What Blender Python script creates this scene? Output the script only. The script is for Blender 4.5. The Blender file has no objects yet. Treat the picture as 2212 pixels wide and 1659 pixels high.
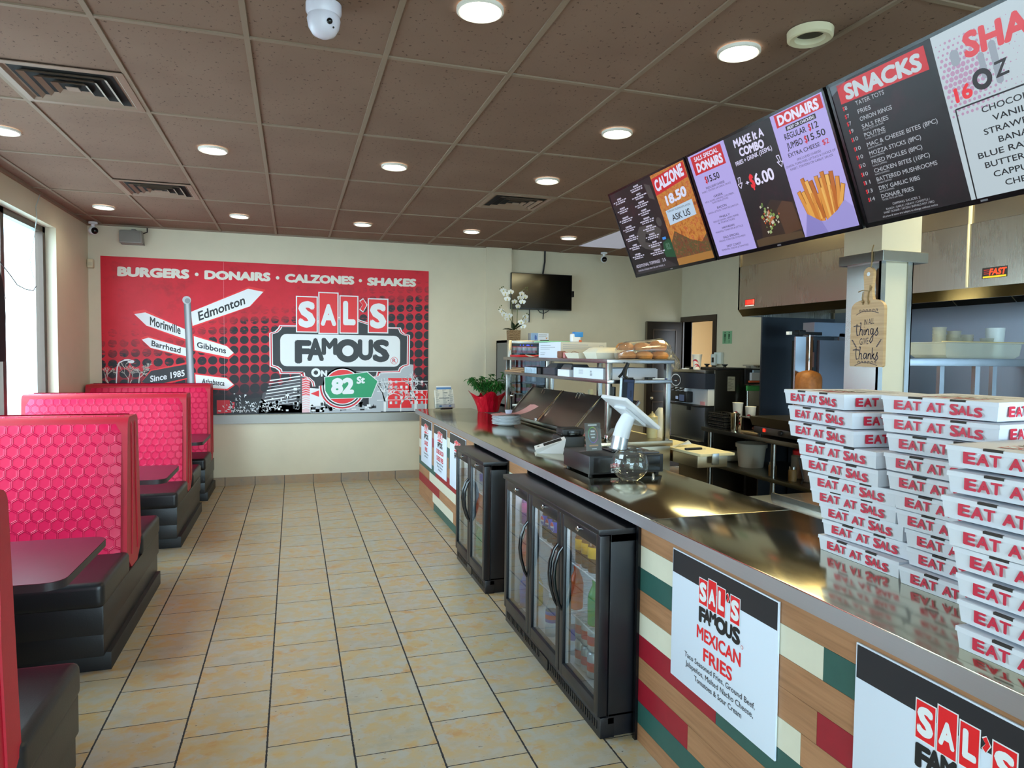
# Diner counter and booths, metric, Z up.  Camera stands at x=0, y=0; +Y runs into the room, +X to the kitchen.
import bpy, bmesh, math, random
from mathutils import Vector, Matrix
SC = bpy.context.scene
C = SC.collection
R = math.radians
rnd = random.Random(82)

# ------------------------------------------------------------------ camera, sky, exposure
cam_d = bpy.data.cameras.new('camera')
cam = bpy.data.objects.new('camera', cam_d); C.objects.link(cam)
cam_d.sensor_width = 36.0
cam_d.lens = 1488.85 / 2212 * 36.0
cam_d.clip_start = 0.02; cam_d.clip_end = 200
cam.matrix_world = Matrix(((0.953200, 0.002604, -0.302329, 0),
                           (-0.302135, 0.045032, -0.952201, 0),
                           (0.011135, 0.998982, 0.043711, 1.6035), (0, 0, 0, 1)))
SC.camera = cam
SC.view_settings.view_transform = 'Standard'
SC.view_settings.look = 'None'
SC.view_settings.exposure = 0.0
SC.view_settings.gamma = 1.0
SC.view_settings.use_curve_mapping = False

world = bpy.data.worlds.new('overcast_sky'); SC.world = world
world.use_nodes = True
bg = world.node_tree.nodes['Background']
bg.inputs[0].default_value = (0.70, 0.85, 1.0, 1)
SKY = 15.0
bg.inputs[1].default_value = SKY

WX, EX, BY, FY, CEIL = -2.17, 5.37, -3.2, 8.77, 2.993   # window wall, kitchen wall, storefront wall, mural wall, ceiling

def portal(name, loc, rot, sx, sy):
    d = bpy.data.lights.new(name, 'AREA'); d.shape = 'RECTANGLE'; d.size = sx; d.size_y = sy
    d.energy = 1.0
    d.cycles.is_portal = True
    o = bpy.data.objects.new(name, d); C.objects.link(o); o.location = loc; o.rotation_euler = rot
    return o
# daylight enters by the window wall and by the glazed storefront behind the camera
portal('daylight_window', (WX - .16, 5.35, 1.76), (0, R(-90), 0), 2.0, 4.8)
portal('daylight_storefront', (1.3, BY - .16, 1.45), (R(90), 0, 0), 6.8, 2.7)

# ------------------------------------------------------------------ materials
def lin(c):
    if isinstance(c, str):
        c = [int(c[i:i + 2], 16) / 255 for i in (0, 2, 4)]
    return tuple(((v / 12.92) if v <= .04045 else ((v + .055) / 1.055) ** 2.4) for v in c) + (1.0,)
MATS = {}
def newmat(name):
    m = bpy.data.materials.new(name); m.use_nodes = True
    nt = m.node_tree; p = nt.nodes['Principled BSDF']
    return m, nt, p
def nd(nt, t, **k):
    n = nt.nodes.new(t)
    for a, v in k.items(): setattr(n, a, v)
    return n
def math_(nt, op, a, b=None, c=None):
    n = nt.nodes.new('ShaderNodeMath'); n.operation = op
    for i, v in enumerate((a, b, c)):
        if v is None: continue
        if isinstance(v, (int, float)): n.inputs[i].default_value = v
        else: nt.links.new(v, n.inputs[i])
    return n.outputs[0]
def ramp(nt, fac, stops):
    n = nt.nodes.new('ShaderNodeValToRGB')
    el = n.color_ramp.elements; el.remove(el[1])
    for i, (p, c) in enumerate(stops):
        e = el[0] if i == 0 else el.new(p)
        if i == 0: e.position = p
        e.color = lin(c) if isinstance(c, str) else c
    nt.links.new(fac, n.inputs[0]); return n.outputs[0]
def mixc(nt, fac, a, b, mode='MIX'):
    n = nt.nodes.new('ShaderNodeMix'); n.data_type = 'RGBA'; n.blend_type = mode
    for s, v in ((n.inputs[0], fac), (n.inputs[6], a), (n.inputs[7], b)):
        if isinstance(v, (int, float)): s.default_value = v
        elif isinstance(v, tuple): s.default_value = v
        else: nt.links.new(v, s)
    return n.outputs[2]
def noise(nt, scale, detail=4, rough=.55, vec=None, dim='3D'):
    n = nt.nodes.new('ShaderNodeTexNoise'); n.inputs['Scale'].default_value = scale
    n.inputs['Detail'].default_value = detail; n.inputs['Roughness'].default_value = rough
    if vec is not None: nt.links.new(vec, n.inputs['Vector'])
    return n.outputs[0]
def coords(nt): return nt.nodes.new('ShaderNodeTexCoord').outputs['Object']
def mapping(nt, vec, scale=(1, 1, 1), loc=(0, 0, 0)):
    n = nt.nodes.new('ShaderNodeMapping'); n.inputs['Scale'].default_value = scale; n.inputs['Location'].default_value = loc
    nt.links.new(vec, n.inputs[0]); return n.outputs[0]
def bump(nt, p, h, strength=.3, dist=.01):
    b = nt.nodes.new('ShaderNodeBump'); b.inputs['Strength'].default_value = strength; b.inputs['Distance'].default_value = dist
    nt.links.new(h, b.inputs['Height']); nt.links.new(b.outputs[0], p.inputs['Normal'])
def mat(name, col, rough=.5, metal=0., spec=.5, vary=0.0, vscale=12, emit=None, estr=0, trans=0, coat=0, bmp=0, bscale=60, stretch=None):
    if name in MATS: return MATS[name]
    m, nt, p = newmat(name)
    c = lin(col)
    p.inputs['Base Color'].default_value = c
    p.inputs['Roughness'].default_value = rough
    p.inputs['Metallic'].default_value = metal
    p.inputs['Specular IOR Level'].default_value = spec
    p.inputs['Coat Weight'].default_value = coat
    p.inputs['Transmission Weight'].default_value = trans
    if vary or bmp:
        v = coords(nt)
        if stretch: v = mapping(nt, v, stretch)
        if vary:
            f = noise(nt, vscale, 5, .6, v)
            lo = tuple(max(0, x * (1 - vary)) for x in c[:3]) + (1,); hi = tuple(min(1, x * (1 + vary)) for x in c[:3]) + (1,)
            nt.links.new(ramp(nt, f, [(.3, lo), (.7, hi)]), p.inputs['Base Color'])
        if bmp: bump(nt, p, noise(nt, bscale, 3, .6, v), bmp, .004)
    if emit is not None:
        p.inputs['Emission Color'].default_value = lin(emit); p.inputs['Emission Strength'].default_value = estr
    MATS[name] = m; return m
def thin_glass(name, tint='f4fbf8', refl=1.0, rough=0.0, haze=0.0):
    if name in MATS: return MATS[name]
    m = bpy.data.materials.new(name); m.use_nodes = True; nt = m.node_tree; nt.nodes.remove(nt.nodes['Principled BSDF'])
    out = nt.nodes['Material Output']
    tr = nd(nt, 'ShaderNodeBsdfTransparent'); tr.inputs[0].default_value = lin(tint)
    gl = nd(nt, 'ShaderNodeBsdfGlossy'); gl.inputs['Roughness'].default_value = rough
    lw = nd(nt, 'ShaderNodeLayerWeight'); lw.inputs[0].default_value = .5
    mx = nd(nt, 'ShaderNodeMixShader')
    fr = math_(nt, 'MULTIPLY_ADD', math_(nt, 'POWER', lw.outputs['Facing'], 5), .96, .04)
    nt.links.new(math_(nt, 'MINIMUM', math_(nt, 'MULTIPLY', fr, refl), .95), mx.inputs[0])
    nt.links.new(tr.outputs[0], mx.inputs[1]); nt.links.new(gl.outputs[0], mx.inputs[2])
    sh = mx.outputs[0]
    if haze:
        df = nd(nt, 'ShaderNodeBsdfDiffuse'); df.inputs[0].default_value = lin(tint)
        m2 = nd(nt, 'ShaderNodeMixShader'); m2.inputs[0].default_value = haze
        nt.links.new(sh, m2.inputs[1]); nt.links.new(df.outputs[0], m2.inputs[2]); sh = m2.outputs[0]
    nt.links.new(sh, out.inputs[0]); MATS[name] = m; return m
def steel(name, col='b9b6ae', rough=.22, axis=1, grain=.04):
    if name in MATS: return MATS[name]
    m, nt, p = newmat(name); c = lin(col)
    p.inputs['Metallic'].default_value = 1.0
    s = [220, 220, 220]; s[axis] = 1.5
    f = noise(nt, 1.0, 3, .6, mapping(nt, coords(nt), tuple(s)))
    f2 = noise(nt, 2.3, 3, .5, coords(nt))
    nt.links.new(ramp(nt, f, [(.25, tuple(x * (1 - grain) for x in c[:3]) + (1,)), (.75, c)]), p.inputs['Base Color'])
    r = math_(nt, 'ADD', math_(nt, 'MULTIPLY', f, grain * .6), math_(nt, 'MULTIPLY_ADD', f2, .10, rough - .07))
    nt.links.new(r, p.inputs['Roughness'])
    MATS[name] = m; return m
def glow(name, col, s):
    if name in MATS: return MATS[name]
    m, nt, p = newmat(name)
    p.inputs['Base Color'].default_value = (0, 0, 0, 1); p.inputs['Roughness'].default_value = .35
    p.inputs['Emission Color'].default_value = lin(col); p.inputs['Emission Strength'].default_value = s
    MATS[name] = m; return m

# ------------------------------------------------------------------ mesh building
WM = {}; KIDS = {}
def tag(o, label=None, cat=None, group=None, kind=None):
    if label: o['label'] = label
    if cat: o['category'] = cat
    if group: o['group'] = group
    if kind: o['kind'] = kind
    return o
def thing(name, label, cat, loc=(0, 0, 0), rotz=0, group=None, kind=None):
    o = bpy.data.objects.new(name, None); C.objects.link(o)
    o.location = loc; o.rotation_euler = (0, 0, rotz); o.empty_display_size = .05
    WM[o] = Matrix.Translation(loc) @ Matrix.Rotation(rotz, 4, 'Z'); KIDS[o] = []
    return tag(o, label, cat, group, kind)
class G:
    def __init__(s, M=None): s.bm = bmesh.new(); s.mats = []; s.M = M
    def mi(s, m):
        if m not in s.mats: s.mats.append(m)
        return s.mats.index(m)
    def _fin(s, vs, fs, m, M):
        i = s.mi(m)
        for f in fs: f.material_index = i
        for X in (M, s.M):
            if X is not None: bmesh.ops.transform(s.bm, matrix=X, verts=vs)
    def box(s, x0, y0, z0, x1, y1, z1, m, bev=0, seg=2, M=None):
        r = bmesh.ops.create_cube(s.bm, size=1); vs = r['verts']
        for v in vs:
            v.co = Vector(((x0 + x1) / 2 + v.co.x * (x1 - x0), (y0 + y1) / 2 + v.co.y * (y1 - y0), (z0 + z1) / 2 + v.co.z * (z1 - z0)))
        fs = list({f for v in vs for f in v.link_faces})
        if bev:
            es = list({e for v in vs for e in v.link_edges})
            q = bmesh.ops.bevel(s.bm, geom=es, offset=bev, segments=seg, profile=.6, affect='EDGES')
            vs = list({v for f in q['faces'] for v in f.verts} | {v for v in vs if v.is_valid})
            fs = list({f for v in vs for f in v.link_faces})
        s._fin(vs, fs, m, M); return s
    def ring(s, pts): return [s.bm.verts.new(p) for p in pts]
    def skin(s, rings, m, cap0=True, cap1=True, closed=True, M=None):
        vr = [s.ring(r) for r in rings]; fs = []
        n = len(vr[0])
        for a, b in zip(vr, vr[1:]):
            for i in range(n if closed else n - 1):
                j = (i + 1) % n
                try: fs.append(s.bm.faces.new((a[i], a[j], b[j], b[i])))
                except ValueError: pass
        if cap0: fs.append(s.bm.faces.new(list(reversed(vr[0]))))
        if cap1: fs.append(s.bm.faces.new(vr[-1]))
        s._fin([v for r in vr for v in r], fs, m, M); return s
    def lathe(s, prof, m, n=24, c=(0, 0, 0), M=None, cap0=True, cap1=True, sx=1, sy=1):
        rr = [[Vector((c[0] + r * sx * math.cos(2 * math.pi * i / n), c[1] + r * sy * math.sin(2 * math.pi * i / n), c[2] + z)) for i in range(n)] for r, z in prof]
        return s.skin(rr, m, cap0, cap1, True, M)
    def tube(s, pts, r, m, n=8, M=None, cap=True):
        P = [Vector(p) for p in pts]; rings = []
        up = Vector((0, 0, 1)); prev = None
        for i, p in enumerate(P):
            t = (P[min(i + 1, len(P) - 1)] - P[max(i - 1, 0)]).normalized()
            if prev is None:
                a = t.cross(up) if abs(t.z) < .95 else t.cross(Vector((1, 0, 0)))
            else:
                a = prev - t * prev.dot(t)
            a.normalize(); prev = a; b = t.cross(a)
            rad = r[i] if isinstance(r, (list, tuple)) else r
            rings.append([p + a * rad * math.cos(2 * math.pi * k / n) + b * rad * math.sin(2 * math.pi * k / n) for k in range(n)])
        return s.skin(rings, m, cap, cap, True, M)
    def poly(s, pts, m, M=None):
        vs = s.ring(pts); s._fin(vs, [s.bm.faces.new(vs)], m, M); return s
    def prism(s, pts, O, ux, uy, d, m, M=None):
        """polygon pts (2D) in the plane O,ux,uy, thickened by d along ux x uy"""
        O = Vector(O); ux = Vector(ux); uy = Vector(uy); n = ux.cross(uy).normalized() * d
        a = [O + ux * x + uy * y for x, y in pts]; b = [p + n for p in a]
        return s.skin([a, b], m, True, True, True, M)
    def ball(s, c, r, m, n=12, sc=(1, 1, 1), M=None):
        q = bmesh.ops.create_uvsphere(s.bm, u_segments=n, v_segments=max(6, n // 2 + 2), radius=r)
        for v in q['verts']: v.co = Vector((c[0] + v.co.x * sc[0], c[1] + v.co.y * sc[1], c[2] + v.co.z * sc[2]))
        s._fin(q['verts'], list({f for v in q['verts'] for f in v.link_faces}), m, M); return s
    def build(s, name, parent=None, world=True, ang=35):
        bmesh.ops.recalc_face_normals(s.bm, faces=s.bm.faces) if not getattr(s, 'flat', False) else None
        if parent is not None and world:
            bmesh.ops.transform(s.bm, matrix=wmat(parent).inverted(), verts=s.bm.verts)
        me = bpy.data.meshes.new(name); s.bm.to_mesh(me); s.bm.free()
        for m in s.mats: me.materials.append(m)
        if ang:
            me.polygons.foreach_set('use_smooth', [True] * len(me.polygons)); me.set_sharp_from_angle(angle=R(ang))
        o = bpy.data.objects.new(name, me); C.objects.link(o); KIDS[o] = []
        if parent is not None: o.parent = parent; KIDS[parent].append(o); WM[o] = wmat(parent)
        else: WM[o] = Matrix.Identity(4)
        return o
def wmat(o): return WM[o]
def one(name, g, label, cat, group=None, kind=None, **k):   # a thing that is a single mesh
    return tag(g.build(name, **k), label, cat, group, kind)
def struct(name, g, parent=None, **k):
    o = g.build(name, parent, **k)
    if parent is None: o['kind'] = 'structure'
    return o
def dup(root, loc=None, rotz=0, label=None, group=None):
    def cp(o, par):
        c = o.copy(); C.objects.link(c); KIDS[c] = []
        if par is not None: c.parent = par; KIDS[par].append(c)
        for k in KIDS[o]: cp(k, c)
        return c
    r = cp(root, None)
    if loc is not None: r.location = loc; r.rotation_euler = (0, 0, rotz)
    WM[r] = Matrix.Translation(r.location) @ Matrix.Rotation(rotz, 4, 'Z')
    if label: r['label'] = label
    if group: r['group'] = group
    return r
def shift(o, loc, rotz=0):
    o.location = loc; o.rotation_euler = (0, 0, rotz); WM[o] = Matrix.Translation(loc) @ Matrix.Rotation(rotz, 4, 'Z'); return o

# ------------------------------------------------------------------ lettering and flat artwork
TXT = {}
def text_mesh(s, bold=0.0, sp=1.0):
    k = (s, bold, sp)
    if k not in TXT:
        d = bpy.data.curves.new('lettering', 'FONT'); d.body = s; d.size = 1; d.offset = bold; d.resolution_u = 3; d.space_character = sp
        d.fill_mode = 'FRONT'
        o = bpy.data.objects.new('lettering', d); C.objects.link(o)
        dg = bpy.context.evaluated_depsgraph_get(); me = o.evaluated_get(dg).to_mesh()
        vs = [(v.co.x, v.co.y) for v in me.vertices]; fs = [list(p.vertices) for p in me.polygons]
        o.evaluated_get(dg).to_mesh_clear(); bpy.data.objects.remove(o); bpy.data.curves.remove(d)
        TXT[k] = (vs, fs)
    return TXT[k]
def heavy_text(s, bold, sp):     # thick strokes: the outline laid down several times, slightly shifted
    vs, fs = text_mesh(s, min(bold, 0.0), sp); e = bold
    if e <= 0: return vs, fs
    V, F = list(vs), [list(f) for f in fs]
    for k in range(8):
        dx, dy = e * math.cos(k * math.pi / 4), e * math.sin(k * math.pi / 4); o = len(V)
        V += [(x + dx, y + dy) for x, y in vs]; F += [[i + o for i in f] for f in fs]
    return V, F
CAPH = {}
def cap_h(bold):
    if bold not in CAPH:
        vs, _ = text_mesh('H', bold); CAPH[bold] = (min(y for _, y in vs), max(y for _, y in vs))
    return CAPH[bold]
class Art(G):
    """flat printed artwork on a plane: layers are a fraction of a millimetre apart"""
    def __init__(s, O, ux, uy, lift=.0006, step=.0004):
        super().__init__(); s.O = Vector(O); s.ux = Vector(ux); s.uy = Vector(uy); s.n = s.ux.cross(s.uy).normalized()
        s.lift = lift; s.step = step; s.flat = True
    def P(s, p, L): return s.O + s.ux * p[0] + s.uy * p[1] + s.n * (s.lift + s.step * L)
    def pl(s, pts, m, L=0):
        a = sum(pts[i][0] * pts[(i + 1) % len(pts)][1] - pts[(i + 1) % len(pts)][0] * pts[i][1] for i in range(len(pts)))
        if a < 0: pts = list(reversed(pts))
        return s.poly([s.P(p, L) for p in pts], m)
    def rect(s, x0, y0, x1, y1, m, L=0): return s.pl([(x0, y0), (x1, y0), (x1, y1), (x0, y1)], m, L)
    def disc(s, c, r, m, L=0, n=28, ry=None):
        ry = ry or r
        return s.pl([(c[0] + r * math.cos(2 * math.pi * i / n), c[1] + ry * math.sin(2 * math.pi * i / n)) for i in range(n)], m, L)
    def scaled(s, pts, kx, ky, m, L):
        cx = (min(p[0] for p in pts) + max(p[0] for p in pts)) / 2; cy = (min(p[1] for p in pts) + max(p[1] for p in pts)) / 2
        return s.pl([(cx + (x - cx) * kx, cy + (y - cy) * ky) for x, y in pts], m, L)
    def rrect(s, x0, y0, x1, y1, r, m, L=0):
        pts = []
        for cx, cy, a in ((x1 - r, y1 - r, 0), (x0 + r, y1 - r, 90), (x0 + r, y0 + r, 180), (x1 - r, y0 + r, 270)):
            pts += [(cx + r * math.cos(R(a + t)), cy + r * math.sin(R(a + t))) for t in (0, 22, 45, 67, 90)]
        return s.pl(pts, m, L)
    def line(s, pts, w, m, L=0):
        for (ax, ay), (bx, by) in zip(pts, pts[1:]):
            d = math.hypot(bx - ax, by - ay) or 1; ox, oy = -(by - ay) / d * w / 2, (bx - ax) / d * w / 2
            s.pl([(ax - ox, ay - oy), (bx - ox, by - oy), (bx + ox, by + oy), (ax + ox, ay + oy)], m, L)
        return s
    def text(s, t, BL, BR, TL, m, L=1, bold=.02, sp=1.0):
        vs, fs = heavy_text(t, bold, sp); y0, y1 = cap_h(min(bold, 0.0)); ex = max(0, bold); y0 -= ex; y1 += ex
        x0 = min(x for x, _ in vs); x1 = max(x for x, _ in vs)
        BL = Vector(BL); e = Vector(BR) - BL; h = Vector(TL) - BL
        P = [BL + e * ((x - x0) / (x1 - x0)) + h * ((y - y0) / (y1 - y0)) for x, y in vs]
        nb = len(text_mesh(t, min(bold, 0.0), sp)[0])
        bv = [s.bm.verts.new(s.P(p, L + (i // nb) * .04)) for i, p in enumerate(P)]; fl = []
        for f in fs:
            try: fl.append(s.bm.faces.new([bv[i] for i in f]))
            except ValueError: pass
        s._fin(bv, fl, m, None); return s
    def tx(s, t, x, y, w, h, m, L=1, bold=.02, align='C', sp=1.0):   # centre x, baseline y
        x0 = x - w / 2 if align == 'C' else x
        return s.text(t, (x0, y), (x0 + w, y), (x0, y + h), m, L, bold, sp)

# ------------------------------------------------------------------ shared materials
PAINT = mat('cream_wall_paint', 'd9cfb6', .42, spec=.4, vary=.03, vscale=3)
BLACKP = mat('black_plastic', '141416', .38, vary=.15, vscale=30)
BLACKG = mat('black_gloss', '0b0c10', .18)
WHITEP = mat('white_plastic', 'eceef2', .3)
STEEL = steel('brushed_steel', 'bdbab2', .20, 1)
STEELX = steel('brushed_steel_crosswise', 'b4b1aa', .24, 2)
STEELZ = steel('brushed_steel_upright', 'a9a7a2', .26, 2)
DKSTEEL = steel('dark_steel', '77767a', .3, 2)
CHROME = mat('chrome', 'dcdcdc', .08, 1)
BROWN = mat('dark_brown_paint', '3a2b20', .35, vary=.12, vscale=6)
RED = mat('print_red', 'd8102c', .4); RED2 = mat('print_bright_red', 'ee1c25', .4)
INK = mat('print_black', '17171a', .4); PWHITE = mat('print_white', 'eef1f4', .4)
PINKW = mat('print_pink_white', 'f2c9d0', .4); GREENP = mat('print_green', '0d9a63', .4)
GREYP = mat('print_grey', 'a9adb2', .4); PAPER = mat('white_card', 'eef2f8', .45, vary=.015, vscale=20)

def floor_surface():
    m, nt, p = newmat('slate_look_tile'); co = coords(nt)
    sep = nd(nt, 'ShaderNodeSeparateXYZ'); nt.links.new(co, sep.inputs[0])
    w = .3348; cx = math_(nt, 'DIVIDE', math_(nt, 'ADD', sep.outputs[0], .7755 + w * 40), w)
    col = math_(nt, 'FLOOR', cx); fx = math_(nt, 'FRACT', cx)
    odd = math_(nt, 'MODULO', col, 2)
    d = .3334; cy = math_(nt, 'ADD', math_(nt, 'DIVIDE', math_(nt, 'ADD', sep.outputs[1], -3.5567 + d * 60), d), math_(nt, 'MULTIPLY', odd, .5))
    row = math_(nt, 'FLOOR', cy); fy = math_(nt, 'FRACT', cy)
    ex = math_(nt, 'MINIMUM', fx, math_(nt, 'SUBTRACT', 1, fx)); ey = math_(nt, 'MINIMUM', fy, math_(nt, 'SUBTRACT', 1, fy))
    wob = noise(nt, 70, 2, .5, co)
    ex2 = math_(nt, 'ADD', ex, math_(nt, 'MULTIPLY_ADD', wob, .016, -.008))
    ey2 = math_(nt, 'ADD', ey, math_(nt, 'MULTIPLY_ADD', wob, .008, -.004))
    gx = math_(nt, 'GREATER_THAN', ex2, .0115); gy = math_(nt, 'GREATER_THAN', ey2, .0072)
    tile = math_(nt, 'MULTIPLY', gx, gy)
    cmb = nd(nt, 'ShaderNodeCombineXYZ'); nt.links.new(col, cmb.inputs[0]); nt.links.new(row, cmb.inputs[1])
    wn = nd(nt, 'ShaderNodeTexWhiteNoise'); nt.links.new(cmb.outputs[0], wn.inputs[0])
    off = nd(nt, 'ShaderNodeVectorMath', operation='MULTIPLY_ADD'); nt.links.new(wn.outputs['Color'], off.inputs[0]); off.inputs[1].default_value = (30, 30, 30); nt.links.new(co, off.inputs[2])
    n1 = noise(nt, 7.5, 5, .62, mapping(nt, off.outputs[0], (.7, 1.2, 1)))
    n2 = noise(nt, 16, 4, .6, off.outputs[0])
    base = ramp(nt, n1, [(.28, 'a9a697'), (.42, 'bbae92'), (.55, 'c6ab79'), (.68, 'c4965f'), (.80, 'ba865c')])
    grey = mixc(nt, ramp(nt, n2, [(.45, '000000'), (.62, 'ffffff')]), base, lin('b9b6aa'))
    tint = mixc(nt, .16, grey, ramp(nt, wn.outputs['Value'], [(0, '9f8a52'), (.5, 'aaa491'), (1, 'a2704a')]))
    pit = noise(nt, 62, 2, .5, mapping(nt, off.outputs[0], (.6, 1.5, 1)))
    pits = math_(nt, 'MULTIPLY', math_(nt, 'GREATER_THAN', pit, .74), math_(nt, 'GREATER_THAN', n2, .47))
    tint = mixc(nt, pits, tint, lin('3d3328'))
    nt.links.new(mixc(nt, tile, lin('2b2a2c'), tint), p.inputs['Base Color'])
    p.inputs['Roughness'].default_value = .42
    nt.links.new(math_(nt, 'MULTIPLY_ADD', tile, -.46, .8), p.inputs['Roughness'])
    p.inputs['Specular IOR Level'].default_value = .45
    h = math_(nt, 'ADD', math_(nt, 'MULTIPLY', tile, 1.0), math_(nt, 'MULTIPLY', n2, .35)); bump(nt, p, h, .35, .003)
    return m
FLOOR = floor_surface()
def ceiling_mat():
    m, nt, p = newmat('brown_fissured_ceiling_tile'); co = coords(nt)
    n1 = noise(nt, 60, 3, .55, mapping(nt, co, (1.0, .8, 1))); n2 = noise(nt, 2.0, 2, .5, co)
    fis = math_(nt, 'GREATER_THAN', n1, .66)
    base = ramp(nt, n2, [(.3, '846a5b'), (.7, '8c7262')])
    nt.links.new(mixc(nt, fis, base, lin('5d4a3e')), p.inputs['Base Color'])
    p.inputs['Roughness'].default_value = .9; p.inputs['Specular IOR Level'].default_value = .15
    bump(nt, p, math_(nt, 'SUBTRACT', 1, fis), .4, .003)
    return m
CEILM = ceiling_mat(); GRID = mat('brown_ceiling_bar', '8f7c6a', .6, spec=.2)

# ------------------------------------------------------------------ room shell
struct('floor', G().box(WX - .1, BY, -.06, EX + .1, FY + .1, 0, FLOOR), ang=0)
g = G(); g.box(2.66, -1.0, 0, 3.9, 8.6, .006, mat('aisle_shade_black', '1d1b1a', .7, bmp=.4, bscale=90)); tag(g.build('floor_surface'), 'added black sheet standing for the shade on the kitchen aisle floor', 'mat')  # added dark sheet, puts the shade of the kitchen floor into its colour
struct('ceiling', G().box(WX - .1, BY - .1, CEIL + .004, EX + .1, FY + .15, CEIL + .06, CEILM), ang=0)
g = G()
k = -6
while -1.4134 + .61 * k < EX:
    x = -1.4134 + .61 * k
    if x > WX: g.box(x - .012, BY, CEIL - .004, x + .012, FY + .05, CEIL + .004, GRID)
    k += 1
k = -6
while 3.339 + 1.22 * k < FY:
    y = 3.339 + 1.22 * k
    if y > BY: g.box(WX, y - .012, CEIL - .0035, EX, y + .012, CEIL + .004, GRID)
    k += 1
g.box(WX, BY, CEIL - .02, WX + .03, FY, CEIL + .004, GRID); g.box(WX, FY - .03, CEIL - .012, 2.40, FY, CEIL + .004, GRID)
struct('ceiling_grid', g, ang=0)

# window wall
WY0, WY1, WZ0, WZ1 = 3.0, 7.69, .74, 2.76
g = G()
g.box(WX - .16, BY - .1, 0, WX, FY + .1, WZ0, PAINT); g.box(WX - .16, BY - .1, WZ1, WX, FY + .1, CEIL, PAINT)
g.box(WX - .16, WY1, WZ0, WX, FY + .1, WZ1, PAINT); g.box(WX - .16, BY - .1, WZ0, WX, WY0, WZ1, PAINT)  # unseen near stretch kept solid, glazing shortened to lessen side daylight
struct('wall_left', g, ang=0)
FRM = mat('bronze_window_frame', '4a3a30', .35, .3); PANE = thin_glass('window_pane', 'f3fbfa', .8)
win = struct('window_1', G().box(WX - .16, WY0, WZ0 - .03, WX + .02, WY1, WZ0, mat('window_sill_white', 'e4e6e4', .4)))
g = G(); xf0, xf1 = WX - .155, WX - .09
g.box(xf0, WY0, WZ0, xf1, WY1, WZ0 + .06, FRM); g.box(xf0, WY0, WZ1 - .055, xf1, WY1, WZ1, FRM)
my = [WY1 - .035, 6.66, 5.6, 4.54, 3.77, WY0 + .035]
for y in my: g.box(xf0, y - .035, WZ0, xf1, y + .035, WZ1, FRM)
LF = mat('window_frame_pale_strip', 'b9bac6', .4)  # paler strip along one side of each bar
for y in my[1:]: g.box(xf1 - .05, y + .035, WZ0 + .06, xf1 - .005, y + .043, WZ1 - .055, LF)
struct('window_frame', g, win, ang=0)
struct('window_glass', G().box(WX - .128, WY0, WZ0 + .05, WX - .122, WY1, WZ1 - .05, PANE), win, ang=0)

# mural wall with the shallow column, and the wall the dark television hangs on
g = G(); g.box(WX - .1, FY, 0, 2.41, FY + .12, CEIL, PAINT); struct('wall_back', g, ang=0)
struct('wall_column', G().box(2.41, FY - .02, 0, 2.755, FY + .12, CEIL, PAINT), ang=0)
struct('wall_back_kitchen', G().box(2.755, FY + .06, 0, EX + .1, FY + .2, CEIL, PAINT), ang=0)
TRIMG = mat('grey_metal_trim', '9a9892', .38, .55)
g = G(); g.box(WX, FY - .022, .738, 1.62, FY, .838, TRIMG); g.box(1.62, FY - .022, .738, 2.40, FY, .838, TRIMG); struct('trim_1', g, ang=0)
def base_tile():
    m, nt, p = newmat('tile_baseboard'); co = coords(nt)
    sep = nd(nt, 'ShaderNodeSeparateXYZ'); nt.links.new(co, sep.inputs[0])
    cx = math_(nt, 'DIVIDE', math_(nt, 'ADD', sep.outputs[0], .7755 + .3348 * 40), .3348); fx = math_(nt, 'FRACT', cx)
    e = math_(nt, 'MINIMUM', fx, math_(nt, 'SUBTRACT', 1, fx)); t = math_(nt, 'GREATER_THAN', e, .012)
    wn = nd(nt, 'ShaderNodeTexWhiteNoise'); wn.noise_dimensions = '1D'; nt.links.new(math_(nt, 'FLOOR', cx), wn.inputs['W'])
    base = ramp(nt, noise(nt, 9, 4, .6, co), [(.3, '8f8070'), (.5, 'a58a68'), (.7, 'a37d5c')])
    base = mixc(nt, .3, base, ramp(nt, wn.outputs['Value'], [(0, '8f8c88'), (1, 'a87f55')]))
    nt.links.new(mixc(nt, t, lin('4a443c'), base), p.inputs['Base Color']); p.inputs['Roughness'].default_value = .45
    return m
BT = base_tile()
struct('baseboard_back', G().box(WX, FY - .014, 0, 2.41, FY, .10, BT), ang=0)
struct('baseboard_left', G().box(WX, BY, 0, WX + .014, FY, .10, BT), ang=0)

# kitchen wall with its doorway
DY0, DY1, DZ = 8.01, 8.74, 2.085
g = G(); g.box(EX, BY - .1, 0, EX + .12, DY0, CEIL, PAINT); g.box(EX, DY1, 0, EX + .12, FY + .1, CEIL, PAINT); g.box(EX, DY0, DZ, EX + .12, DY1, CEIL, PAINT)
struct('wall_right', g, ang=0)
dr = struct('door_1', G().box(EX - .02, DY0 - .075, 0, EX + .13, DY0, DZ + .075, BROWN).box(EX - .02, DY1, 0, EX + .13, DY1 + .075, DZ + .075, BROWN).box(EX - .02, DY0, DZ, EX + .13, DY1, DZ + .075, BROWN), ang=0)
HALL = mat('hallway_tan_paint', 'a5875f', .6)
g = G(); g.box(EX + 1.1, DY0 - 1.0, 0, EX + 1.16, FY + .8, 2.6, HALL); g.box(EX + .12, DY0 - 1.0, 2.5, EX + 1.16, FY + .8, 2.56, HALL); g.box(EX + .12, DY0 - 1.0, -.05, EX + 1.16, FY + .8, 0, FLOOR)
g.box(EX + .12, FY + .8, 0, EX + 1.16, FY + .86, 2.6, HALL); struct('wall_hallway', g, ang=0)
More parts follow.
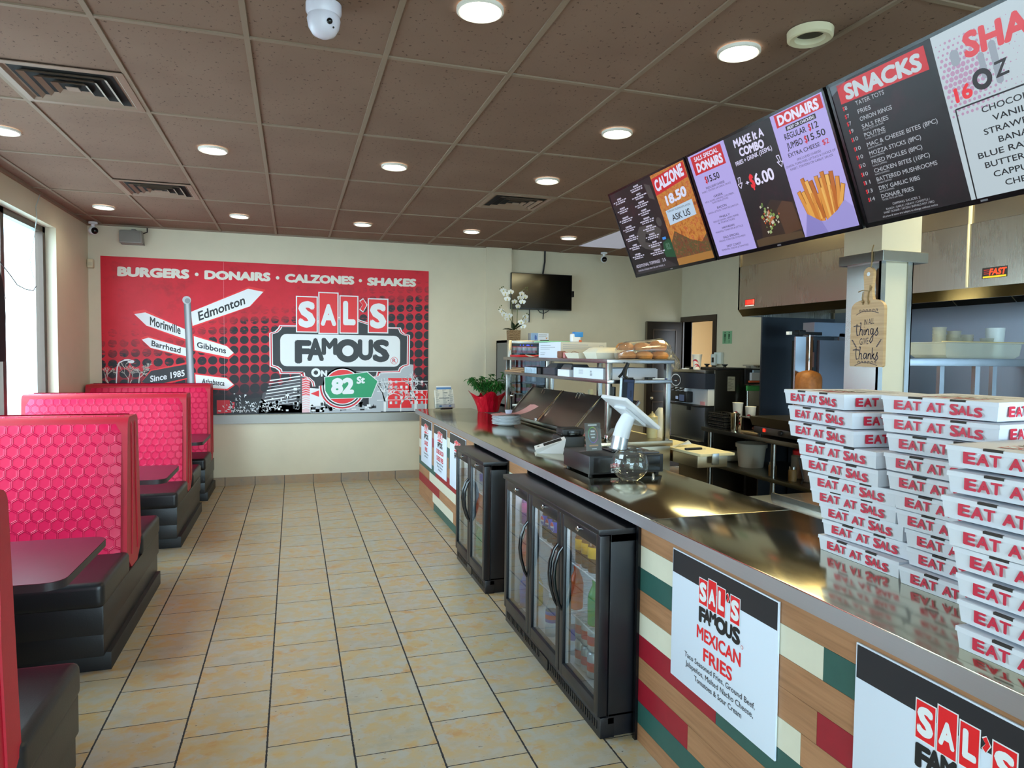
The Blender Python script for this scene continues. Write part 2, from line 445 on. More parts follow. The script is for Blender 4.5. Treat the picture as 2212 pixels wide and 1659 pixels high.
# open door leaf lying back against the far wall
DL = mat('dark_door_paint', '231912', .4, vary=.15, vscale=5)
lf = thing('door_2', 'dark brown panelled door standing open flat along the far kitchen wall', 'door', (5.33, 8.79, 0)); lf['kind'] = 'structure'
g = G(); g.box(4.78, 8.755, .01, 5.34, 8.80, 2.085, DL, .003)
for a, b in ((.18, .95), (1.08, 1.98)):
    for q in ((4.87, a, 5.25, a + .02), (4.87, b - .02, 5.25, b), (4.87, a, 4.885, b), (5.235, a, 5.25, b)):
        g.box(q[0], 8.744, q[1], q[2], 8.757, q[3], mat('door_moulding', '4a3b30', .35), .003)
g.build('leaf', lf)
g = G(); g.box(4.776, 8.752, .02, 4.782, 8.804, 2.08, mat('door_edge_metal', '7f7668', .3, .8)); g.ball((4.85, 8.72, 1.0), .028, CHROME); g.tube([(4.85, 8.755, 1.0), (4.85, 8.72, 1.0)], .012, CHROME); g.build('door_handle', lf)

# storefront wall behind the camera, mostly glass
g = G(); g.box(WX, BY - .12, 0, -1.9, BY, CEIL, PAINT); g.box(4.7, BY - .12, 0, EX, BY, CEIL, PAINT); g.box(-1.9, BY - .12, 2.78, 4.7, BY, CEIL, PAINT); g.box(-1.9, BY - .12, 0, 4.7, BY, .12, PAINT)
struct('wall_front', g, ang=0)
g = G()
for i in range(6):
    x = -1.9 + i * 6.6 / 5; g.box(x - .035, BY - .1, .12, x + .035, BY - .03, 2.78, FRM)
g.box(-1.9, BY - .1, .12, 4.7, BY - .03, .19, FRM); g.box(-1.9, BY - .1, 2.71, 4.7, BY - .03, 2.78, FRM)
w2 = struct('window_2', g, ang=0); struct('window_glass', G().box(-1.9, BY - .07, .12, 4.7, BY - .064, 2.78, PANE), w2, ang=0)

# outdoors beyond the window wall
struct('exterior_ground', G().box(-60, -60, -.12, 60, 60, -.07, mat('pale_concrete', 'b9bab8', .8, vary=.06)), ang=0)
struct('exterior_wall', G().box(-9, 13.2, -.1, -2.6, 13.5, 4.4, mat('white_render', 'eef0f0', .8)), ang=0)
g = G(); TEAL = mat('teal_panel_paint', '7fb4b4', .35); g.box(-3.93, 12.9, -.07, -3.30, 13.1, 2.45, TEAL); g.box(-3.30, 12.9, -.07, -3.0, 13.1, 2.45, mat('pale_teal_panel_paint', 'a4cdd6', .35))
ex = tag(g.build('exterior_panel', ang=0), 'pale teal panel standing outdoors seen through the window', 'panel')

# painted pillar with steel corner guards
g = G(); g.box(2.935, 2.88, 2.15, 3.20, 3.14, CEIL, PAINT); g.box(2.955, 2.905, 0, 3.165, 3.12, 2.15, PAINT)
pil = struct('pillar', g, ang=0)
g = G()
g.box(2.947, 2.897, .2, 2.955, 3.125, 2.12, STEELZ); g.box(2.947, 2.897, .2, 2.985, 2.905, 2.12, STEELZ); g.box(3.135, 2.897, .2, 3.172, 2.905, 2.12, STEELZ); g.box(3.165, 2.897, .2, 3.172, 3.125, 2.12, STEELZ)
struct('corner_guard', g, pil, ang=0)
struct('steel_band', G().box(2.92, 2.855, 2.11, 3.225, 3.16, 2.165, STEELZ, .002), pil, ang=0)

# ------------------------------------------------------------------ ceiling fixtures
LENS = glow('downlight_lens', 'fff6e0', 16.0); RINGW = mat('downlight_ring', 'e8e4da', .4)
def downlight(x, y, label, energy=9):
    t = thing('ceiling_light', label, 'ceiling light', (x, y, CEIL), 0, 'recessed round downlights')
    g = G(); g.lathe([(.073, -.002), (.088, -.012), (.096, -.008), (.096, .004)], RINGW, 32, (x, y, CEIL - .004), None, False, False); g.build('trim_ring', t)
    g = G(); g.lathe([(.0005, -.009), (.074, -.009), (.074, .002)], LENS, 32, (x, y, CEIL - .003), None, True, False); g.build('lens', t)
    d = bpy.data.lights.new('downlight_glow', 'SPOT'); d.energy = energy; d.spot_size = R(150); d.spot_blend = .8; d.shadow_soft_size = .07; d.color = (1, .90, .70)
    o = bpy.data.objects.new('downlight_glow', d); C.objects.link(o); o.location = (0, 0, -.03); o.parent = t
COLN = {-1.76: 'first from the window wall', -.525: 'second from the window wall', .722: 'third from the window wall', 1.94: 'fourth from the window wall', 3.13: 'beside the white ceiling panel'}
for x, nm in COLN.items(): downlight(x, 7.69, 'small lit downlight along the mural wall, ' + nm)
for x, nm in list(COLN.items())[:4]: downlight(x, 5.235, 'lit downlight in the middle row, ' + nm)
downlight(.723, 2.757, 'large lit downlight at the top of the photo beside the white camera dome')
downlight(1.938, 2.745, 'large lit downlight beside the white ceiling ring near the menu screens')
downlight(1.932, 3.973, 'lit downlight above the first counter sign, left of the menu screens')
t = thing('ceiling_ring', 'unlit white ring fitting on the ceiling above the near menu screen', 'ceiling fitting', (2.108, 2.486, CEIL))
G().lathe([(.058, 0), (.062, -.03), (.082, -.036), (.092, -.03), (.094, 0)], mat('ivory_plastic', 'd9cfae', .4), 32, (2.108, 2.486, CEIL), None, False, False).build('housing', t)
G().lathe([(.001, -.008), (.06, -.006), (.062, 0)], mat('dark_recess', '3a342c', .6), 24, (2.108, 2.486, CEIL), None, True, False).build('recess', t)
# dome camera at the very top
t = thing('dome_camera', 'white dome security camera on the ceiling at the top of the photo', 'security camera', (.12, 2.93, CEIL))
G().lathe([(.07, 0), (.07, -.03), (.062, -.045), (.066, -.06), (.06, -.09), (.045, -.115), (.02, -.128), (.001, -.13)], mat('white_camera_shell', 'ddd9e6', .25), 28, (.12, 2.93, CEIL), None, False, True).build('body', t)
G().ball((.14, 2.872, CEIL - .085), .012, BLACKG).ball((.155, 2.878, CEIL - .105), .004, BLACKG).build('lens', t)
# air vents, stepped square louvres
VENT = mat('brown_vent_metal', '927a68', .5, .1); VDARK = mat('duct_black', '0c0a09', .9)
def vent(x0, y0, label, s=.61):
    t = thing('ceiling_vent', label, 'air vent', (x0 + s / 2, y0 + s / 2, CEIL), 0, 'square louvred ceiling vents')
    cx, cy = x0 + s / 2, y0 + s / 2
    def sq(r, z): return [(cx - r, cy - r, z), (cx + r, cy - r, z), (cx + r, cy + r, z), (cx - r, cy + r, z)]
    h = s / 2 - .012
    G().skin([sq(h, CEIL - .004), sq(h, CEIL - .008), sq(h - .035, CEIL - .010), sq(h - .075, CEIL + .035)], VENT, False, False).build('frame', t, ang=0)
    for r in (.20, .142, .084):
        G().skin([sq(r, CEIL - .016), sq(r - .004, CEIL - .012), sq(r - .052, CEIL + .024)], VENT, False, False).build('louvre', t, ang=0)
    G().box(cx - .03, cy - .03, CEIL - .016, cx + .03, cy + .03, CEIL - .012, VENT).build('centre_plate', t, ang=0)
    G().poly(sq(h - .06, CEIL + .0395 - .04 + .002), VDARK).build('duct', t, ang=0)
vent(-1.413, 3.949, 'large square louvred air vent in the ceiling nearest the camera')
vent(-1.413, 6.389, 'square louvred air vent in the ceiling over the far booths')
vent(1.637, 5.779, 'square louvred air vent in the ceiling over the counter, left of the menu screens')
g = G(); g.box(3.479, 7.011, CEIL - .006, 4.065, 8.207, CEIL - .001, mat('white_light_panel', 'c9c9d2', .5, emit='dfe3ff', estr=.25))
one('ceiling_panel', g, 'flat white light panel set in the brown ceiling behind the menu screens', 'ceiling panel', ang=0)
# two kitchen light panels above the cooking line, hidden from the dining side by the menu screens
KL = glow('kitchen_tube_panel', 'fff0b8', 17.0)
for i, (x, y) in enumerate(((3.479, 4.6), (3.479, 2.2))):
    g = G(); g.box(x, y, CEIL - .008, x + .586, y + 1.18, CEIL - .002, KL)
    one('kitchen_ceiling_light', g, ('long lit ceiling panel over the far end of the kitchen aisle', 'long lit ceiling panel over the near end of the kitchen aisle')[i], 'ceiling light', 'kitchen light panels', ang=0)

# ------------------------------------------------------------------ mural
def mural_mat():
    m, nt, p = newmat('mural_print'); co = coords(nt)
    sep = nd(nt, 'ShaderNodeSeparateXYZ'); nt.links.new(co, sep.inputs[0]); X, Z = math_(nt, 'ADD', sep.outputs[0], -.2), math_(nt, 'ADD', sep.outputs[2], .845)
    n1 = noise(nt, 2.2, 5, .65, co); n2 = noise(nt, 9, 4, .7, co); n3 = noise(nt, 40, 2, .6, mapping(nt, co, (.35, 1, 1.6)))
    red = ramp(nt, n1, [(.3, 'a80f22'), (.46, 'd6102a'), (.62, 'dd1430'), (.78, 'b8142c')])
    red = mixc(nt, ramp(nt, n2, [(.56, '000000'), (.78, '5a5a5a')]), red, lin('6e1020'))
    # where the halftone starts, by x
    hx = ramp(nt, math_(nt, 'DIVIDE', math_(nt, 'ADD', X, 2.05), 3.7), [(0, (.20,) * 3 + (1,)), (.22, (.24,) * 3 + (1,)), (.40, (.60,) * 3 + (1,)), (.60, (.55,) * 3 + (1,)), (.82, (.86,) * 3 + (1,)), (1, (.9,) * 3 + (1,))])
    hz = math_(nt, 'MULTIPLY_ADD', hx, 1.0, 1.52)
    dep = math_(nt, 'SUBTRACT', hz, Z)                       # positive below the edge
    sp = .1155
    def cell(v, o): return math_(nt, 'SUBTRACT', math_(nt, 'FRACT', math_(nt, 'DIVIDE', math_(nt, 'ADD', v, 20 * sp - o), sp)), .5)
    Zs = math_(nt, 'ADD', Z, math_(nt, 'MULTIPLY', X, -.045))
    cx, cz = cell(X, -.669 - sp / 2), cell(Zs, 1.99 - sp / 2)
    r = math_(nt, 'SQRT', math_(nt, 'ADD', math_(nt, 'MULTIPLY', cx, cx), math_(nt, 'MULTIPLY', cz, cz)))
    rad = math_(nt, 'MINIMUM', math_(nt, 'MULTIPLY_ADD', math_(nt, 'MAXIMUM', dep, 0), .10, .385), .56)
    dot = math_(nt, 'LESS_THAN', r, rad)
    a = ramp(nt, math_(nt, 'ADD', math_(nt, 'MULTIPLY', dep, 1.7), math_(nt, 'MULTIPLY_ADD', n1, 1.6, -.62)), [(.05, '000000'), (.5, 'ffffff')])
    scr = ramp(nt, math_(nt, 'ADD', n3, math_(nt, 'MULTIPLY', dep, .5)), [(.38, '404040'), (.55, 'ffffff')])
    alpha = math_(nt, 'MULTIPLY', math_(nt, 'MULTIPLY', dot, a), scr)
    low = ramp(nt, math_(nt, 'DIVIDE', math_(nt, 'SUBTRACT', 1.80, Z), .8), [(0, '000000'), (.55, '5c5c5c'), (1, 'ffffff')])
    red2 = mixc(nt, low, red, lin('8c2238'))
    blk = ramp(nt, math_(nt, 'ADD', math_(nt, 'DIVIDE', math_(nt, 'SUBTRACT', 1.42, Z), .35), math_(nt, 'MULTIPLY_ADD', n1, .8, -.4)), [(0, '000000'), (1, 'ffffff')])
    col = mixc(nt, alpha, red2, lin('17141a')); col = mixc(nt, blk, col, lin('1f1c22'))
    nt.links.new(col, p.inputs['Base Color']); p.inputs['Roughness'].default_value = .38; p.inputs['Specular IOR Level'].default_value = .35
    return m
MZ = FY - .008
mu = thing('wall_mural', 'large red and black printed wall mural with signposts and diner logo', 'wall mural', (-.2, FY, .845))
G().box(-2.047, MZ, .845, 1.65, FY - .001, 2.645, mural_mat()).build('panel', mu, ang=0)
MO = dict(O=(0, MZ, 0), ux=(1, 0, 0), uy=(0, 0, 1))
CREAMP = mat('print_cream', 'e9e4d8', .4); SKYG = mat('print_sky_grey', 'b7bdc4', .4); SKYD = mat('print_dark_grey', '4b484d', .4)
# town skyline, trees and lamp along the foot
A = Art(MO['O'], MO['ux'], MO['uy'], .0004, .0003)
rr = random.Random(5)
A.pl([(-.9, .846), (-.9, .93), (-.72, .96), (-.55, 1.03), (-.38, 1.05), (-.30, .98), (-.05, .95), (.2, .99), (.2, .846)], INK, 0)
A.pl([(-.35, 1.10), (.09, 1.31), (.16, 1.31), (.19, .86), (-.40, .86)], SKYD, 0)
for k in range(9):
    t = k / 8; A.line([(-.36 + .45 * t * .2, .93 + .04 * k), (.08, 1.0 + .038 * k)], .006 + .004 * (k % 3), PWHITE, 1)
for i in range(46):
    x = rr.uniform(-.34, .06); h = .88 + (x + .36) * .8; z = rr.uniform(.87, max(.9, h)); w = rr.uniform(.012, .05); A.rect(x, z, x + w, z + rr.uniform(.012, .05), rr.choice([PWHITE, PWHITE, SKYG, INK]), 2)
for i in range(120):     # leafy shrub of cut-out flecks
    a = rr.gauss(-.50, .16); z = .86 + abs(rr.gauss(0, .085)); l = rr.uniform(.012, .045); t = rr.uniform(0, 3.1); dx, dz = l * math.cos(t), l * math.sin(t) * .8
    if z + l < 1.12 and a > -.84: A.pl([(a, max(.85, z)), (a + dx, z + abs(dz) + .002), (a + dx * .3 - .006, z + abs(dz) * .9 + .012)], rr.choice([PWHITE, PWHITE, SKYG]), 3)
for k in range(14): A.pl([(.10, .90 + k * .028), (.145, .915 + k * .028), (.19, .90 + k * .028), (.19, .912 + k * .028), (.145, .927 + k * .028), (.10, .912 + k * .028)], PWHITE if k < 6 else RED2, 3)
A.rect(.10, .86, .19, 1.28, PINKW, 2)
A.pl([(.19, .86), (.19, 1.16), (.30, 1.15), (.36, .98), (.36, .86)], PWHITE, 1); A.pl([(.2, 1.09), (.3, 1.05), (.3, 1.13)], RED2, 2)
for i in range(60):
    x = rr.uniform(.2, 1.0); z = rr.uniform(.865, .96); A.rect(x, z, x + rr.uniform(.01, .06), z + rr.uniform(.01, .04), rr.choice([PWHITE, SKYG, INK, SKYD]), 2)
A.rect(.2, .852, 1.05, .93, SKYG, 1)
A.pl([(.9, .86), (.9, 1.32), (1.02, 1.32), (1.02, 1.42), (1.30, 1.46), (1.33, 1.50), (1.38, 1.46), (1.46, 1.45), (1.46, 1.2), (1.52, 1.0), (1.64, .98), (1.64, .86)], SKYG, 0)
A.rect(1.14, .9, 1.44, 1.28, RED2, 1); A.rect(1.42, .95, 1.645, 1.12, RED2, 1)
for i in range(7):
    for j in range(5):
        if rr.random() < .75: A.rect(1.16 + i * .066, .95 + j * .066, 1.19 + i * .066, .985 + j * .066, rr.choice([PWHITE, SKYG, PINKW]), 2)
for z in (1.0, 1.115, 1.23): A.line([(1.0, z), (1.645, z + .01)], .008, PWHITE, 3)
def twig(x, z, a, l, w, m, d, L):
    x2, z2 = x + l * math.cos(a), z + l * math.sin(a)
    if not (-2.04 < x2 < 1.64 and z2 > .852): return
    A.line([(x, z), (x2, z2)], w, m, L)
    if d:
        for q in range(rr.choice([2, 2, 3])): twig(x2, z2, a + rr.uniform(-.8, .8), l * rr.uniform(.62, .85), max(.0025, w * .62), m, d - 1, L)
for x, l, w in ((1.10, .13, .030), (1.49, .15, .032), (1.30, .09, .014), (1.62, .10, .012)): twig(x, .856, 1.57, l, w, PWHITE, 5, 4)
for x, z, l in ((-1.80, 1.05, .13), (-1.55, 1.10, .12), (-1.98, 1.1, .10), (-1.68, 1.2, .08)): twig(x, z, 1.5, l, .010, CREAMP, 5, 2)
A.line([(-1.910, .95), (-1.905, 1.25), (-1.895, 1.40), (-1.875, 1.455), (-1.83, 1.478), (-1.76, 1.487)], .012, PWHITE, 3); A.disc((-1.755, 1.468), .034, PWHITE, 4, 18, .02); A.disc((-1.79, 1.486), .04, PWHITE, 4, 18, .009)
A.pl([(-.86, .86), (-.86, 1.02), (-.72, 1.02), (-.70, .87)], RED, 2); A.rect(-.69, .92, -.665, .995, RED, 2)
A.build('skyline_print', mu, ang=0)
# signpost and its arrows
A = Art(MO['O'], MO['ux'], MO['uy'], .0022, .0004)
arrows = [([(-1.128, 2.048), (-.508, 2.338), (-.338, 2.308), (-.491, 2.131), (-1.113, 1.886)], 'Edmonton', (-1.043, 1.945), (-.539, 2.157), (-1.057, 2.05), 0),
          ([(-1.715, 2.005), (-1.604, 2.028), (-1.196, 1.848), (-1.188, 1.731), (-1.593, 1.879)], 'Morinville', (-1.557, 1.885), (-1.24, 1.784), (-1.556, 1.983), 0),
          ([(-1.101, 1.768), (-.744, 1.655), (-.671, 1.578), (-.732, 1.527), (-1.094, 1.605)], 'Gibbons', (-1.069, 1.637), (-.755, 1.568), (-1.068, 1.705), 0),
          ([(-1.643, 1.718), (-1.575, 1.742), (-1.177, 1.627), (-1.174, 1.532), (-1.552, 1.626)], 'Barrhead', (-1.545, 1.649), (-1.243, 1.567), (-1.541, 1.713), 0),
          ([(-1.652, 1.233), (-1.551, 1.363), (-1.178, 1.441), (-1.172, 1.282), (-1.52, 1.20)], 'Since 1985', (-1.56, 1.233), (-1.20, 1.305), (-1.563, 1.305), 1),
          ([(-1.088, 1.323), (-.75, 1.278), (-.674, 1.203), (-.747, 1.153), (-1.081, 1.173)], 'Athabasca', (-1.022, 1.214), (-.775, 1.187), (-1.017, 1.278), 0)]
for i, (pts, s, BL, BR, TL, dark) in enumerate(arrows):
    A.scaled(pts, 1.06, 1.22 if i else 1.13, RED2, 0); A.pl(pts, INK if dark else PWHITE, 1)
    A.text(s, BL, BR, TL, PWHITE if dark else INK, 2, .024)
for k in range(6):
    t0, t1 = k / 6, (k + 1) / 6; g_ = mat('print_pole_grey_%d' % abs(2 * k - 5), ['c6cbd0', 'c6cbd0', '8f949a', '8f949a', '62666c', '62666c'][abs(2 * k - 5)], .4)
    A.pl([(-1.204 + .074 * t0, 2.168), (-1.204 + .074 * t1, 2.168), (-1.164 + .079 * t1, .9), (-1.164 + .079 * t0, .9)], g_, 3)
A.disc((-1.172, 2.182), .046, mat('print_pole_grey_1', 'c6cbd0'), 4); A.disc((-1.163, 2.174), .030, mat('print_pole_grey_3', '8f949a'), 5)
A.build('signpost_print', mu, ang=0)
# logos shared by the mural, the counter signs and the pizza boxes
def sals(A, x0, y0, s, red, white, L=0, outline=True):
    T = [((.045, 1.842), (.272, 2.255)), ((.306, 1.828), (.518, 2.312)), ((.556, 1.838), (.757, 2.28)), ((.899, 1.85), (1.126, 2.257))]
    Q = [('S', .059, .257, 1.89, 2.206), ('A', .320, .505, 1.916, 2.18), ('L', .586, .737, 1.928, 2.226), ('S', .912, 1.114, 1.898, 2.207)]
    f = lambda x, y: (x0 + (x - .045) * s, y0 + (y - 1.828) * s)
    for (a, b) in T:
        p, q = f(*a), f(*b); o = .014 * s
        if outline: A.rect(p[0] - o, p[1] - o, q[0] + o, q[1] + o, white, L)
        A.rect(p[0], p[1], q[0], q[1], red, L + 1)
    for ch, a, b, c, d in Q: A.text(ch, f(a, c), f(b, c), f(a, d), white, L + 2, .055)
    ap = [(.829, 2.256), (.870, 2.186), (.829, 2.102), (.793, 2.132), (.824, 2.185), (.793, 2.225)]
    if outline: A.scaled([f(*q) for q in ap], 1.3, 1.16, white, L + 1)
    A.pl([f(*q) for q in ap], red, L + 2)
def famous(A, x, y, w, h, m, L=0, hole=None):
    f = lambda a, b: (x + w * a, y + h * b)
    for ch, a, b, c, d in (('F', .0, .17, 0, .90), ('A', .125, .30, .10, .98), ('M', .275, .44, .34, 1.0), ('U', .655, .82, .14, .97), ('S', .815, 1.0, .08, .97)):
        A.text(ch, f(a, c), f(b, c), f(a, d), m, L, .055)
    n = 28; cx, cy = f(.55, .51); ro = (w * .131, h * .46); ri = (w * .060, h * .21)
    ring = [(cx + ro[0] * math.cos(2 * math.pi * i / n), cy + ro[1] * math.sin(2 * math.pi * i / n)) for i in range(n + 1)]
    rin = [(cx + ri[0] * math.cos(2 * math.pi * i / n), cy + ri[1] * math.sin(2 * math.pi * i / n)) for i in range(n + 1)]
    for i in range(n): A.pl([ring[i], ring[i + 1], rin[i + 1], rin[i]], m, L)
A = Art(MO['O'], MO['ux'], MO['uy'], .0022, .0004)
plq = [(-.274, 1.82), (-.212, 1.842), (-.174, 1.883), (-.159, 1.916), (.043, 1.918), (.043, 1.93), (.277, 1.975), (.307, 1.995), (.545, 2.035), (.768, 2.012), (.901, 1.969), (1.124, 1.922), (1.298, 1.92), (1.314, 1.873), (1.351, 1.842), (1.415, 1.827), (1.412, 1.438), (1.353, 1.422), (1.311, 1.39), (1.295, 1.347), (1.048, 1.340), (.09, 1.329), (-.157, 1.329), (-.166, 1.364), (-.209, 1.399), (-.271, 1.419)]
neck = [(.08, 1.36), (1.048, 1.36), (1.037, 1.31), (.985, 1.294), (.86, 1.19), (.30, 1.19), (.222, 1.176), (.207, 1.237), (.148, 1.288), (.09, 1.304)]
NC = (.581, 1.174)
for L, m_, kx, ky, r in ((0, PWHITE, 1.0, 1.0, .285), (1, RED, .984, .968, .272), (2, PWHITE, .968, .938, .252), (3, INK, .955, .916, .240)):
    A.scaled(plq, kx, ky, m_, L); A.scaled(neck, kx - .02 * L, 1, m_, L); A.disc(NC, r, m_, L, 44)
A.disc(NC, .222, PWHITE, 4, 44); A.disc(NC, .210, RED2, 5, 44)
A.rrect(-.15, 1.424, 1.289, 1.814, .075, PWHITE, 4)
famous(A, .017, 1.458, 1.14, .315, INK, 5)
sals(A, .045, 1.834, 1.0, RED2, PWHITE, 5)
A.text('O', (.207, 1.294), (.318, 1.294), (.207, 1.401), PWHITE, 6, .06); A.text('N', (.321, 1.299), (.395, 1.299), (.321, 1.376), PWHITE, 6, .06)
gs = [(.37, 1.289), (.877, 1.352), (1.006, 1.241), (.929, 1.041), (.435, 1.03), (.375, 1.124)]
A.scaled(gs, 1.03, 1.05, PWHITE, 6); A.pl(gs, GREENP, 7)
A.text('82', (.44, 1.077), (.718, 1.085), (.445, 1.278), PWHITE, 8, .06); A.text('St', (.748, 1.207), (.851, 1.215), (.753, 1.299), PWHITE, 8, .05)
A.disc((1.215, 1.501), .046, RED, 5); A.disc((1.215, 1.501), .041, PWHITE, 6); A.tx('R', 1.215, 1.477, .042, .05, RED, 7, .02)
A.build('logo_print', mu, ang=0)
for s, BL, BR, TL in (('BURGERS', (-1.883, 2.425), (-1.143, 2.426), (-1.879, 2.534)), ('DONAIRS', (-.983, 2.429), (-.257, 2.435), (-.981, 2.533)), ('CALZONES', (-.094, 2.432), (.722, 2.436), (-.094, 2.535)), ('SHAKES', (.875, 2.432), (1.487, 2.44), (.881, 2.533))):
    A = Art(MO['O'], MO['ux'], MO['uy'], .0016, .0004); A.text(s, BL, BR, TL, CREAMP, 1, .065); A.build('lettering', mu, ang=0)
for c in ((-1.064, 2.482), (-.177, 2.481), (.795, 2.489)):
    A = Art(MO['O'], MO['ux'], MO['uy'], .0016, .0004); A.disc(c, .02, CREAMP, 1); A.build('printed_dot', mu, ang=0)
A = Art(MO['O'], MO['ux'], MO['uy'], .003, .0004); A.rect(-.775, .85, -.7735, 2.64, PINKW, 0); A.build('panel_seam', mu, ang=0)

# wall speaker, motion sensor, corner camera
t = thing('wall_speaker', 'grey box loudspeaker on the wall above the mural corner', 'loudspeaker', (-1.715, 8.70, 2.79))
SPK = mat('grey_speaker_shell', '8f8a82', .45); GRL = mat('speaker_grille', '807c76', .6, bmp=.5, bscale=300)
G().prism([(-.115, -.075), (.115, -.075), (.10, .06), (.04, .075), (-.04, .075), (-.10, .06)], (-1.715, 8.70, 2.855), (1, 0, 0), (0, 0, 1), -.10 + .03, SPK).box(-1.83, 8.60, 2.78, -1.60, 8.70, 2.925, SPK, .02).build('body', t)
G().box(-1.815, 8.592, 2.795, -1.615, 8.602, 2.91, GRL, .004).build('grille', t)
G().box(-1.72, 8.69, 2.9, -1.68, FY, 2.95, SPK).build('bracket', t)
G().tube([(-1.62, 8.7, 2.90), (-1.57, 8.74, 2.93), (-1.575, 8.765, 2.98)], .006, BLACKP).build('cable', t)
t = thing('motion_sensor', 'small cream motion sensor on the wall left of the mural', 'motion sensor', (-2.125, 8.74, 2.53))
IV = mat('ivory_plastic', 'd9cfae', .4); G().box(-2.165, 8.70, 2.50, -2.105, FY, 2.60, IV, .014, 3).build('body', t); G().box(-2.155, 8.695, 2.525, -2.115, 8.702, 2.565, mat('sensor_lens', 'c8c0a2', .3), .003).build('lens', t)
def bullet(x, y, label, ry=0):
    t = thing('bullet_camera', label, 'security camera', (x, y, CEIL))
    G().lathe([(.045, 0), (.045, -.02), (.02, -.026), (.016, -.06)], WHITEP, 20, (x, y, CEIL - .003)).build('mount', t)
    g = G(); g.ball((x, y, CEIL - .095), .046, WHITEP, 18); g.build('body', t)
    G().ball((x + ry * .02, y - .022, CEIL - .10), .036, BLACKG, 16).build('lens', t)
bullet(-2.08, 8.62, 'small black eyed ceiling camera in the corner by the window wall', 1)
bullet(4.02, 8.60, 'small black eyed ceiling camera near the hanging menu screens', -.3)

# ------------------------------------------------------------------ window things
BLK = mat('black_cotton', '16151c', .85, bmp=.2, bscale=200)
t = thing('hanging_shirt', 'black shirt hanging at the window, only its sleeve showing', 'shirt', (-2.14, 5.98, 2.3))
prof = [(6.78, 1.50), (6.815, 1.85), (6.80, 2.02), (6.77, 2.12), (6.70, 2.22), (6.58, 2.30), (6.42, 2.33), (6.30, 2.29), (6.18, 2.33), (6.02, 2.30), (5.9, 2.22), (5.82, 2.0), (5.80, 1.86), (5.9, 1.5)]
G().prism([(-y + .47, z) for y, z in prof], (-2.14, 0, 0), (0, -1, 0), (0, 0, 1), .045, BLK).build('cloth', t)
G().tube([(-2.16, 5.83, 2.29), (-2.16, 5.83, 2.50), (-2.165, 5.83, 2.75)], .003, CHROME).build('hanger', t)
g = G(); g.box(-2.144, 6.325, 1.985, -2.138, 6.346, 2.005, PWHITE); g.build('printed_mark', t)
CBL = mat('black_cable', '202024', .5)
g = G(); g.tube([(-2.19, 5.9, 2.5), (-2.19, 6.35, 2.3), (-2.19, 6.62, 2.19), (-2.19, 6.75, 2.13), (-2.19, 6.95, 2.11), (-2.19, 7.12, 2.115), (-2.19, 7.19, 2.16)], .004, CBL)
one('window_cable', g, 'thin black cable drooping across the window frame', 'cable')
g = G(); g.tube([(-2.15, 7.2, 2.975), (-2.16, 7.12, 2.85), (-2.165, 7.16, 2.77), (-2.20, 7.24, 2.70), (-2.20, 7.16, 2.5), (-2.20, 7.08, 2.38), (-2.20, 7.13, 2.27), (-2.195, 7.17, 2.22)], .0035, mat('pale_cord', 'b8c6c4', .5))
one('dangling_string', g, 'pale string dangling down inside the end window pane', 'cord')

# ------------------------------------------------------------------ booths and their tables
def hex_vinyl():
    m, nt, p = newmat('quilted_red_vinyl'); co = coords(nt)
    a = .062; v = mapping(nt, co, (1 / a, 1 / a, 1 / (a * 1.08)))
    sep = nd(nt, 'ShaderNodeSeparateXYZ'); nt.links.new(v, sep.inputs[0])
    u = math_(nt, 'ADD', sep.outputs[0], 100); w = math_(nt, 'ADD', sep.outputs[2], 100 * 1.7320508)
    def cellv(du, dw):
        x = math_(nt, 'SUBTRACT', math_(nt, 'FLOORED_MODULO', math_(nt, 'ADD', u, du), 1.0), .5)
        y = math_(nt, 'SUBTRACT', math_(nt, 'FLOORED_MODULO', math_(nt, 'ADD', w, dw), 1.7320508), .8660254)
        return x, y, math_(nt, 'ADD', math_(nt, 'MULTIPLY', x, x), math_(nt, 'MULTIPLY', y, y))
    x1, y1, d1 = cellv(0, 0); x2, y2, d2 = cellv(.5, .8660254)
    s = math_(nt, 'LESS_THAN', d1, d2)
    def pick(A_, B_): return math_(nt, 'ADD', math_(nt, 'MULTIPLY', s, A_), math_(nt, 'MULTIPLY', math_(nt, 'SUBTRACT', 1, s), B_))
    x = math_(nt, 'ABSOLUTE', pick(x1, x2)); y = math_(nt, 'ABSOLUTE', pick(y1, y2))
    d = math_(nt, 'MAXIMUM', x, math_(nt, 'ADD', math_(nt, 'MULTIPLY', x, .5), math_(nt, 'MULTIPLY', y, .8660254)))   # .5 on the edge
    h = ramp(nt, d, [(.30, 'a0a0a0'), (.40, 'b4b4b4'), (.445, 'ffffff'), (.47, '404040'), (.5, '202020')])
    p.inputs['Base Color'].default_value = lin('dc0a4a'); p.inputs['Roughness'].default_value = .42; p.inputs['Specular IOR Level'].default_value = .45
    p.inputs['Coat Weight'].default_value = 0; p.inputs['Coat Roughness'].default_value = .35
    bump(nt, p, h, .8, .006); return m
HEX = hex_vinyl(); RVN = mat('plain_red_vinyl', 'b5142c', .45, vary=.05, vscale=20, bmp=.12, bscale=200); BVN = mat('black_vinyl', '1b1a1d', .38, spec=.5, bmp=.10, bscale=160); BASEB = mat('black_plinth', '131316', .5)
def rr_prof(y0, y1, z0, z1, r, n=5, only_top=True):
    P = [(y0, z0)]
    for i in range(n + 1): a = math.pi - i * math.pi / 2 / n; P.append((y0 + r + r * math.cos(a), z1 - r + r * math.sin(a)))
    for i in range(n + 1): a = math.pi / 2 - i * math.pi / 2 / n; P.append((y1 - r + r * math.cos(a), z1 - r + r * math.sin(a)))
    P.append((y1, z0)); return P
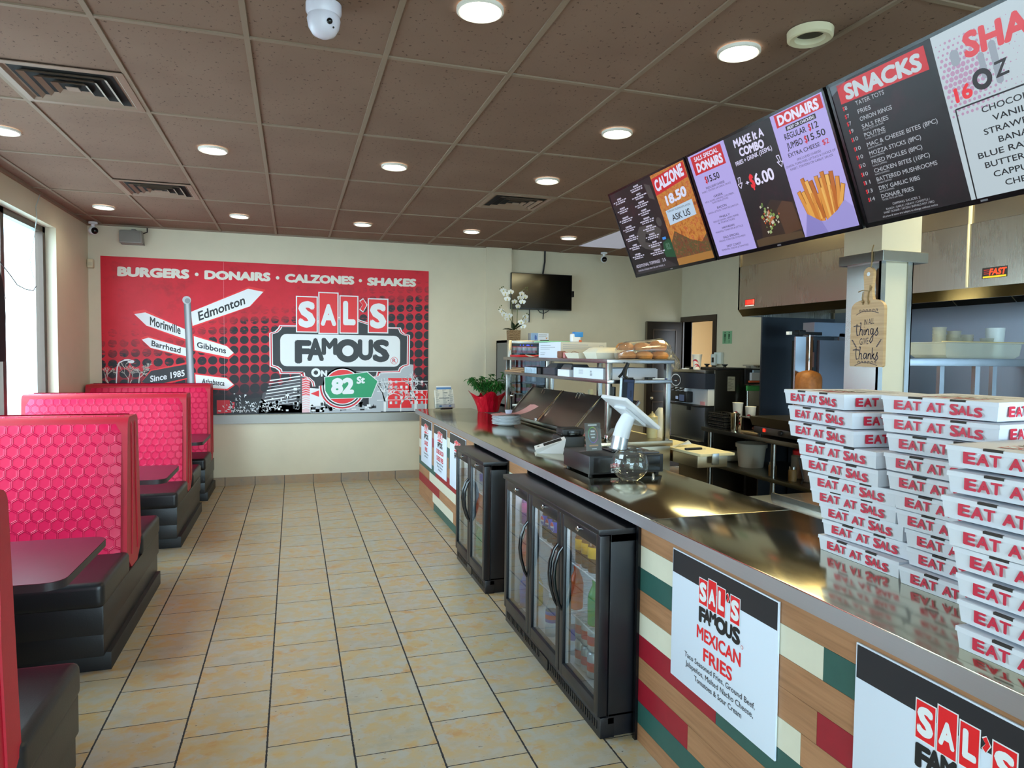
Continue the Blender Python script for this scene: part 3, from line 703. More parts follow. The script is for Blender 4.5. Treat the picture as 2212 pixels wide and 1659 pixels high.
def bench(x0, x1, yc, label, sides=(-1, 1), group='red and black booth benches'):
    t = thing('booth_bench', label, 'booth bench', ((x0 + x1) / 2, yc, 0), 0, group)
    bx = x1 - .012
    b0 = -.195 if -1 in sides else -.14; b1 = .195 if 1 in sides else .14; t0 = -.135; t1 = .135
    # backrest: core with a plain end, quilted faces, lower edge narrows to a point on the aisle side
    P = [(b0, .44), (t0 - .0, 1.16)] + [(t0 + .05 - .05 * math.cos(a), 1.165 + .055 * math.sin(a)) for a in (0.4, .8, 1.2, 1.57)] + [(t1 - .05 + .05 * math.cos(a), 1.165 + .055 * math.sin(a)) for a in (1.57, 1.2, .8, .4)] + [(t1, 1.16), (b1, .44), (b1 * .3, .33), (b0 * .3, .33)]
    G().prism([(y, z) for y, z in P], (x0, yc, 0), (0, 1, 0), (0, 0, 1), bx - x0, RVN).build('backrest', t, ang=40)
    g = G()
    for s in (-1, 1):
        lo, hi = ((b0, t0) if s < 0 else (b1, t1)); rows = []
        for z, y in ((.45, lo + s * .018), (.8, lo + (hi - lo) * .5 + s * .022), (1.13, hi + s * .014), (1.185, hi - s * .004), (1.212, hi - s * .03), (1.226, hi - s * .07)):
            rows.append([Vector((x, yc + y, z)) for x in [x0 + .03] + [x0 + .06 + (bx - x0 - .12) * k / 10 for k in range(11)] + [bx - .03]])
        for rw in rows:
            rw[0].y -= s * .012; rw[-1].y -= s * .012
        g.skin(rows, HEX, False, False, False)
    g.build('quilted_cover', t, ang=50)
    g = G()
    for yy in (-.045, .05): g.tube([(bx + .001, yc + yy * 1.6, .42), (bx + .002, yc + yy, .8), (bx + .002, yc + yy, 1.17), (bx - .012, yc + yy, 1.215)], .006, RVN, 6)
    g.build('piping', t)
    for s in sides:
        y0, y1 = sorted((yc + s * .17, yc + s * .745))
        G().box(x0, y0, .335, x1, y1, .465, BVN, .035, 4).build('seat_cushion', t, ang=50)
    ya, yb = yc + (-.72 if -1 in sides else -.13), yc + (.72 if 1 in sides else .13)
    g = G(); g.box(x0, ya - .008, .20, x1 - .006, yb + .008, .345, BVN, .008); g.box(x0, ya + .012, .085, x1 - .012, yb - .012, .205, BVN, .006); g.build('base', t)
    G().box(x0, ya + .05, 0, x1 + .012, yb - .05, .09, BASEB, .003).build('plinth', t)
    return t
bench(-2.14, -.745, 2.10, 'red quilted booth bench nearest the camera, cut by the photo edge')
bench(-2.14, -.885, 4.505, 'red quilted double booth bench, second from the camera')
bench(-2.14, -.885, 6.76, 'red quilted double booth bench, second from the mural wall')
bench(-2.14, -.885, 8.60, 'dark red booth bench with its back against the mural wall', (-1,))
LAM = mat('maroon_laminate', '5f1c30', .33, spec=.5, vary=.10, vscale=9); EDGE = mat('dark_table_edge', '2a2426', .45); IRON = mat('black_iron', '19191b', .5, .3)
def booth_table(x1, y0, y1, label, ym, fy):
    t = thing('booth_table', label, 'table', (-1.5, (y0 + y1) / 2, 0), 0, 'maroon booth tables'); z = .72; r = .07
    def out(e):
        P = [(-2.14, y0 - e), ]
        for cx, cy, a0 in ((x1 - r, y0 + r, -90), (x1 - r, y1 - r, 0)):
            P += [(cx + (r + e) * math.cos(R(a0 + k * 18)), cy + (r + e) * math.sin(R(a0 + k * 18))) for k in range(6)]
        return P + [(-2.14, y1 + e)]
    G().prism(out(-.002), (0, 0, z - .03), (1, 0, 0), (0, 1, 0), .0302, LAM).build('table_top', t)
    G().prism(out(0), (0, 0, z - .032), (1, 0, 0), (0, 1, 0), .030, EDGE).build('edge_band', t)
    G().tube([(-1.5, ym, .02), (-1.5, ym, .67)], .04, IRON, 16).box(-1.75, ym - .08, .665, -1.25, ym + .08, .688, IRON).build('pedestal', t)
    G().box(-1.8, ym - .035, 0, -1.2, ym + .035, .03, IRON, .01).box(-1.535, ym - fy, 0, -1.465, ym + fy, .03, IRON, .01).build('foot', t)
booth_table(-.835, 2.97, 3.66, 'maroon booth table nearest the camera with a dark rounded edge', 3.3, .28)
booth_table(-.835, 5.17, 5.82, 'maroon booth table between the two double benches', 5.62, .25)
booth_table(-.835, 7.19, 7.93, 'maroon booth table in front of the mural bench', 7.68, .12)
t = thing('napkin', 'small black and white folded card lying on the nearest booth table', 'card', (-1.42, 3.43, .7205))
G().box(-1.50, 3.37, .7205, -1.36, 3.46, .723, INK).build('card', t); A = Art((-1.50, 3.37, .723), (1, 0, 0), (0, 1, 0)); A.rect(.02, .01, .12, .02, PWHITE); A.rect(.02, .03, .12, .036, PWHITE); A.rect(.02, .05, .09, .075, GREYP); A.build('print', t, ang=0)

# ------------------------------------------------------------------ service counter
def wood(name, a, b, c):
    m, nt, p = newmat(name); co = coords(nt)
    n = noise(nt, 3.0, 6, .6, mapping(nt, co, (1, 1.1, 26))); n2 = noise(nt, 1.2, 2, .5, mapping(nt, co, (1, 1, 7)))
    nt.links.new(mixc(nt, .35, ramp(nt, n, [(.3, a), (.5, b), (.72, c)]), ramp(nt, n2, [(.3, a), (.7, c)])), p.inputs['Base Color'])
    p.inputs['Roughness'].default_value = .38; return m
WOOD = wood('plank_light_oak', '8f6443', 'ab7a55', 'bb8a63')
PK = {'w': WOOD, 'c': mat('plank_cream', 'ddd9c4', .4, vary=.02, vscale=20), 'g': mat('plank_green', '2d5a52', .4, vary=.06, vscale=20), 'r': mat('plank_red', '9a1428', .4, vary=.06, vscale=20)}
PX = 1.364
zb = [.908] + [.822 - .0934 * k for k in range(9)] + [0]
ct = thing('service_counter', 'long service counter fronted with oak, cream, red and green planks', 'counter', (1.68, 3.7, 0))
def planks(y1, y0, rows):     # from the far end y1 towards the camera y0
    g = G()
    for r in range(10):
        seq = rows[r] if r < len(rows) else [('w', y0)]
        a = y1
        for c, e in seq:
            e = max(e, y0)
            if e < a: g.box(PX, e + .0006, zb[r + 1] + .0006, PX + .018, a - .0006, zb[r] - .0006, PK[c])
            a = e
        if a > y0: g.box(PX, y0, zb[r + 1] + .0006, PX + .018, a, zb[r] - .0006, WOOD)
    g.box(PX + .002, y0, 0, PX + .017, y1, .906, BLACKP)
    return g
planks(2.515, -.3, [[('w', -.3)], [('c', 1.486), ('g', .95), ('w', .3), ('c', -.3)], [('g', 1.95), ('w', .9), ('r', .2)], [('w', 1.503), ('r', 1.10), ('w', .4)],
                    [('c', 1.563), ('w', .8), ('c', .1)], [('r', 1.969), ('g', 1.15), ('w', .5)], [('w', .85), ('r', .2)], [('r', 2.138), ('w', .7)], [('g', 1.85), ('c', 1.2), ('w', .4)], [('w', 1.4), ('g', .6)]]).build('front_panel', ct, ang=0)
planks(4.335, 3.935, [[('w', 3.9)], [('c', 3.9)]]).build('front_panel', ct, ang=0)
planks(7.75, 5.235, [[('w', 5.2)], [('w', 6.4), ('c', 5.9), ('w', 5.2)], [('w', 7.0), ('r', 6.55), ('g', 6.0)], [('c', 7.1), ('w', 6.2), ('g', 5.8)], [('w', 5.9)], [('g', 6.81), ('r', 5.8)],
                     [('w', 7.136), ('c', 5.9)], [('r', 6.615), ('w', 5.6)], [('w', 6.954), ('c', 6.0)], [('w', 6.90), ('g', 5.8)]]).build('front_panel', ct, ang=0)
CARC = mat('counter_carcass_dark', '26241f', .6)
g = G(); g.box(1.385, 7.735, 0, 1.98, 7.75, .906, PAINT); g.box(1.955, -.3, 0, 1.975, 7.735, .906, CARC); g.build('back_panel', ct, ang=0)
g = G()
for y in (2.515, 3.915, 4.335, 5.215): g.box(1.352, y, 0, 1.94, y + .02, .906, BLACKG)
g.build('bay_divider', ct, ang=0)
CT = steel('counter_steel', 'bdb69c', .13, 1, .03)
tp = thing('countertop', 'long polished stainless steel countertop reflecting the pizza boxes', 'countertop', (1.68, 3.7, .91))
G().box(1.335, 2.39, .909, 2.0, 7.86, .96, CT, .003).build('steel_sheet', tp); G().box(1.335, -.3, .909, 2.0, 2.388, .96, CT, .003).build('steel_sheet', tp)
G().box(1.3335, -.3, .910, 1.3352, 7.86, .957, steel('counter_edge_steel', 'c2c0c2', .42, 1, .04)).build('edge_strip', tp, ang=0)

# ------------------------------------------------------------------ hanging signs on the counter front
BODY = mat('sign_small_print', '33343c', .4)
def sign(yl, w, label, title, lines, small, z0=.405, h=.48, full=True):
    t = thing('menu_sign', label, 'sign', (PX - .006, yl - w / 2, z0), 0, 'white menu signs on the counter front')
    G().box(PX - .0075, yl - w, z0, PX - .0015, yl, z0 + h, mat('sign_board', 'dfe9f8', .45), .0008).build('board', t)
    A = Art((PX - .0075, yl, z0), (0, -1, 0), (0, 0, 1))
    A.rect(.004, h - .088, w - .004, h - .004, mat('sign_black_band', '222228', .4), 0)
    sals(A, w / 2 - .115, h - .148, .212, RED2, PWHITE, 1)
    famous(A, w / 2 - .115, h - .212, .235, .062, INK, 1)
    A.disc((w / 2 + .13, h - .205), .006, RED, 1, 16); A.disc((w / 2 + .13, h - .205), .0046, PWHITE, 2, 16); A.build('logo_print', t, ang=0)
    for i, (s, ww) in enumerate(zip(title, lines)):
        A = Art((PX - .0075, yl, z0), (0, -1, 0), (0, 0, 1))
        A.tx(s, w / 2, h - .272 - i * .068, ww, .046, RED2, 1, .026); A.build('heading', t, ang=0)
    if small:
        A = Art((PX - .0075, yl, z0), (0, -1, 0), (0, 0, 1))
        for i, (s, ww) in enumerate(small): A.tx(s, w / 2, .108 - i * .031, ww, .019, BODY, 1, .004)
        A.build('description', t, ang=0)
    return t
sign(2.252, .592, 'white sign reading Mexican Fries below the stainless counter edge', ('MEXICAN', 'FRIES'), (.25, .165), [('Taco Seasoned Fries, Ground Beef,', .40), ('Jalapeños, Melted Nacho Cheese,', .385), ('Tomatoes & Sour Cream', .27)])
sign(1.368, .592, 'white sign cut by the bottom right corner of the photo', ('BU',), (.08,), None)
sign(7.588, .592, 'white sign reading Loaded Fries at the far end of the counter', ('LOADED', 'FRIES'), (.20, .14), [('Seasoned Fries', .26), ('with Gravy', .18)])
sign(6.865, .60, 'white sign reading Double Bacon Cheese Fries on the counter front', ('DOUBLE BACON', 'CHEESE FRIES'), (.33, .32), [('Seasoned Fries', .30), ('Bacon, Cheese', .26), ('& Gravy', .16)])
sign(6.12, .60, 'white sign half hidden behind the two-door bottle cooler', ('F', 'SU'), (.03, .07), None)

# ------------------------------------------------------------------ black glass-door bottle coolers
CAB = mat('cooler_black_metal', '15151a', .33, vary=.1, vscale=20); LINER = mat('cooler_white_liner', 'd6dade', .5); DGL = thin_glass('cooler_door_glass', 'e6eef0', 1.5)
WIREM = mat('white_wire_shelf', 'c9cdd2', .35, .3); LED = glow('cooler_light_strip', 'f0f6ff', 22.0)
def cooler(y0, y1, n, label, handles):
    t = thing('bottle_cooler', label, 'cooler', (1.46, (y0 + y1) / 2, 0), 0, 'black bottle coolers under the counter')
    X0, X1, XB = 1.203, 1.25, 1.70
    g = G(); e = .03
    g.box(X1, y0, .09, XB, y0 + e, .862, CAB, .002); g.box(X1, y1 - e, .09, XB, y1, .862, CAB, .002); g.box(XB - .03, y0, .09, XB, y1, .862, CAB)
    g.box(X1, y0, .06, XB, y1, .10, CAB); g.box(X1, y0, .83, XB, y1, .862, CAB); g.box(X1 + .03, y0 + .01, 0, XB, y1 - .01, .06, CAB); g.build('cabinet', t)
    G().box(X0 - .012, y0 - .006, .862, XB, y1 + .006, .886, CAB, .004).build('top_plate', t)
    g = G(); g.box(XB - .034, y0 + e, .10, XB - .03, y1 - e, .83, LINER); g.box(X1 + .01, y0 + e, .10, XB - .034, y0 + e + .004, .83, LINER); g.box(X1 + .01, y1 - e - .004, .10, XB - .034, y1 - e, .83, LINER)
    g.box(X1 + .01, y0 + e, .10, XB - .03, y1 - e, .105, LINER); g.box(X1 + .01, y0 + e, .826, XB - .03, y1 - e, .83, LINER); g.build('liner', t, ang=0)
    G().box(X1 + .02, y0 + .05, .815, X1 + .045, y1 - .05, .825, LED).build('light_strip', t)
    for z in (.345, .59):
        g = G()
        for x in (1.29, 1.655): g.tube([(x, y0 + .035, z), (x, y1 - .035, z)], .004, WIREM, 6)
        k = y0 + .05
        while k < y1 - .04: g.tube([(1.285, k, z + .003), (1.66, k, z + .003)], .0016, WIREM, 4); k += .028
        g.build('wire_shelf', t)
    g = G(); g.box(X0 + .012, y0, .0, X1 + .03, y1, .088, CAB, .003)
    for k in range(int((y1 - y0) / .024)):
        yy = y0 + .03 + k * .024
        if yy < y1 - .03: g.box(X0 + .009, yy, .03, X0 + .013, yy + .010, .065, BLACKG)
    g.box(X0 + .007, (y0 + y1) / 2 - .06, .02, X0 + .014, (y0 + y1) / 2 + .06, .07, BLACKG); g.build('grille', t)
    w = (y1 - y0) / n
    for i in range(n):        # from the far end towards the camera
        b = y1 - i * w - .003; a = b - w + .006; f = .043
        d = G(); d.box(X0, a, .093, X1 - .004, a + f, .856, CAB, .004); d.box(X0, b - f, .093, X1 - .004, b, .856, CAB, .004); d.box(X0, a + f - .002, .093, X1 - .004, b - f + .002, .093 + f * 1.3, CAB, .004); d.box(X0, a + f - .002, .856 - f * 1.25, X1 - .004, b - f + .002, .856, CAB, .004)
        dr_ = d.build('door', t)
        G().box(X0 + .010, a + f - .004, .14, X0 + .014, b - f + .004, .81, DGL).build('glass', dr_, ang=0)
        gg = G(); q = .004
        for u in (a + f, b - f): gg.box(X0 + .015, u - q, .145, X0 + .03, u + q, .805, LINER)
        gg.build('gasket', dr_, ang=0)
        hy = (a + .026) if handles[i] < 0 else (b - .026)
        pts = [(X0 + .002, hy, .40), (X0 - .014, hy, .43), (X0 - .034, hy, .50), (X0 - .041, hy, .56), (X0 - .036, hy, .62), (X0 - .018, hy, .675), (X0 + .002, hy, .70)]
        G().tube(pts, [.007, .008, .0095, .010, .0095, .008, .007], BLACKG, 10).build('handle', dr_)
        G().lathe([(.012, 0), (.012, .008), (.007, .010), (.007, .014), (.001, .014)], CHROME, 16, (0, 0, 0), Matrix.Translation((X0, (a + b) / 2, .835)) @ Matrix.Rotation(R(-90), 4, 'Y')).build('lock', dr_)
    return t
cooler(2.56, 3.905, 3, 'black three-door glass bottle cooler nearest the camera', (-1, -1, 1))
cooler(4.366, 5.204, 2, 'black two-door glass bottle cooler further along the counter', (-1, 1))
PET = thin_glass('clear_bottle_plastic', 'eef6fb', 1.3, .02, .10)
def liquid(name, col, rough=.12): return mat(name, col, rough, spec=.6)
def bottle(name, label, x, y, z, h, r, body, cap, lab, group, lab2=None, emblem=False):
    t = thing(name, label, 'bottle', (x, y, z), 0, group)
    G().lathe([(r * .86, 0), (r, h * .03), (r, h * .34), (r * .93, h * .40), (r, h * .46), (r, h * .60), (r * .86, h * .70), (r * .42, h * .86), (r * .38, h * .93)], body, 18, (x, y, z)).build('bottle_body', t)
    G().lathe([(r * .46, h * .925), (r * .46, h * .995), (r * .40, h)], cap, 16, (x, y, z)).build('cap', t)
    if lab: 
        l = G().lathe([(r * 1.015, h * .34), (r * 1.02, h * .345), (r * 1.02, h * .595), (r * 1.015, h * .60)], lab, 18, (x, y, z), None, False, False).build('label_wrap', t)
        if emblem:
            A = Art((x - r * 1.03, y, z + h * .47), (0, -1, 0), (0, 0, 1), .001, .0005); q = r * .72
            A.disc((0, 0), q, PWHITE, 0, 20); A.pl([(q * .93 * math.cos(R(a)), q * .93 * math.sin(R(a))) for a in range(15, 186, 15)], RED2, 1); A.pl([(q * .93 * math.cos(R(a)), q * .93 * math.sin(R(a))) for a in range(200, 351, 15)], mat('print_blue', '1f3f9a', .4), 1); A.build('emblem', l, ang=0)
        if lab2: G().lathe([(r * 1.03, h * .42), (r * 1.03, h * .52)], lab2, 18, (x, y, z), None, False, False).build('label_band', l)
    return t
COLA = liquid('cola_liquid', '1a0d0a'); ORNG = liquid('orange_soda', 'd9581c'); LIME = liquid('lime_soda', '2f9a4c'); PURP = liquid('grape_soda', '6a2f7a'); YEL = liquid('yellow_drink', 'c8a93a'); ICED = liquid('iced_tea', '5a3515')
BLUEL = mat('label_blue', '1b3fae', .3); YELL = mat('label_yellow', 'd9a92c', .35); ORL = mat('label_orange', 'e2562a', .35); REDL = mat('label_red', 'cf1c2c', .35); PINKL = mat('label_pink', 'd45fa0', .35); GRNL = mat('label_green', '2fa36a', .35); SILV = mat('can_silver', 'c6cacf', .3, .6)
def can(name, label, x, y, z, col, band, group, h=.122, r=.033):
    t = thing(name, label, 'can', (x, y, z), 0, group)
    G().lathe([(r * .80, 0), (r, h * .06), (r, h * .90), (r * .82, h * .975)], col, 18, (x, y, z)).build('can_body', t)
    G().lathe([(r * .84, h * .965), (r * .84, h), (r * .76, h), (r * .74, h * .985), (.001, h * .985)], SILV, 18, (x, y, z), None, False, True).build('can_lid', t)
    if band: G().lathe([(r * 1.012, h * .28), (r * 1.012, h * .62)], band, 18, (x, y, z), None, False, False).build('can_band', t)
    return t
T_, M_, B_ = .597, .352, .106
for k, y in enumerate((2.89, 2.965, 3.04)):
    bottle('drink_bottle', 'dark drink bottle with a yellow label on the top shelf of the three-door cooler', 1.33, y, T_, .20, .033, ICED, mat('cap_silver', 'c0c4c8', .3, .5), YELL, 'yellow label bottles')
    bottle('drink_bottle', 'cola bottle with a blue label behind the middle cooler door', 1.33, y + .46, T_, .215, .035, COLA, BLUEL, BLUEL, 'blue label cola bottles', None, True)
bottle('drink_bottle', 'orange soda bottle on the middle shelf of the three-door cooler', 1.33, 3.10, M_, .215, .034, ORNG, ORL, ORL, None)
bottle('drink_bottle', 'green soda bottle at the near end of the three-door cooler', 1.33, 2.88, M_, .215, .034, LIME, GRNL, GRNL, None)
for k, y in enumerate((3.36, 3.44)): bottle('drink_bottle', 'clear drink bottle with a red cap behind the middle cooler door', 1.34, y, M_, .20, .033, PET, REDL, None, 'red capped clear bottles')
bottle('water_bottle', 'clear water bottle with a blue and red label standing at the cooler bottom', 1.31, 3.38, B_, .225, .034, PET, mat('cap_white', 'eef0f4', .4), BLUEL, None, REDL)
bottle('water_bottle', 'clear water bottle behind the near cooler door beside the silver cans', 1.34, 3.14, B_, .225, .034, PET, mat('cap_white', 'eef0f4', .4), BLUEL, None)
for y in (2.88, 2.952, 3.024):
    for z in (B_, B_ + .1225): can('drink_can', 'silver and red drink can stacked on the floor of the three-door cooler', 1.33, y, z, SILV, REDL, 'silver and red cans')
bottle('drink_bottle', 'pink grape bottle on the top shelf behind the far door of the big cooler', 1.32, 3.83, T_, .215, .034, PURP, PINKL, PINKL, None)
bottle('drink_bottle', 'red bottle on the middle shelf behind the far door of the big cooler', 1.32, 3.82, M_, .215, .034, liquid('red_soda', 'b0202a'), REDL, REDL, None)
bottle('drink_bottle', 'blue bottle low behind the far door of the big cooler', 1.31, 3.82, B_, .215, .034, liquid('blue_soda', '2a4aa8'), BLUEL, BLUEL, None)
bottle('drink_bottle', 'yellow bottle low behind the far door of the big cooler', 1.39, 3.83, B_, .20, .034, YEL, YELL, YELL, None)
bottle('drink_bottle', 'blue label bottle on the top shelf of the two-door cooler', 1.33, 4.84, T_, .215, .034, PET, BLUEL, BLUEL, None)
for y in (4.85, 4.93): bottle('drink_bottle', 'orange soda bottle in the two-door cooler', 1.33, y, M_, .215, .034, ORNG, ORL, ORL, 'orange bottles of the two-door cooler')
for y in (4.86, 4.94, 5.04, 5.12): bottle('drink_bottle', 'green soda bottle on the floor of the two-door cooler', 1.33, y, B_, .215, .034, LIME, GRNL, GRNL, 'green bottles of the two-door cooler')

# ------------------------------------------------------------------ pizza boxes
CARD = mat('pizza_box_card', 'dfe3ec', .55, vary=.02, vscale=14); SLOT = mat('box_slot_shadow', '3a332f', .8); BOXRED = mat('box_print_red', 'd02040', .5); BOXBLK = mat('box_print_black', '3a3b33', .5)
BS, BH = .33, .050
def eat(A, w, sc=1.0):
    # hand-drawn looking words, each letter with its own height
    x = w / 2 - .125 * sc
    for s, x0, x1, y, h in (('E', 0, .028, .011, .028), ('A', .030, .058, .011, .027), ('T', .058, .083, .012, .027), ('A', .098, .126, .011, .026), ('T', .124, .149, .011, .028), ('S', .163, .188, .008, .032), ('A', .186, .209, .010, .025), ('L', .210, .226, .009, .027), ('S', .227, .250, .007, .026)):
        A.text(s, (x + x0 * sc, y), (x + x1 * sc, y), (x + x0 * sc, y + h), BOXRED, 0, .045)
def pizza_box():
    t = thing('pizza_box', 'box', 'pizza box'); s = BS
    # origin: front left corner, front along -Y, box runs to +X
    def rect(x0, x1, e, z): return [(x0 + e, -e, z), (x0 + e, -s + e, z), (x1 - e, -s + e, z), (x1 - e, -e, z)]
    G().skin([rect(0, s, .006, 0), rect(0, s, .001, BH - .003)], CARD).build('tray', t, ang=0)
    G().skin([rect(0, s, -.0005, BH - .012), rect(0, s, 0, BH - .001), rect(0, s, .003, BH)], CARD).build('lid', t, ang=0)
    A = Art((.0045, -.001, 0), (0, -1, 0), (0, 0, 1), .0046, .0004); eat(A, s); A.build('lettering', t, ang=0)
    A = Art((0, -s, 0), (1, 0, 0), (0, 0, 1), .0015, .0004); eat(A, s); A.build('lettering', t, ang=0)
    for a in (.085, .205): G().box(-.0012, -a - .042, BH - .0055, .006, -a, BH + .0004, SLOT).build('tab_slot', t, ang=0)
    A = Art((.03, -.03, BH), (0, -1, 0), (1, 0, 0), .0006, .0003)   # lid print, read from the kitchen side
    A = Art((s, -s, BH), (0, 1, 0), (-1, 0, 0), .0006, .0003)
    sals(A, .085, .215, .15, BOXRED, CARD, 0, False); famous(A, .08, .165, .17, .045, BOXBLK, 0)
    A.tx('EST 1985', .165, .145, .06, .010, BOXBLK, 0, .02)
    for k in range(3): A.rect(.06, .115 - k * .016, .27, .119 - k * .016, BOXBLK, 0)
    A.build('lid_print', t, ang=0)
    return t
proto = pizza_box(); used = []
def put_box(x, y, z, ang, label, group):
    if not used: shift(proto, (x, y, z), ang); used.append(1); proto['label'] = label; proto['group'] = group; return
    dup(proto, (x, y, z), ang, label, group)
ORD = ['topmost', 'second', 'third', 'fourth', 'fifth', 'sixth', 'seventh', 'eighth', 'ninth', 'bottom']
def stack(pts, name, n, pitch, z0=.9605):
    for i, (x, y, a) in enumerate(pts):
        z = z0 + (len(pts) - 1 - i) * pitch
        o = ORD[i] if i < len(pts) - 1 else 'bottom'
        put_box(x, y, z, R(a), '%s white pizza box%s of the %s' % (o, '' if o in ('topmost', 'bottom') else ' from the top', name), 'pizza boxes: ' + name)
# x, y of each front left corner from the top down, and its turn
stack([(1.690, 2.073, -7), (1.661, 2.014, -6), (1.645, 1.99, -6), (1.620, 1.914, 0), (1.630, 1.909, -1), (1.630, 1.871, 4), (1.656, 1.887, 3), (1.686, 1.878, 1), (1.690, 1.867, 3), (1.682, 1.874, -1)], 'stack furthest along the counter', 1, .0530)
stack([(1.666, 1.617, 7), (1.640, 1.589, 6), (1.642, 1.571, 3), (1.626, 1.563, 2), (1.630, 1.553, 1), (1.640, 1.540, 0), (1.653, 1.541, 1), (1.668, 1.521, 0), (1.678, 1.522, -1), (1.654, 1.526, 1)], 'middle stack', 2, .0537)
stack([(1.442, 1.212, 6), (1.430, 1.196, 4), (1.415, 1.196, 3), (1.401, 1.169, 2), (1.428, 1.172, 1), (1.424, 1.159, 1), (1.419, 1.149, -1), (1.408, 1.142, 0)], 'front stack cut by the photo edge', 3, .0565)
stack([(2.20, 1.62, 3), (2.205, 1.61, 2), (2.20, 1.61, 4), (2.21, 1.615, 1), (2.205, 1.61, 3), (2.21, 1.62, 2), (2.21, 1.61, 1), (2.205, 1.615, 2), (2.21, 1.61, 2), (2.21, 1.61, 2)], 'stack behind, at the right photo edge', 4, .0535, .9305)

# ------------------------------------------------------------------ things standing on the countertop
TOPZ = .9605
def revolve(c, prof, m, n=24, **k): return G().lathe(prof, m, n, c, **k)
# brochure stand
t = thing('brochure_stand', 'clear brochure stand of printed flyers at the far end of the counter', 'brochure stand', (1.64, 7.66, TOPZ))
BRO = mat('flyer_paper', 'e8e6da', .6); BROB = mat('flyer_print_blue', '4f86c2', .5); BROG = mat('flyer_print_grey', '8d9490', .5)
tilt = Matrix.Translation((1.64, 7.66, TOPZ + .016)) @ Matrix.Rotation(R(14), 4, 'Z') @ Matrix.Rotation(R(-12), 4, 'X')
for k in range(5):
    G().box(-.115, .004 * k - .01, .012, .115, .004 * k - .0075, .215 - .002 * k, BRO, M=tilt).build('flyer', t, ang=0)
A = Art((-.115, -.0102, .012), (1, 0, 0), (0, 0, 1)); rr = random.Random(3)
for k in range(17):
    for cx in (.0, .085, .17): A.rect(cx + .008, .03 + k * .0105, cx + rr.uniform(.02, .058), .0335 + k * .0105, BROG)
for k in range(5): A.rect(.07 + rr.uniform(-.05, .1), .04 + k * .03, .09 + rr.uniform(-.02, .1), .052 + k * .03, BROG, 1)
A.rect(.04, .004, .19, .024, BROB, 1); A.rect(.07, .006, .16, .022, PWHITE, 2); A.M = tilt
bmesh.ops.transform(A.bm, matrix=tilt, verts=A.bm.verts); A.build('flyer_print', t, ang=0)
G().box(-.08, .018, .10, .105, .0195, .262, PWHITE, M=tilt).build('back_flyer', t, ang=0)
G().box(-.08, .0165, .222, .105, .0178, .245, BROB, M=tilt).build('blue_heading', t, ang=0)
ACR = thin_glass('clear_acrylic', 'f4f8fa', 2.0, 0, .06)
G().box(-.12, -.016, 0, .12, -.013, .05, ACR, M=tilt).box(-.12, .022, 0, .12, .025, .13, ACR, M=tilt).box(-.12, -.016, 0, .12, .07, .004, ACR, M=tilt).build('holder', t, ang=0)
G().box(-.07, -.045, -.015, .07, -.02, .002, BLACKP, M=tilt).build('stand_foot', t)
# potted pepper plant in red foil
def foil():
    m, nt, p = newmat('red_foil'); co = coords(nt)
    p.inputs['Base Color'].default_value = lin('d4102c'); p.inputs['Metallic'].default_value = .35; p.inputs['Roughness'].default_value = .28
    bump(nt, p, noise(nt, 28, 3, .6, mapping(nt, co, (1, 1, .35))), .9, .012); return m
FOIL = foil(); LEAF = mat('plant_leaf_green', '2c6a2a', .4, vary=.35, vscale=40); STEM = mat('plant_stem', '5b6b32', .6)
PC = (2.062, 7.36)
t = thing('potted_plant', 'bushy green plant in a red foil wrapped pot on the counter', 'potted plant', (PC[0], PC[1], TOPZ))
rings = []
for k in range(11):
    f = k / 10; ring = []
    for i in range(48):
        a = 2 * math.pi * i / 48; pet = (.5 + .5 * math.cos(a * 4 + .5)) ** 1.5
        r = .108 + .045 * f + .075 * f ** 3 * pet + .006 * math.sin(a * 13 + f * 3); z = .235 * f * (.72 + .28 * pet * f)
        ring.append((PC[0] + r * math.cos(a), PC[1] + r * math.sin(a), TOPZ + z))
    rings.append(ring)
G().skin(rings, FOIL, True, False).build('foil_wrap', t)
revolve((PC[0], PC[1], TOPZ), [(.001, .14), (.12, .14)], mat('potting_soil', '2c211a', .9), cap0=False, cap1=False).build('soil', t)
rr = random.Random(9); g = G(); gs_ = G()
def leaf(g, p, d, l, w, m):
    d = Vector(d).normalized(); s = d.cross(Vector((0, 0, 1))); s = s.normalized() if s.length > .05 else Vector((1, 0, 0)); n = s.cross(d)
    p = Vector(p); L = [p, p + d * l * .3 + s * w * .5 + n * .006, p + d * l * .62 + s * w * .42 + n * .003, p + d * l - n * l * .18, p + d * l * .62 - s * w * .42 + n * .003, p + d * l * .3 - s * w * .5 + n * .006]
    mid = p + d * l * .45 - n * w * .12
    for i in range(6): g.poly([L[i], L[(i + 1) % 6], mid], m)
for b in range(34):
    a = rr.uniform(0, 6.28); tx_ = rr.choice([0, 0, 0, 1]); reach = rr.uniform(.05, .20) if not tx_ else rr.uniform(.2, .30); h = rr.uniform(.27, .47) if not tx_ else rr.uniform(.28, .40)
    base = Vector((PC[0] + .03 * math.cos(a), PC[1] + .03 * math.sin(a), TOPZ + .14)); tip = Vector((PC[0] + reach * math.cos(a) * 1.15, PC[1] + reach * math.sin(a) * .55, TOPZ + h))
    mid = (base + tip) / 2 + Vector((0, 0, .03)); gs_.tube([base, mid, tip], [.004, .003, .0015], STEM, 5)
    for k in range(20):
        f = rr.uniform(.40, 1.02); q = base.lerp(mid, f * 2) if f < .5 else mid.lerp(tip, f * 2 - 1)
        leaf(g, q, (rr.uniform(-1, 1), rr.uniform(-1, 1), rr.uniform(-.7, .35)), rr.uniform(.035, .075), rr.uniform(.016, .028), LEAF)
gs_.build('stems', t); g.build('foliage', t)
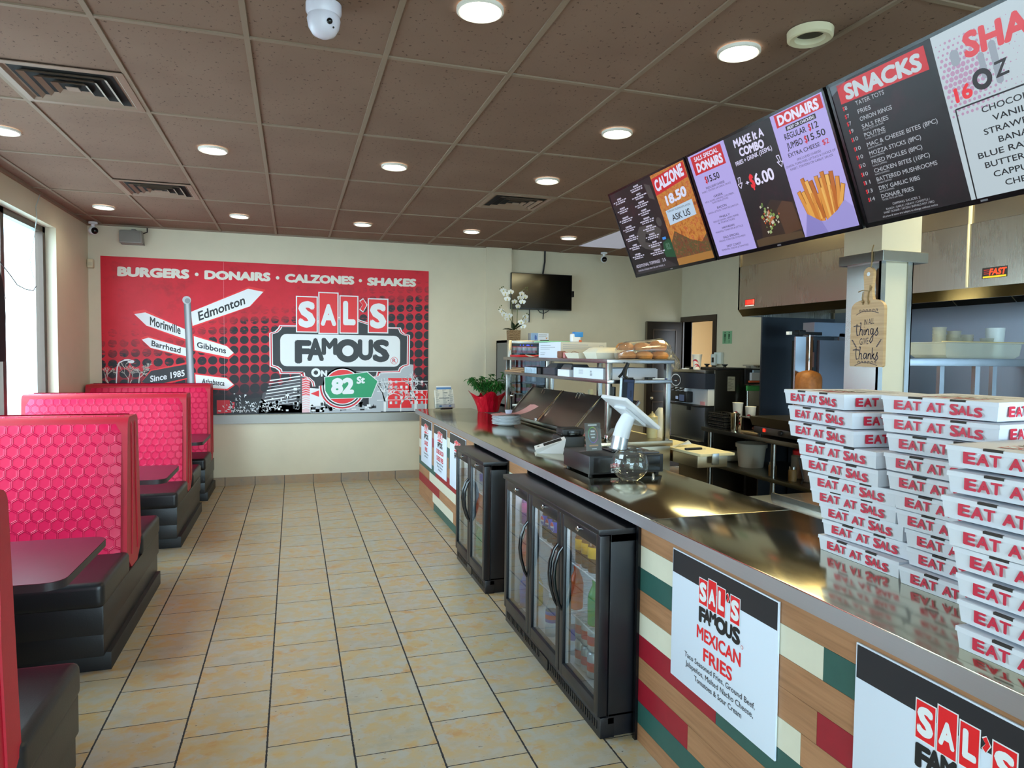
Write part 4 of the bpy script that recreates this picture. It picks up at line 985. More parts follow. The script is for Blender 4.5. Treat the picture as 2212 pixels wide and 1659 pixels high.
# stack of white plates with a paper liner and a little cup on top
for k in range(8):
    tt = thing('plate', '%s white plate of the stack on the counter' % (['bottom', 'second lowest', 'third lowest', 'fourth lowest', 'fifth lowest', 'sixth lowest', 'second highest', 'topmost'][k]), 'plate', (1.832, 5.93, TOPZ + k * .0105), 0, 'stacked white plates')
    revolve((1.832 + .004 * math.sin(k * 2.1), 5.93, TOPZ + k * .0105), [(.001, .002), (.070, 0), (.075, .003), (.128, .014), (.131, .0165), (.126, .018), (.076, .007), (.001, .006)], mat('white_china', 'e4e8ec', .15), 40, cap0=False, cap1=False).build('china', tt)
CHK = None
def check_mat():
    m, nt, p = newmat('red_check_paper'); co = coords(nt)
    w = nd(nt, 'ShaderNodeTexChecker'); w.inputs['Scale'].default_value = 130; w.inputs[1].default_value = lin('d8b9b2'); w.inputs[2].default_value = lin('c05a58'); nt.links.new(co, w.inputs[0])
    nt.links.new(w.outputs[0], p.inputs['Base Color']); p.inputs['Roughness'].default_value = .6; return m
tt = thing('paper_liner', 'red checked paper liner curling over the stacked plates', 'paper', (1.85, 5.93, TOPZ + .1))
rows = []
for i in range(12):
    u = i / 11; x = 1.70 + .40 * u; z = TOPZ + .103 + .085 * max(0, u - .55) ** 1.5 * 3.0 - .01 * max(0, .25 - u) * 4
    rows.append([(x, 5.82 + .17 * v / 6 - .06 * u * (1 - v / 6) + .05 * u, z + .004 * math.sin(v * 1.3 + u * 4)) for v in range(7)])
gg = G(); gg.skin(rows, check_mat(), False, False, False); gg.build('paper', tt)
tt = thing('portion_cup', 'small clear portion cup standing on the paper liner', 'cup', (1.845, 5.90, TOPZ + .107))
revolve((1.845, 5.90, TOPZ + .107), [(.026, 0), (.034, .03), (.036, .031), (.034, .033), (.001, .033)], thin_glass('frosted_cup', 'e8eefc', 2, .1, .45), 24, cap0=True, cap1=False).build('cup_body', tt)
# small black tap-like stand behind the plant
t = thing('black_stand', 'small black metal stand behind the red foil pot', 'stand', (2.25, 7.30, TOPZ))
G().lathe([(.05, 0), (.05, .012), (.012, .02)], BLACKG, 20, (2.262, 7.14, TOPZ)).build('stand_foot', t)
G().tube([(2.262, 7.14, TOPZ + .015), (2.262, 7.14, TOPZ + .15), (2.25, 7.13, TOPZ + .20), (2.235, 7.12, TOPZ + .23)], .011, BLACKG, 10).ball((2.262, 7.125, TOPZ + .19), .022, CHROME).build('stand_arm', t)
# white card terminal
t = thing('card_terminal', 'white tilted card payment terminal with a dark screen', 'payment terminal', (1.60, 4.2, TOPZ), R(0))
TM = Matrix.Translation((1.605, 4.22, TOPZ)) @ Matrix.Rotation(R(-18), 4, 'Z')
def wedge(x0, x1, y0, y1, zl, zh, m, M, b=0):
    g = G(); g.skin([[(x0 + b, y0 + b, 0), (x1 - b, y0 + b, 0), (x1 - b, y1 - b, 0), (x0 + b, y1 - b, 0)], [(x0, y0, zl), (x1, y0, zh), (x1, y1, zh), (x0, y1, zl)]], m, M=M); return g
wedge(-.10, .10, -.085, .085, .028, .095, WHITEP, TM, .016).build('body', t, ang=30)
sl = math.atan2(.067, .20); ux = TM.to_3x3() @ Vector((0, -1, 0)); uy = TM.to_3x3() @ Vector((math.cos(sl), 0, math.sin(sl))); O = TM @ Vector((-.10, .085, .028))
A = Art(O, ux, uy); A.rrect(.02, .062, .15, .185, .006, mat('screen_off_dark', '2a2c2c', .1), 0); A.rrect(.06, .020, .10, .034, .003, INK, 0); A.build('screen', t, ang=0)
G().tube([TM @ Vector(p) for p in ((.09, -.06, .02), (.13, -.13, .01), (.17, -.16, .007), (.22, -.12, .008), (.19, -.06, .02), (.16, -.09, .012), (.24, -.15, .008), (.30, -.10, .01))], .005, WHITEP, 8).build('cable', t)
# black receipt printer
t = thing('receipt_printer', 'black receipt printer behind the white card terminal', 'printer', (1.83, 4.45, TOPZ))
g = G(); g.box(1.75, 4.36, TOPZ, 1.92, 4.56, TOPZ + .085, BLACKP, .018, 3); g.build('body', t)
G().box(1.755, 4.365, TOPZ + .086, 1.915, 4.50, TOPZ + .135, BLACKP, .014, 3).build('lid', t); G().box(1.748, 4.38, TOPZ + .09, 1.754, 4.44, TOPZ + .105, BLACKG).box(1.79, 4.351, TOPZ + .09, 1.88, 4.362, TOPZ + .12, BLACKG, .003).build('paper_slot', t)
# cash drawer
t = thing('cash_drawer', 'wide black cash drawer beside the glass bowl', 'cash drawer', (1.69, 3.49, TOPZ))
DZ_ = TOPZ + .012
G().box(1.478, 3.30, DZ_, 1.915, 3.66, DZ_ + .098, mat('black_enamel', '17171c', .35, vary=.1, vscale=30), .004).build('body', t)
for x in (1.50, 1.89):
    for y in (3.33, 3.63): G().lathe([(.013, -.012), (.015, .001)], BLACKP, 12, (x, y, DZ_)).build('stand_foot', t)
G().box(1.50, 3.297, DZ_ + .01, 1.895, 3.301, DZ_ + .088, BLACKG, .002).build('drawer_front', t)
A = Art((1.60, 3.2965, DZ_), (1, 0, 0), (0, 0, 1)); sals(A, .0, .035, .045, RED2, PWHITE, 0); A.rrect(.002, .008, .047, .03, .004, PWHITE, 0); famous(A, .005, .011, .04, .016, INK, 1); A.build('sticker', t, ang=0)
# white point of sale screen on its neck
t = thing('pos_screen', 'white point of sale screen leaning on a thick white neck', 'point of sale screen', (1.76, 3.5, DZ_ + .098))
PZ = DZ_ + .0985; SV = mat('silver_plastic', 'b9c0c8', .25, .6)
G().box(1.66, 3.40, PZ, 1.86, 3.60, PZ + .008, BLACKG, .003).build('base_plate', t)
g = G()
def ell(c, rx, ry, d):      # ellipse ring across direction d in the xz plane
    d = Vector(d).normalized(); s = Vector((d.z, 0, -d.x))
    return [Vector(c) + s * rx * math.cos(2 * math.pi * i / 28) + Vector((0, 1, 0)) * ry * math.sin(2 * math.pi * i / 28) for i in range(28)]
g.skin([ell((1.745, 3.5, PZ + .008), .042, .062, (0, 0, 1)), ell((1.757, 3.5, PZ + .07), .041, .060, (.25, 0, 1))], SV, True, True); g.build('neck_collar', t, ang=50)
g = G(); g.skin([ell((1.757, 3.5, PZ + .07), .0415, .0605, (.25, 0, 1)), ell((1.775, 3.5, PZ + .13), .040, .058, (.35, 0, 1)), ell((1.798, 3.5, PZ + .175), .036, .054, (.6, 0, .8)), ell((1.825, 3.5, PZ + .195), .028, .05, (1, 0, .4)), ell((1.85, 3.5, PZ + .19), .026, .048, (1, 0, 0))], WHITEP, False, True); g.build('neck', t, ang=60)
a = R(38); dx, dz = math.cos(a), -math.sin(a)
SM = Matrix(((dx * 1, 0, math.sin(a), 1.805), (0, 1, 0, 3.5), (dz, 0, math.cos(a), PZ + .205), (0, 0, 0, 1)))
g = G(); g.box(-.135, -.155, .0, .135, .155, .022, WHITEP, .009, 3, SM); g.build('screen_shell', t)
g = G(); g.box(-.07, -.07, -.016, .10, .07, .001, WHITEP, .012, 3, SM); g.build('rear_housing', t)
G().box(-.122, -.142, .0222, .122, .142, .0236, mat('pos_glass', '0b0d14', .06), M=SM).build('display', t)
# upright promo card in a clear stand
t = thing('card_stand', 'small black card with a rainbow ring standing on the cash drawer', 'card stand', (1.565, 3.43, PZ))
CM = Matrix.Translation((1.55, 3.40, PZ + .014)) @ Matrix.Rotation(R(8), 4, 'Z') @ Matrix.Rotation(R(-10), 4, 'X')
G().box(-.048, 0, .0, .048, .002, .15, INK, M=CM).build('card', t, ang=0)
A = Art((-.048, 0, 0), (1, 0, 0), (0, 0, 1), .0005, .0003)
import colorsys
for k in range(24):
    c = colorsys.hsv_to_rgb(k / 24, .8, .85); m_ = mat('rainbow_%d' % k, c, .4); a0, a1 = 2 * math.pi * k / 24, 2 * math.pi * (k + 1) / 24
    A.pl([(.048 + r * .030 * math.cos(q), .085 + r * .044 * math.sin(q)) for r, q in ((1, a0), (1, a1), (.9, a1), (.9, a0))], m_)
for p_, q_ in (((.035, .10), (.06, .11)), ((.032, .085), (.062, .092)), ((.036, .068), (.058, .076))): A.rect(p_[0], p_[1], q_[0], q_[1], PWHITE, 1)
A.rect(.02, .135, .076, .143, PWHITE, 1); A.rect(.02, .024, .076, .032, mat('print_orange', 'e0903a'), 1); A.rect(.035, .008, .065, .013, PWHITE, 1)
bmesh.ops.transform(A.bm, matrix=CM, verts=A.bm.verts); A.build('card_print', t, ang=0)
G().box(-.05, -.004, .0, .05, -.002, .15, ACR, M=CM).box(-.05, -.004, 0, .05, .07, .003, ACR, M=CM).build('holder', t, ang=0)
t = thing('phone_pad', 'flat dark tablet lying on the cash drawer behind the screen neck', 'tablet', (1.86, 3.42, PZ)); G().box(1.80, 3.315, PZ, 1.90, 3.385, PZ + .009, mat('grey_slate', '5b5e66', .2), .003).build('body', t)
# round glass bowl
t = thing('glass_bowl', 'round clear glass bowl standing at the front of the counter', 'bowl', (1.655, 3.185, TOPZ))
BG = thin_glass('bowl_glass', 'fbfdfb', 1.9, 0, .02)
prof = [(.001, .004), (.045, .001)]
for k in range(1, 15): q = -68 + k * 118 / 14; prof.append((.096 * math.cos(R(q)), .084 + .090 * math.sin(R(q))))
prof += [(.066, .160), (.068, .164)]
revolve((1.655, 3.185, TOPZ), prof, BG, 40, cap0=False, cap1=False).build('glass', t, ang=80)
A = Art((1.572, 3.145, TOPZ + .118), Vector((.62, -.78, 0)), Vector((.3, .25, .92)), .002); A.rect(0, 0, .022, .022, PWHITE); A.build('price_sticker', t, ang=0)
t = thing('pen', 'white and grey pen lying on the counter beside the glass bowl', 'pen', (1.80, 3.23, TOPZ)); G().tube([(1.775, 3.155, TOPZ + .0065), (1.835, 3.265, TOPZ + .0065)], .006, WHITEP, 10).build('barrel', t); G().tube([(1.775, 3.155, TOPZ + .0065), (1.768, 3.142, TOPZ + .0065)], [.005, .001], CHROME, 10).build('tip', t)
# lower steel work table behind the counter with a raised guard strip
t = thing('work_table', 'low steel work table behind the pizza boxes', 'table', (2.4, 1.7, 0))
G().box(2.03, .3, .89, 2.80, 2.80, .93, STEEL, .003).build('table_top', t); G().box(2.175, 1.9, .93, 2.188, 2.74, .955, STEELX).build('guard_strip', t)
for x, y in ((2.08, .36), (2.75, .36), (2.08, 2.74), (2.75, 2.74)): G().tube([(x, y, 0), (x, y, .89)], .02, STEELZ, 12).build('leg', t)
G().box(2.06, .34, .30, 2.77, 2.76, .32, STEELX).build('under_shelf', t)

# ------------------------------------------------------------------ prep table with its flip lids and two-tier shelf
PM = Matrix.Translation((2.2, 4.58, 0)) @ Matrix.Rotation(R(2.3), 4, 'Z')
def PG(): return G(M=PM)
def pw(x, y, z): return PM @ Vector((x, y, z))
BOARD = mat('cutting_board_cream', 'e9deb4', .5, vary=.03, vscale=15); TAN = steel('warm_reflection_steel', 'b3a48a', .3, 2); LIDS = steel('lid_steel', '8a8784', .3, 1, .06)  # TAN carries the steel's warm reflections in its colour
t = thing('prep_table', 'steel sandwich prep table with three tilted lids behind the counter', 'prep table', pw(.3, 1.1, 0))
PG().box(-.06, 0, .0, .53, 2.3, .92, TAN, .004).build('cabinet', t); PG().box(-.07, -.015, .92, .54, 2.31, .962, TAN, .004).build('rail', t)
PG().box(-.07, .05, .962, -.03, 2.25, 1.0, STEEL, .003).build('hinge_rail', t)
a0, a1 = Vector((-.03, 0, .995)), Vector((.215, 0, 1.268)); dv = (a1 - a0); nn = Vector((dv.z, 0, -dv.x)).normalized()
for y0, y1 in ((-.06, .50), (.54, 1.28), (1.32, 2.05)):
    g = PG(); o = nn * .018
    g.skin([[a0 + Vector((0, y0, 0)), a1 + Vector((0, y0, 0)), a1 + o + Vector((0, y0, 0)), a0 + o + Vector((0, y0, 0))], [a0 + Vector((0, y1, 0)), a1 + Vector((0, y1, 0)), a1 + o + Vector((0, y1, 0)), a0 + o + Vector((0, y1, 0))]], LIDS); ld = g.build('lid', t, ang=0)
    for e in (y0, y1): PG().tube([a0 - nn * .004 + Vector((0, e, 0)), a1 - nn * .004 + Vector((0, e, 0))], .006, CHROME, 6).build('lid_edge', ld)
    m_ = (y0 + y1) / 2
    for q in (-.03, .03): PG().tube([a1 - dv * .16 - nn * .004 + Vector((0, m_ + q, 0)), a1 - dv * .02 - nn * .02 + Vector((0, m_ + q, 0)), a1 + dv * .02 + nn * .01 + Vector((0, m_ + q, 0))], .005, CHROME, 6).build('lid_handle', ld)
    PG().box(-.04, y0 + .01, .985, -.005, y0 + .05, 1.02, CHROME, .004).build('hinge', ld)
PG().box(.545, -.36, .885, .84, 2.2, .905, BOARD, .004).build('cutting_board', t); PG().box(.545, -.33, .80, .80, 2.2, .884, TAN, .003).build('board_apron', t)
PG().box(.64, -.368, .825, .70, -.362, .905, STEELX, .002).build('board_bracket', t)
for y in (.02, 1.14, 2.25):
    if y != 1.14 or 1: PG().box(.495, y, .962, .535, y + .04, 1.545, STEELZ, .003).build('post', t)
for y in (.02, 2.25): PG().box(-.005, y, .962, .035, y + .04, 1.545, STEELZ, .003).build('post', t)
SH = steel('shelf_steel', '9d9a99', .25, 1)
PG().box(-.02, 0, 1.542, .55, 2.31, 1.572, SH, .002).build('upper_shelf', t); PG().box(-.01, .01, 1.392, .54, 2.30, 1.42, SH, .002).build('lower_shelf', t)

# things on the upper shelf
def pthing(name, label, cat, x, y, z, group=None): return thing(name, label, cat, pw(x, y, z), 0, group)
U, Lw = 1.5725, 1.4205
KR = mat('kraft_paper', 'b08a66', .7, vary=.12, vscale=20, bmp=.4, bscale=60); FOAM = mat('foam_cream', 'ece6d2', .6, vary=.02); CARTON = mat('carton_grey_white', 'd2cdc0', .6); CARTW = mat('carton_white', 'e6ecf8', .5); BUN = mat('bun_crust', 'c5803f', .45, vary=.25, vscale=14)
BAGF = thin_glass('cling_bag', 'fbfaf4', 2.6, .06, .07)
t = pthing('red_tray', 'shallow red tray lying at the far end of the prep shelf', 'tray', .13, 2.08, U); PG().box(.02, 1.95, U, .24, 2.22, U + .022, mat('red_tray_plastic', 'd8232c', .35), .008).build('body', t)
t = pthing('black_tray', 'black tray lying beside the red tray on the prep shelf', 'tray', .40, 2.0, U); PG().box(.28, 1.86, U, .52, 2.16, U + .032, BLACKP, .006).build('body', t)
t = pthing('paper_napkin', 'crumpled white napkin lying in front of the black tray', 'napkin', .12, 1.72, U); PG().skin([[(.02, 1.62, U), (.10, 1.66, U + .012), (.2, 1.62, U + .004)], [(.0, 1.72, U + .02), (.1, 1.73, U + .006), (.22, 1.72, U + .001)], [(.03, 1.80, U + .03), (.11, 1.81, U + .012), (.2, 1.8, U)]], PAPER, False, False, False).build('paper', t)
t = pthing('carton', 'grey white printed carton standing on the prep shelf', 'carton', .25, 1.20, U)
PG().box(.035, .96, U, .475, 1.46, U + .138, CARTON).build('body', t, ang=0)
A = Art((.035, .96, U), (1, 0, 0), (0, 0, 1)); 
for k, (w_, h_) in enumerate(((.24, .112), (.28, .094), (.26, .078))): A.rect(.02, h_, .02 + w_, h_ + .006, GREYP)
A.line([(.08, .035), (.12, .06), (.16, .05), (.22, .03)], .004, mat('print_brown', '9a6a58', .5)); A.rect(.02, .03, .06, .04, GREYP); A.disc((.39, .10), .024, GREYP, 0, 20, .016); A.disc((.39, .10), .02, CARTON, 1, 20, .012)
bmesh.ops.transform(A.bm, matrix=PM, verts=A.bm.verts); A.build('carton_print', t, ang=0)
A = Art((.035, 1.46, U), (0, -1, 0), (0, 0, 1)); A.rect(.0, .0, .5, .138, CARTW)
for k, (w_, h_) in enumerate(((.24, .108), (.34, .09), (.22, .074), (.12, .04), (.1, .025))): A.rect(.04, h_, .04 + w_, h_ + .006, GREYP, 1)
bmesh.ops.transform(A.bm, matrix=PM, verts=A.bm.verts); A.build('carton_print', t, ang=0)
t = pthing('green_lid', 'pale green plastic lid lying on the back of the carton', 'lid', .2, 1.34, U + .139); PG().box(.0, 1.24, U + .1385, .30, 1.50, U + .152, mat('green_lid_plastic', '8fd0a4', .4), .006).build('body', t)
t = pthing('wipes_pouch', 'small white and blue pouch standing on the carton', 'pouch', .22, 1.07, U + .139); 
PG().box(.175, 1.04, U + .1385, .265, 1.09, U + .215, mat('pouch_white', 'e4e6ea', .3), .016, 3).build('body', t); PG().box(.20, 1.036, U + .185, .285, 1.094, U + .232, mat('pouch_blue', '2f86cf', .3), .008).build('top_flap', t); PG().box(.245, 1.034, U + .139, .268, 1.042, U + .16, mat('pouch_orange', 'd0633a', .4)).build('printed_patch', t)
t = pthing('brown_block', 'small brown and pink wrapped block in front of the carton', 'package', -.0, .93, U); PG().box(-.015, .84, U, .03, .93, U + .06, mat('brown_wrap', '8a5a45', .45), .01).build('body', t); PG().box(.0, .80, U, .035, .838, U + .05, mat('pink_wrap', 'c98080', .45), .008).build('end_wrap', t)
def clam(x, y, label):
    t = pthing('foam_box', label, 'takeout box', x + .11, y + .11, U, 'foam takeout boxes')
    def q(e, z): return [(x + e, y + e, z), (x + .23 - e, y + e, z), (x + .23 - e, y + .22 - e, z), (x + e, y + .22 - e, z)]
    PG().skin([q(.018, U), q(0, U + .042)], FOAM).build('base', t, ang=30); PG().skin([q(-.004, U + .0425), q(-.004, U + .048), q(.035, U + .085), q(.045, U + .088)], FOAM).build('lid', t, ang=30)
clam(.0, .22, 'closed cream foam takeout box nearest the edge of the prep shelf'); clam(.20, .50, 'cream foam takeout box behind the bagged buns')
t = pthing('foam_box', 'low open half of a foam takeout box beside the carton', 'takeout box', .07, .6, U, 'foam takeout boxes'); PG().skin([[(.0, .52, U), (.15, .52, U), (.15, .74, U), (.0, .74, U)], [(-.02, .50, U + .045), (.17, .50, U + .045), (.17, .76, U + .045), (-.02, .76, U + .045)]], FOAM, True, False).build('base', t)
bi = 0
for z, row in ((0, ((.20, .10), (.32, .06), (.455, .06))), (.062, ((.19, .12), (.31, .07), (.45, .08)))):
    for x, y in row:
        bi += 1
        t = pthing('burger_bun', '%s row bun in the clear bag, %s' % ('bottom' if z == 0 else 'top', ('left one', 'middle one', 'right one')[(bi - 1) % 3]), 'bun', x, y, U + z, 'bagged buns')
        e = .016 if z and (bi % 3 == 0) else 0
        PG().lathe([(.001, 0), (.058, .004), (.068, .022), (.066, .034 + e), (.050, .052 + e), (.025, .060 + e), (.001, .062 + e)], BUN, 20, (x, y, U + z + .003), None, False, False, 1.05, .95).build('bread', t)
t = pthing('bun_bag', 'clear plastic bag of burger buns at the near end of the prep shelf', 'bag', .33, .08, U)
rows = []
for x, rz, ry in ((.105, .03, .05), (.13, .055, .085), (.19, .068, .095), (.30, .072, .098), (.40, .077, .098), (.47, .080, .095), (.525, .065, .08), (.545, .04, .06)):
    rows.append([Vector((x, .08 + ry * math.cos(2 * math.pi * i / 20), U + .001 + max(0, rz * (1 + math.sin(2 * math.pi * i / 20)) * (1 + .03 * math.sin(i * 5 + x * 60))))) for i in range(20)])
PG().skin(rows, BAGF, True, True).build('film', t, ang=60)
rr = random.Random(4); rows = []
for x, z, r in ((.545, U + .05, .05), (.58, U + .015, .045), (.61, U - .03, .05), (.635, U - .065, .02)):
    rows.append([Vector((x + rr.uniform(-.01, .01), .08 + r * 1.3 * math.cos(2 * math.pi * i / 14), z + r * math.sin(2 * math.pi * i / 14) * (.6 + .4 * math.sin(i * 3)))) for i in range(14)])
PG().skin(rows, BAGF, False, True).build('twisted_end', t, ang=60)

# things on the lower shelf
t = pthing('kraft_bags', 'flattened pile of brown paper bags on the lower prep shelf', 'paper bags', .2, 2.0, Lw); t['kind'] = 'stuff'
PG().box(-.02, 1.78, Lw, .36, 2.26, Lw + .016, KR, .004).box(.02, 1.80, Lw + .0165, .35, 2.2, Lw + .030, KR, .004).box(.05, 1.9, Lw + .0305, .33, 2.24, Lw + .044, KR, .006).build('paper', t)
t = pthing('film_box', 'blue and white printed box on the lower prep shelf beside the paper bags', 'box', .09, 1.55, Lw); PG().box(.0, 1.42, Lw, .17, 1.74, Lw + .062, BLACKP).build('body', t)
A = Art((.0, 1.74, Lw), (0, -1, 0), (0, 0, 1)); A.rect(.005, .004, .315, .058, mat('box_pale_blue', 'bcd3e4', .4)); rr = random.Random(2)
for k in range(14): A.rect(.01 + k * .021, .008, .01 + k * .021 + rr.uniform(.003, .012), rr.uniform(.03, .055), mat('box_grey_blue', '8ea4b4', .4), 1)
bmesh.ops.transform(A.bm, matrix=PM, verts=A.bm.verts); A.build('box_print', t, ang=0)
t = pthing('black_block', 'small black block between the printed box and the foil lids', 'block', .06, 1.37, Lw); PG().box(.0, 1.33, Lw, .14, 1.40, Lw + .058, BLACKP, .003).build('body', t)
FOIL2 = mat('aluminium_foil', 'c3c8d2', .22, .9, bmp=.5, bscale=120)
for k in range(7):
    tt = pthing('foil_tray', '%s foil tray lid of the stack on the lower prep shelf' % ('topmost', 'second', 'third', 'fourth', 'fifth', 'sixth', 'bottom')[6 - k], 'foil lid', .11, 1.12, Lw + k * .0095, 'stacked foil lids'); PG().skin([[(.0, 1.0, Lw + k * .0095), (.24, 1.0, Lw + k * .0095), (.24, 1.26, Lw + k * .0095), (.0, 1.26, Lw + k * .0095)], [(-.008, .992, Lw + k * .0095 + .008), (.248, .992, Lw + k * .0095 + .008), (.248, 1.268, Lw + k * .0095 + .008), (-.008, 1.268, Lw + k * .0095 + .008)]], FOIL2).build('foil', tt, ang=0)
t = pthing('foil_pan', 'shiny foil pan upside down on the foil lid stack', 'foil pan', .12, 1.12, Lw + .067); PG().skin([[(.02, 1.02, Lw + .068), (.22, 1.02, Lw + .068), (.22, 1.24, Lw + .068), (.02, 1.24, Lw + .068)], [(.05, 1.05, Lw + .104), (.19, 1.05, Lw + .104), (.19, 1.21, Lw + .104), (.05, 1.21, Lw + .104)]], FOIL2).build('foil', t, ang=0)
t = pthing('foil_pan', 'crinkled foil pan on a white box on the lower prep shelf', 'foil pan', .12, .82, Lw + .06); PG().box(.0, .70, Lw, .22, .94, Lw + .056, mat('box_bright_white', 'f2f5fb', .4)).build('box_base', t, ang=0); PG().skin([[(.02, .72, Lw + .057), (.21, .72, Lw + .057), (.21, .93, Lw + .057), (.02, .93, Lw + .057)], [(.045, .745, Lw + .10), (.185, .745, Lw + .10), (.185, .905, Lw + .10), (.045, .905, Lw + .10)]], FOIL2).build('foil', t, ang=0)
t = pthing('glove_carton', 'long white carton beside the shelf post on the lower prep shelf', 'carton', .11, .4, Lw); PG().box(.0, .10, Lw, .21, .62, Lw + .08, CARTW).build('body', t, ang=0)
A = Art((.0, .62, Lw), (0, -1, 0), (0, 0, 1)); 
for k in range(5): A.rect(.10, .03 + k * .008, .18, .033 + k * .008, GREYP)
A.rect(.30, .02, .34, .04, GREYP); A.rect(.30, .045, .33, .06, GREYP); bmesh.ops.transform(A.bm, matrix=PM, verts=A.bm.verts); A.build('carton_print', t, ang=0)
t = pthing('white_carton', 'large plain white carton on the right of the lower prep shelf', 'carton', .36, .3, Lw); PG().box(.235, .14, Lw, .49, .52, Lw + .078, mat('carton_plain', 'c9c7cc', .5)).build('body', t, ang=0); PG().box(.24, .15, Lw + .0785, .485, .5, Lw + .084, mat('carton_plain', 'c9c7cc', .5)).build('flap', t, ang=0)
t = pthing('black_clip', 'small black box on the edge of the lower prep shelf', 'clip', .38, .06, Lw); PG().box(.345, .03, Lw, .405, .09, Lw + .018, BLACKP, .003).build('body', t)
t = pthing('marker_pen', 'white marker with a blue end on the edge of the lower prep shelf', 'pen', .44, .05, Lw); PG().tube([(.375, .018, Lw + .006), (.475, .018, Lw + .006)], .005, PAPER, 8).build('barrel', t); PG().tube([(.476, .018, Lw + .006), (.50, .018, Lw + .006)], .005, mat('pen_blue', '2a3a80', .4), 8).build('cap', t)
# order screen on its black arm, clamped to the shelf post
t = pthing('order_screen', 'tall order screen hanging on a black arm from the shelf post', 'order screen', .11, -.06, 1.32)
SB = mat('screen_bezel_black', '0f1014', .25); TMX = PM @ Matrix.Translation((.115, -.065, 1.318)) @ Matrix.Rotation(R(10), 4, 'Z') @ Matrix.Rotation(R(3), 4, 'Y')
G(TMX).box(-.058, -.004, -.115, .058, .014, .115, SB, .004).build('housing', t)
G(TMX).box(-.062, -.005, -.116, -.058, .016, .116, mat('screen_side_silver', 'b8c4cc', .3, .5)).build('side_trim', t)
G(TMX).box(-.048, -.0055, -.10, .050, -.0045, .108, glow('order_screen_dark', '141a30', .25)).build('display', t, ang=0)
G(TMX).box(-.010, -.0062, -.092, .048, -.0057, .085, glow('order_screen_blue', '3d5685', .35)).box(-.046, -.0062, .088, .048, -.0057, .106, glow('order_screen_blue2', '3a4f7c', .35)).build('display_panel', t, ang=0)
G(TMX).box(.018, -.0068, -.02, .034, -.0063, .03, glow('order_screen_lines', '23365c', .3)).build('display_lines', t, ang=0)
PG().tube([(.115, -.05, 1.435), (.10, -.045, 1.45), (.115, -.03, 1.50), (.135, -.03, 1.545)], .014, BLACKP, 10).tube([(.135, -.03, 1.548), (.10, -.012, 1.47), (.075, -.005, 1.44)], .010, BLACKP, 8).build('arm', t)
PG().box(.085, -.055, 1.428, .17, -.02, 1.440, BLACKP, .003).build('arm_clamp', t); PG().box(.035, .0, 1.29, .055, .05, 1.37, BLACKP, .004).build('post_clamp', t); PG().tube([(.13, -.06, 1.20), (.13, -.05, 1.16), (.12, -.02, 1.10)], .004, BLACKP, 6).build('cable', t)
# on the near end of the prep table
t = pthing('squeeze_bottle', 'cream squeeze bottle of sauce standing on the prep table', 'squeeze bottle', .475, .17, .962); c = (.47, .17, .9625)
SQ = mat('sauce_cream', 'e8d9a0', .3); PG().lathe([(.040, 0), (.042, .01), (.042, .13), (.041, .145)], SQ, 24, c).build('bottle_body', t); PG().lathe([(.043, .145), (.043, .165), (.022, .178), (.021, .185), (.009, .19), (.006, .205), (.001, .206)], mat('sauce_cap', 'e2c98a', .35), 24, c).build('cap', t)
t = pthing('plastic_bag', 'clear plastic bag of white contents slumped beside the shelf post', 'bag', .66, .36, .905); rows = []; rr = random.Random(8)
for z, r in ((.906, .05), (.93, .075), (1.0, .080), (1.08, .066), (1.14, .042), (1.18, .018)): rows.append([Vector((.66 + r * (1 + rr.uniform(-.1, .1)) * math.cos(2 * math.pi * i / 18), .36 + r * .9 * (1 + rr.uniform(-.1, .1)) * math.sin(2 * math.pi * i / 18), z)) for i in range(18)])
PG().skin(rows, mat('bag_milky_film', 'd9d6c8', .18, bmp=.5, bscale=40), True, True).build('film', t, ang=60)
t = pthing('cleaver', 'black handled knife lying on the cream cutting board', 'knife', .66, -.15, .9055); PG().box(.56, -.165, .9055, .70, -.14, .921, BLACKP, .004).build('handle', t); PG().box(.70, -.16, .9055, .735, -.144, .910, CHROME).build('blade', t)
t = pthing('folded_paper', 'folded white paper standing on the cutting board by the knife', 'paper', .67, .03, .9055); PG().skin([[(.56, .0, .906), (.70, .02, .955)], [(.57, .06, .906), (.74, .06, .94)], [(.60, .08, .906), (.75, .04, .92)]], PAPER, False, False, False).build('paper', t)
t = pthing('clear_jug', 'pale clear jug standing behind the far lids', 'jug', .62, 1.55, .905); PG().lathe([(.055, 0), (.06, .01), (.045, .25), (.025, .30), (.025, .35), (.02, .36)], thin_glass('pale_plastic', 'e9ecd8', 1.6, .1, .3), 20, (.62, 1.55, .9055)).build('jug_body', t)
t = pthing('tumbler', 'small amber tumbler standing behind the middle lid', 'tumbler', .66, .95, .905); PG().lathe([(.03, 0), (.04, .30), (.041, .301), (.037, .30)], thin_glass('amber_plastic', 'd9a35a', 1.4, .05, .35), 20, (.66, .95, .9055)).build('tumbler_body', t)

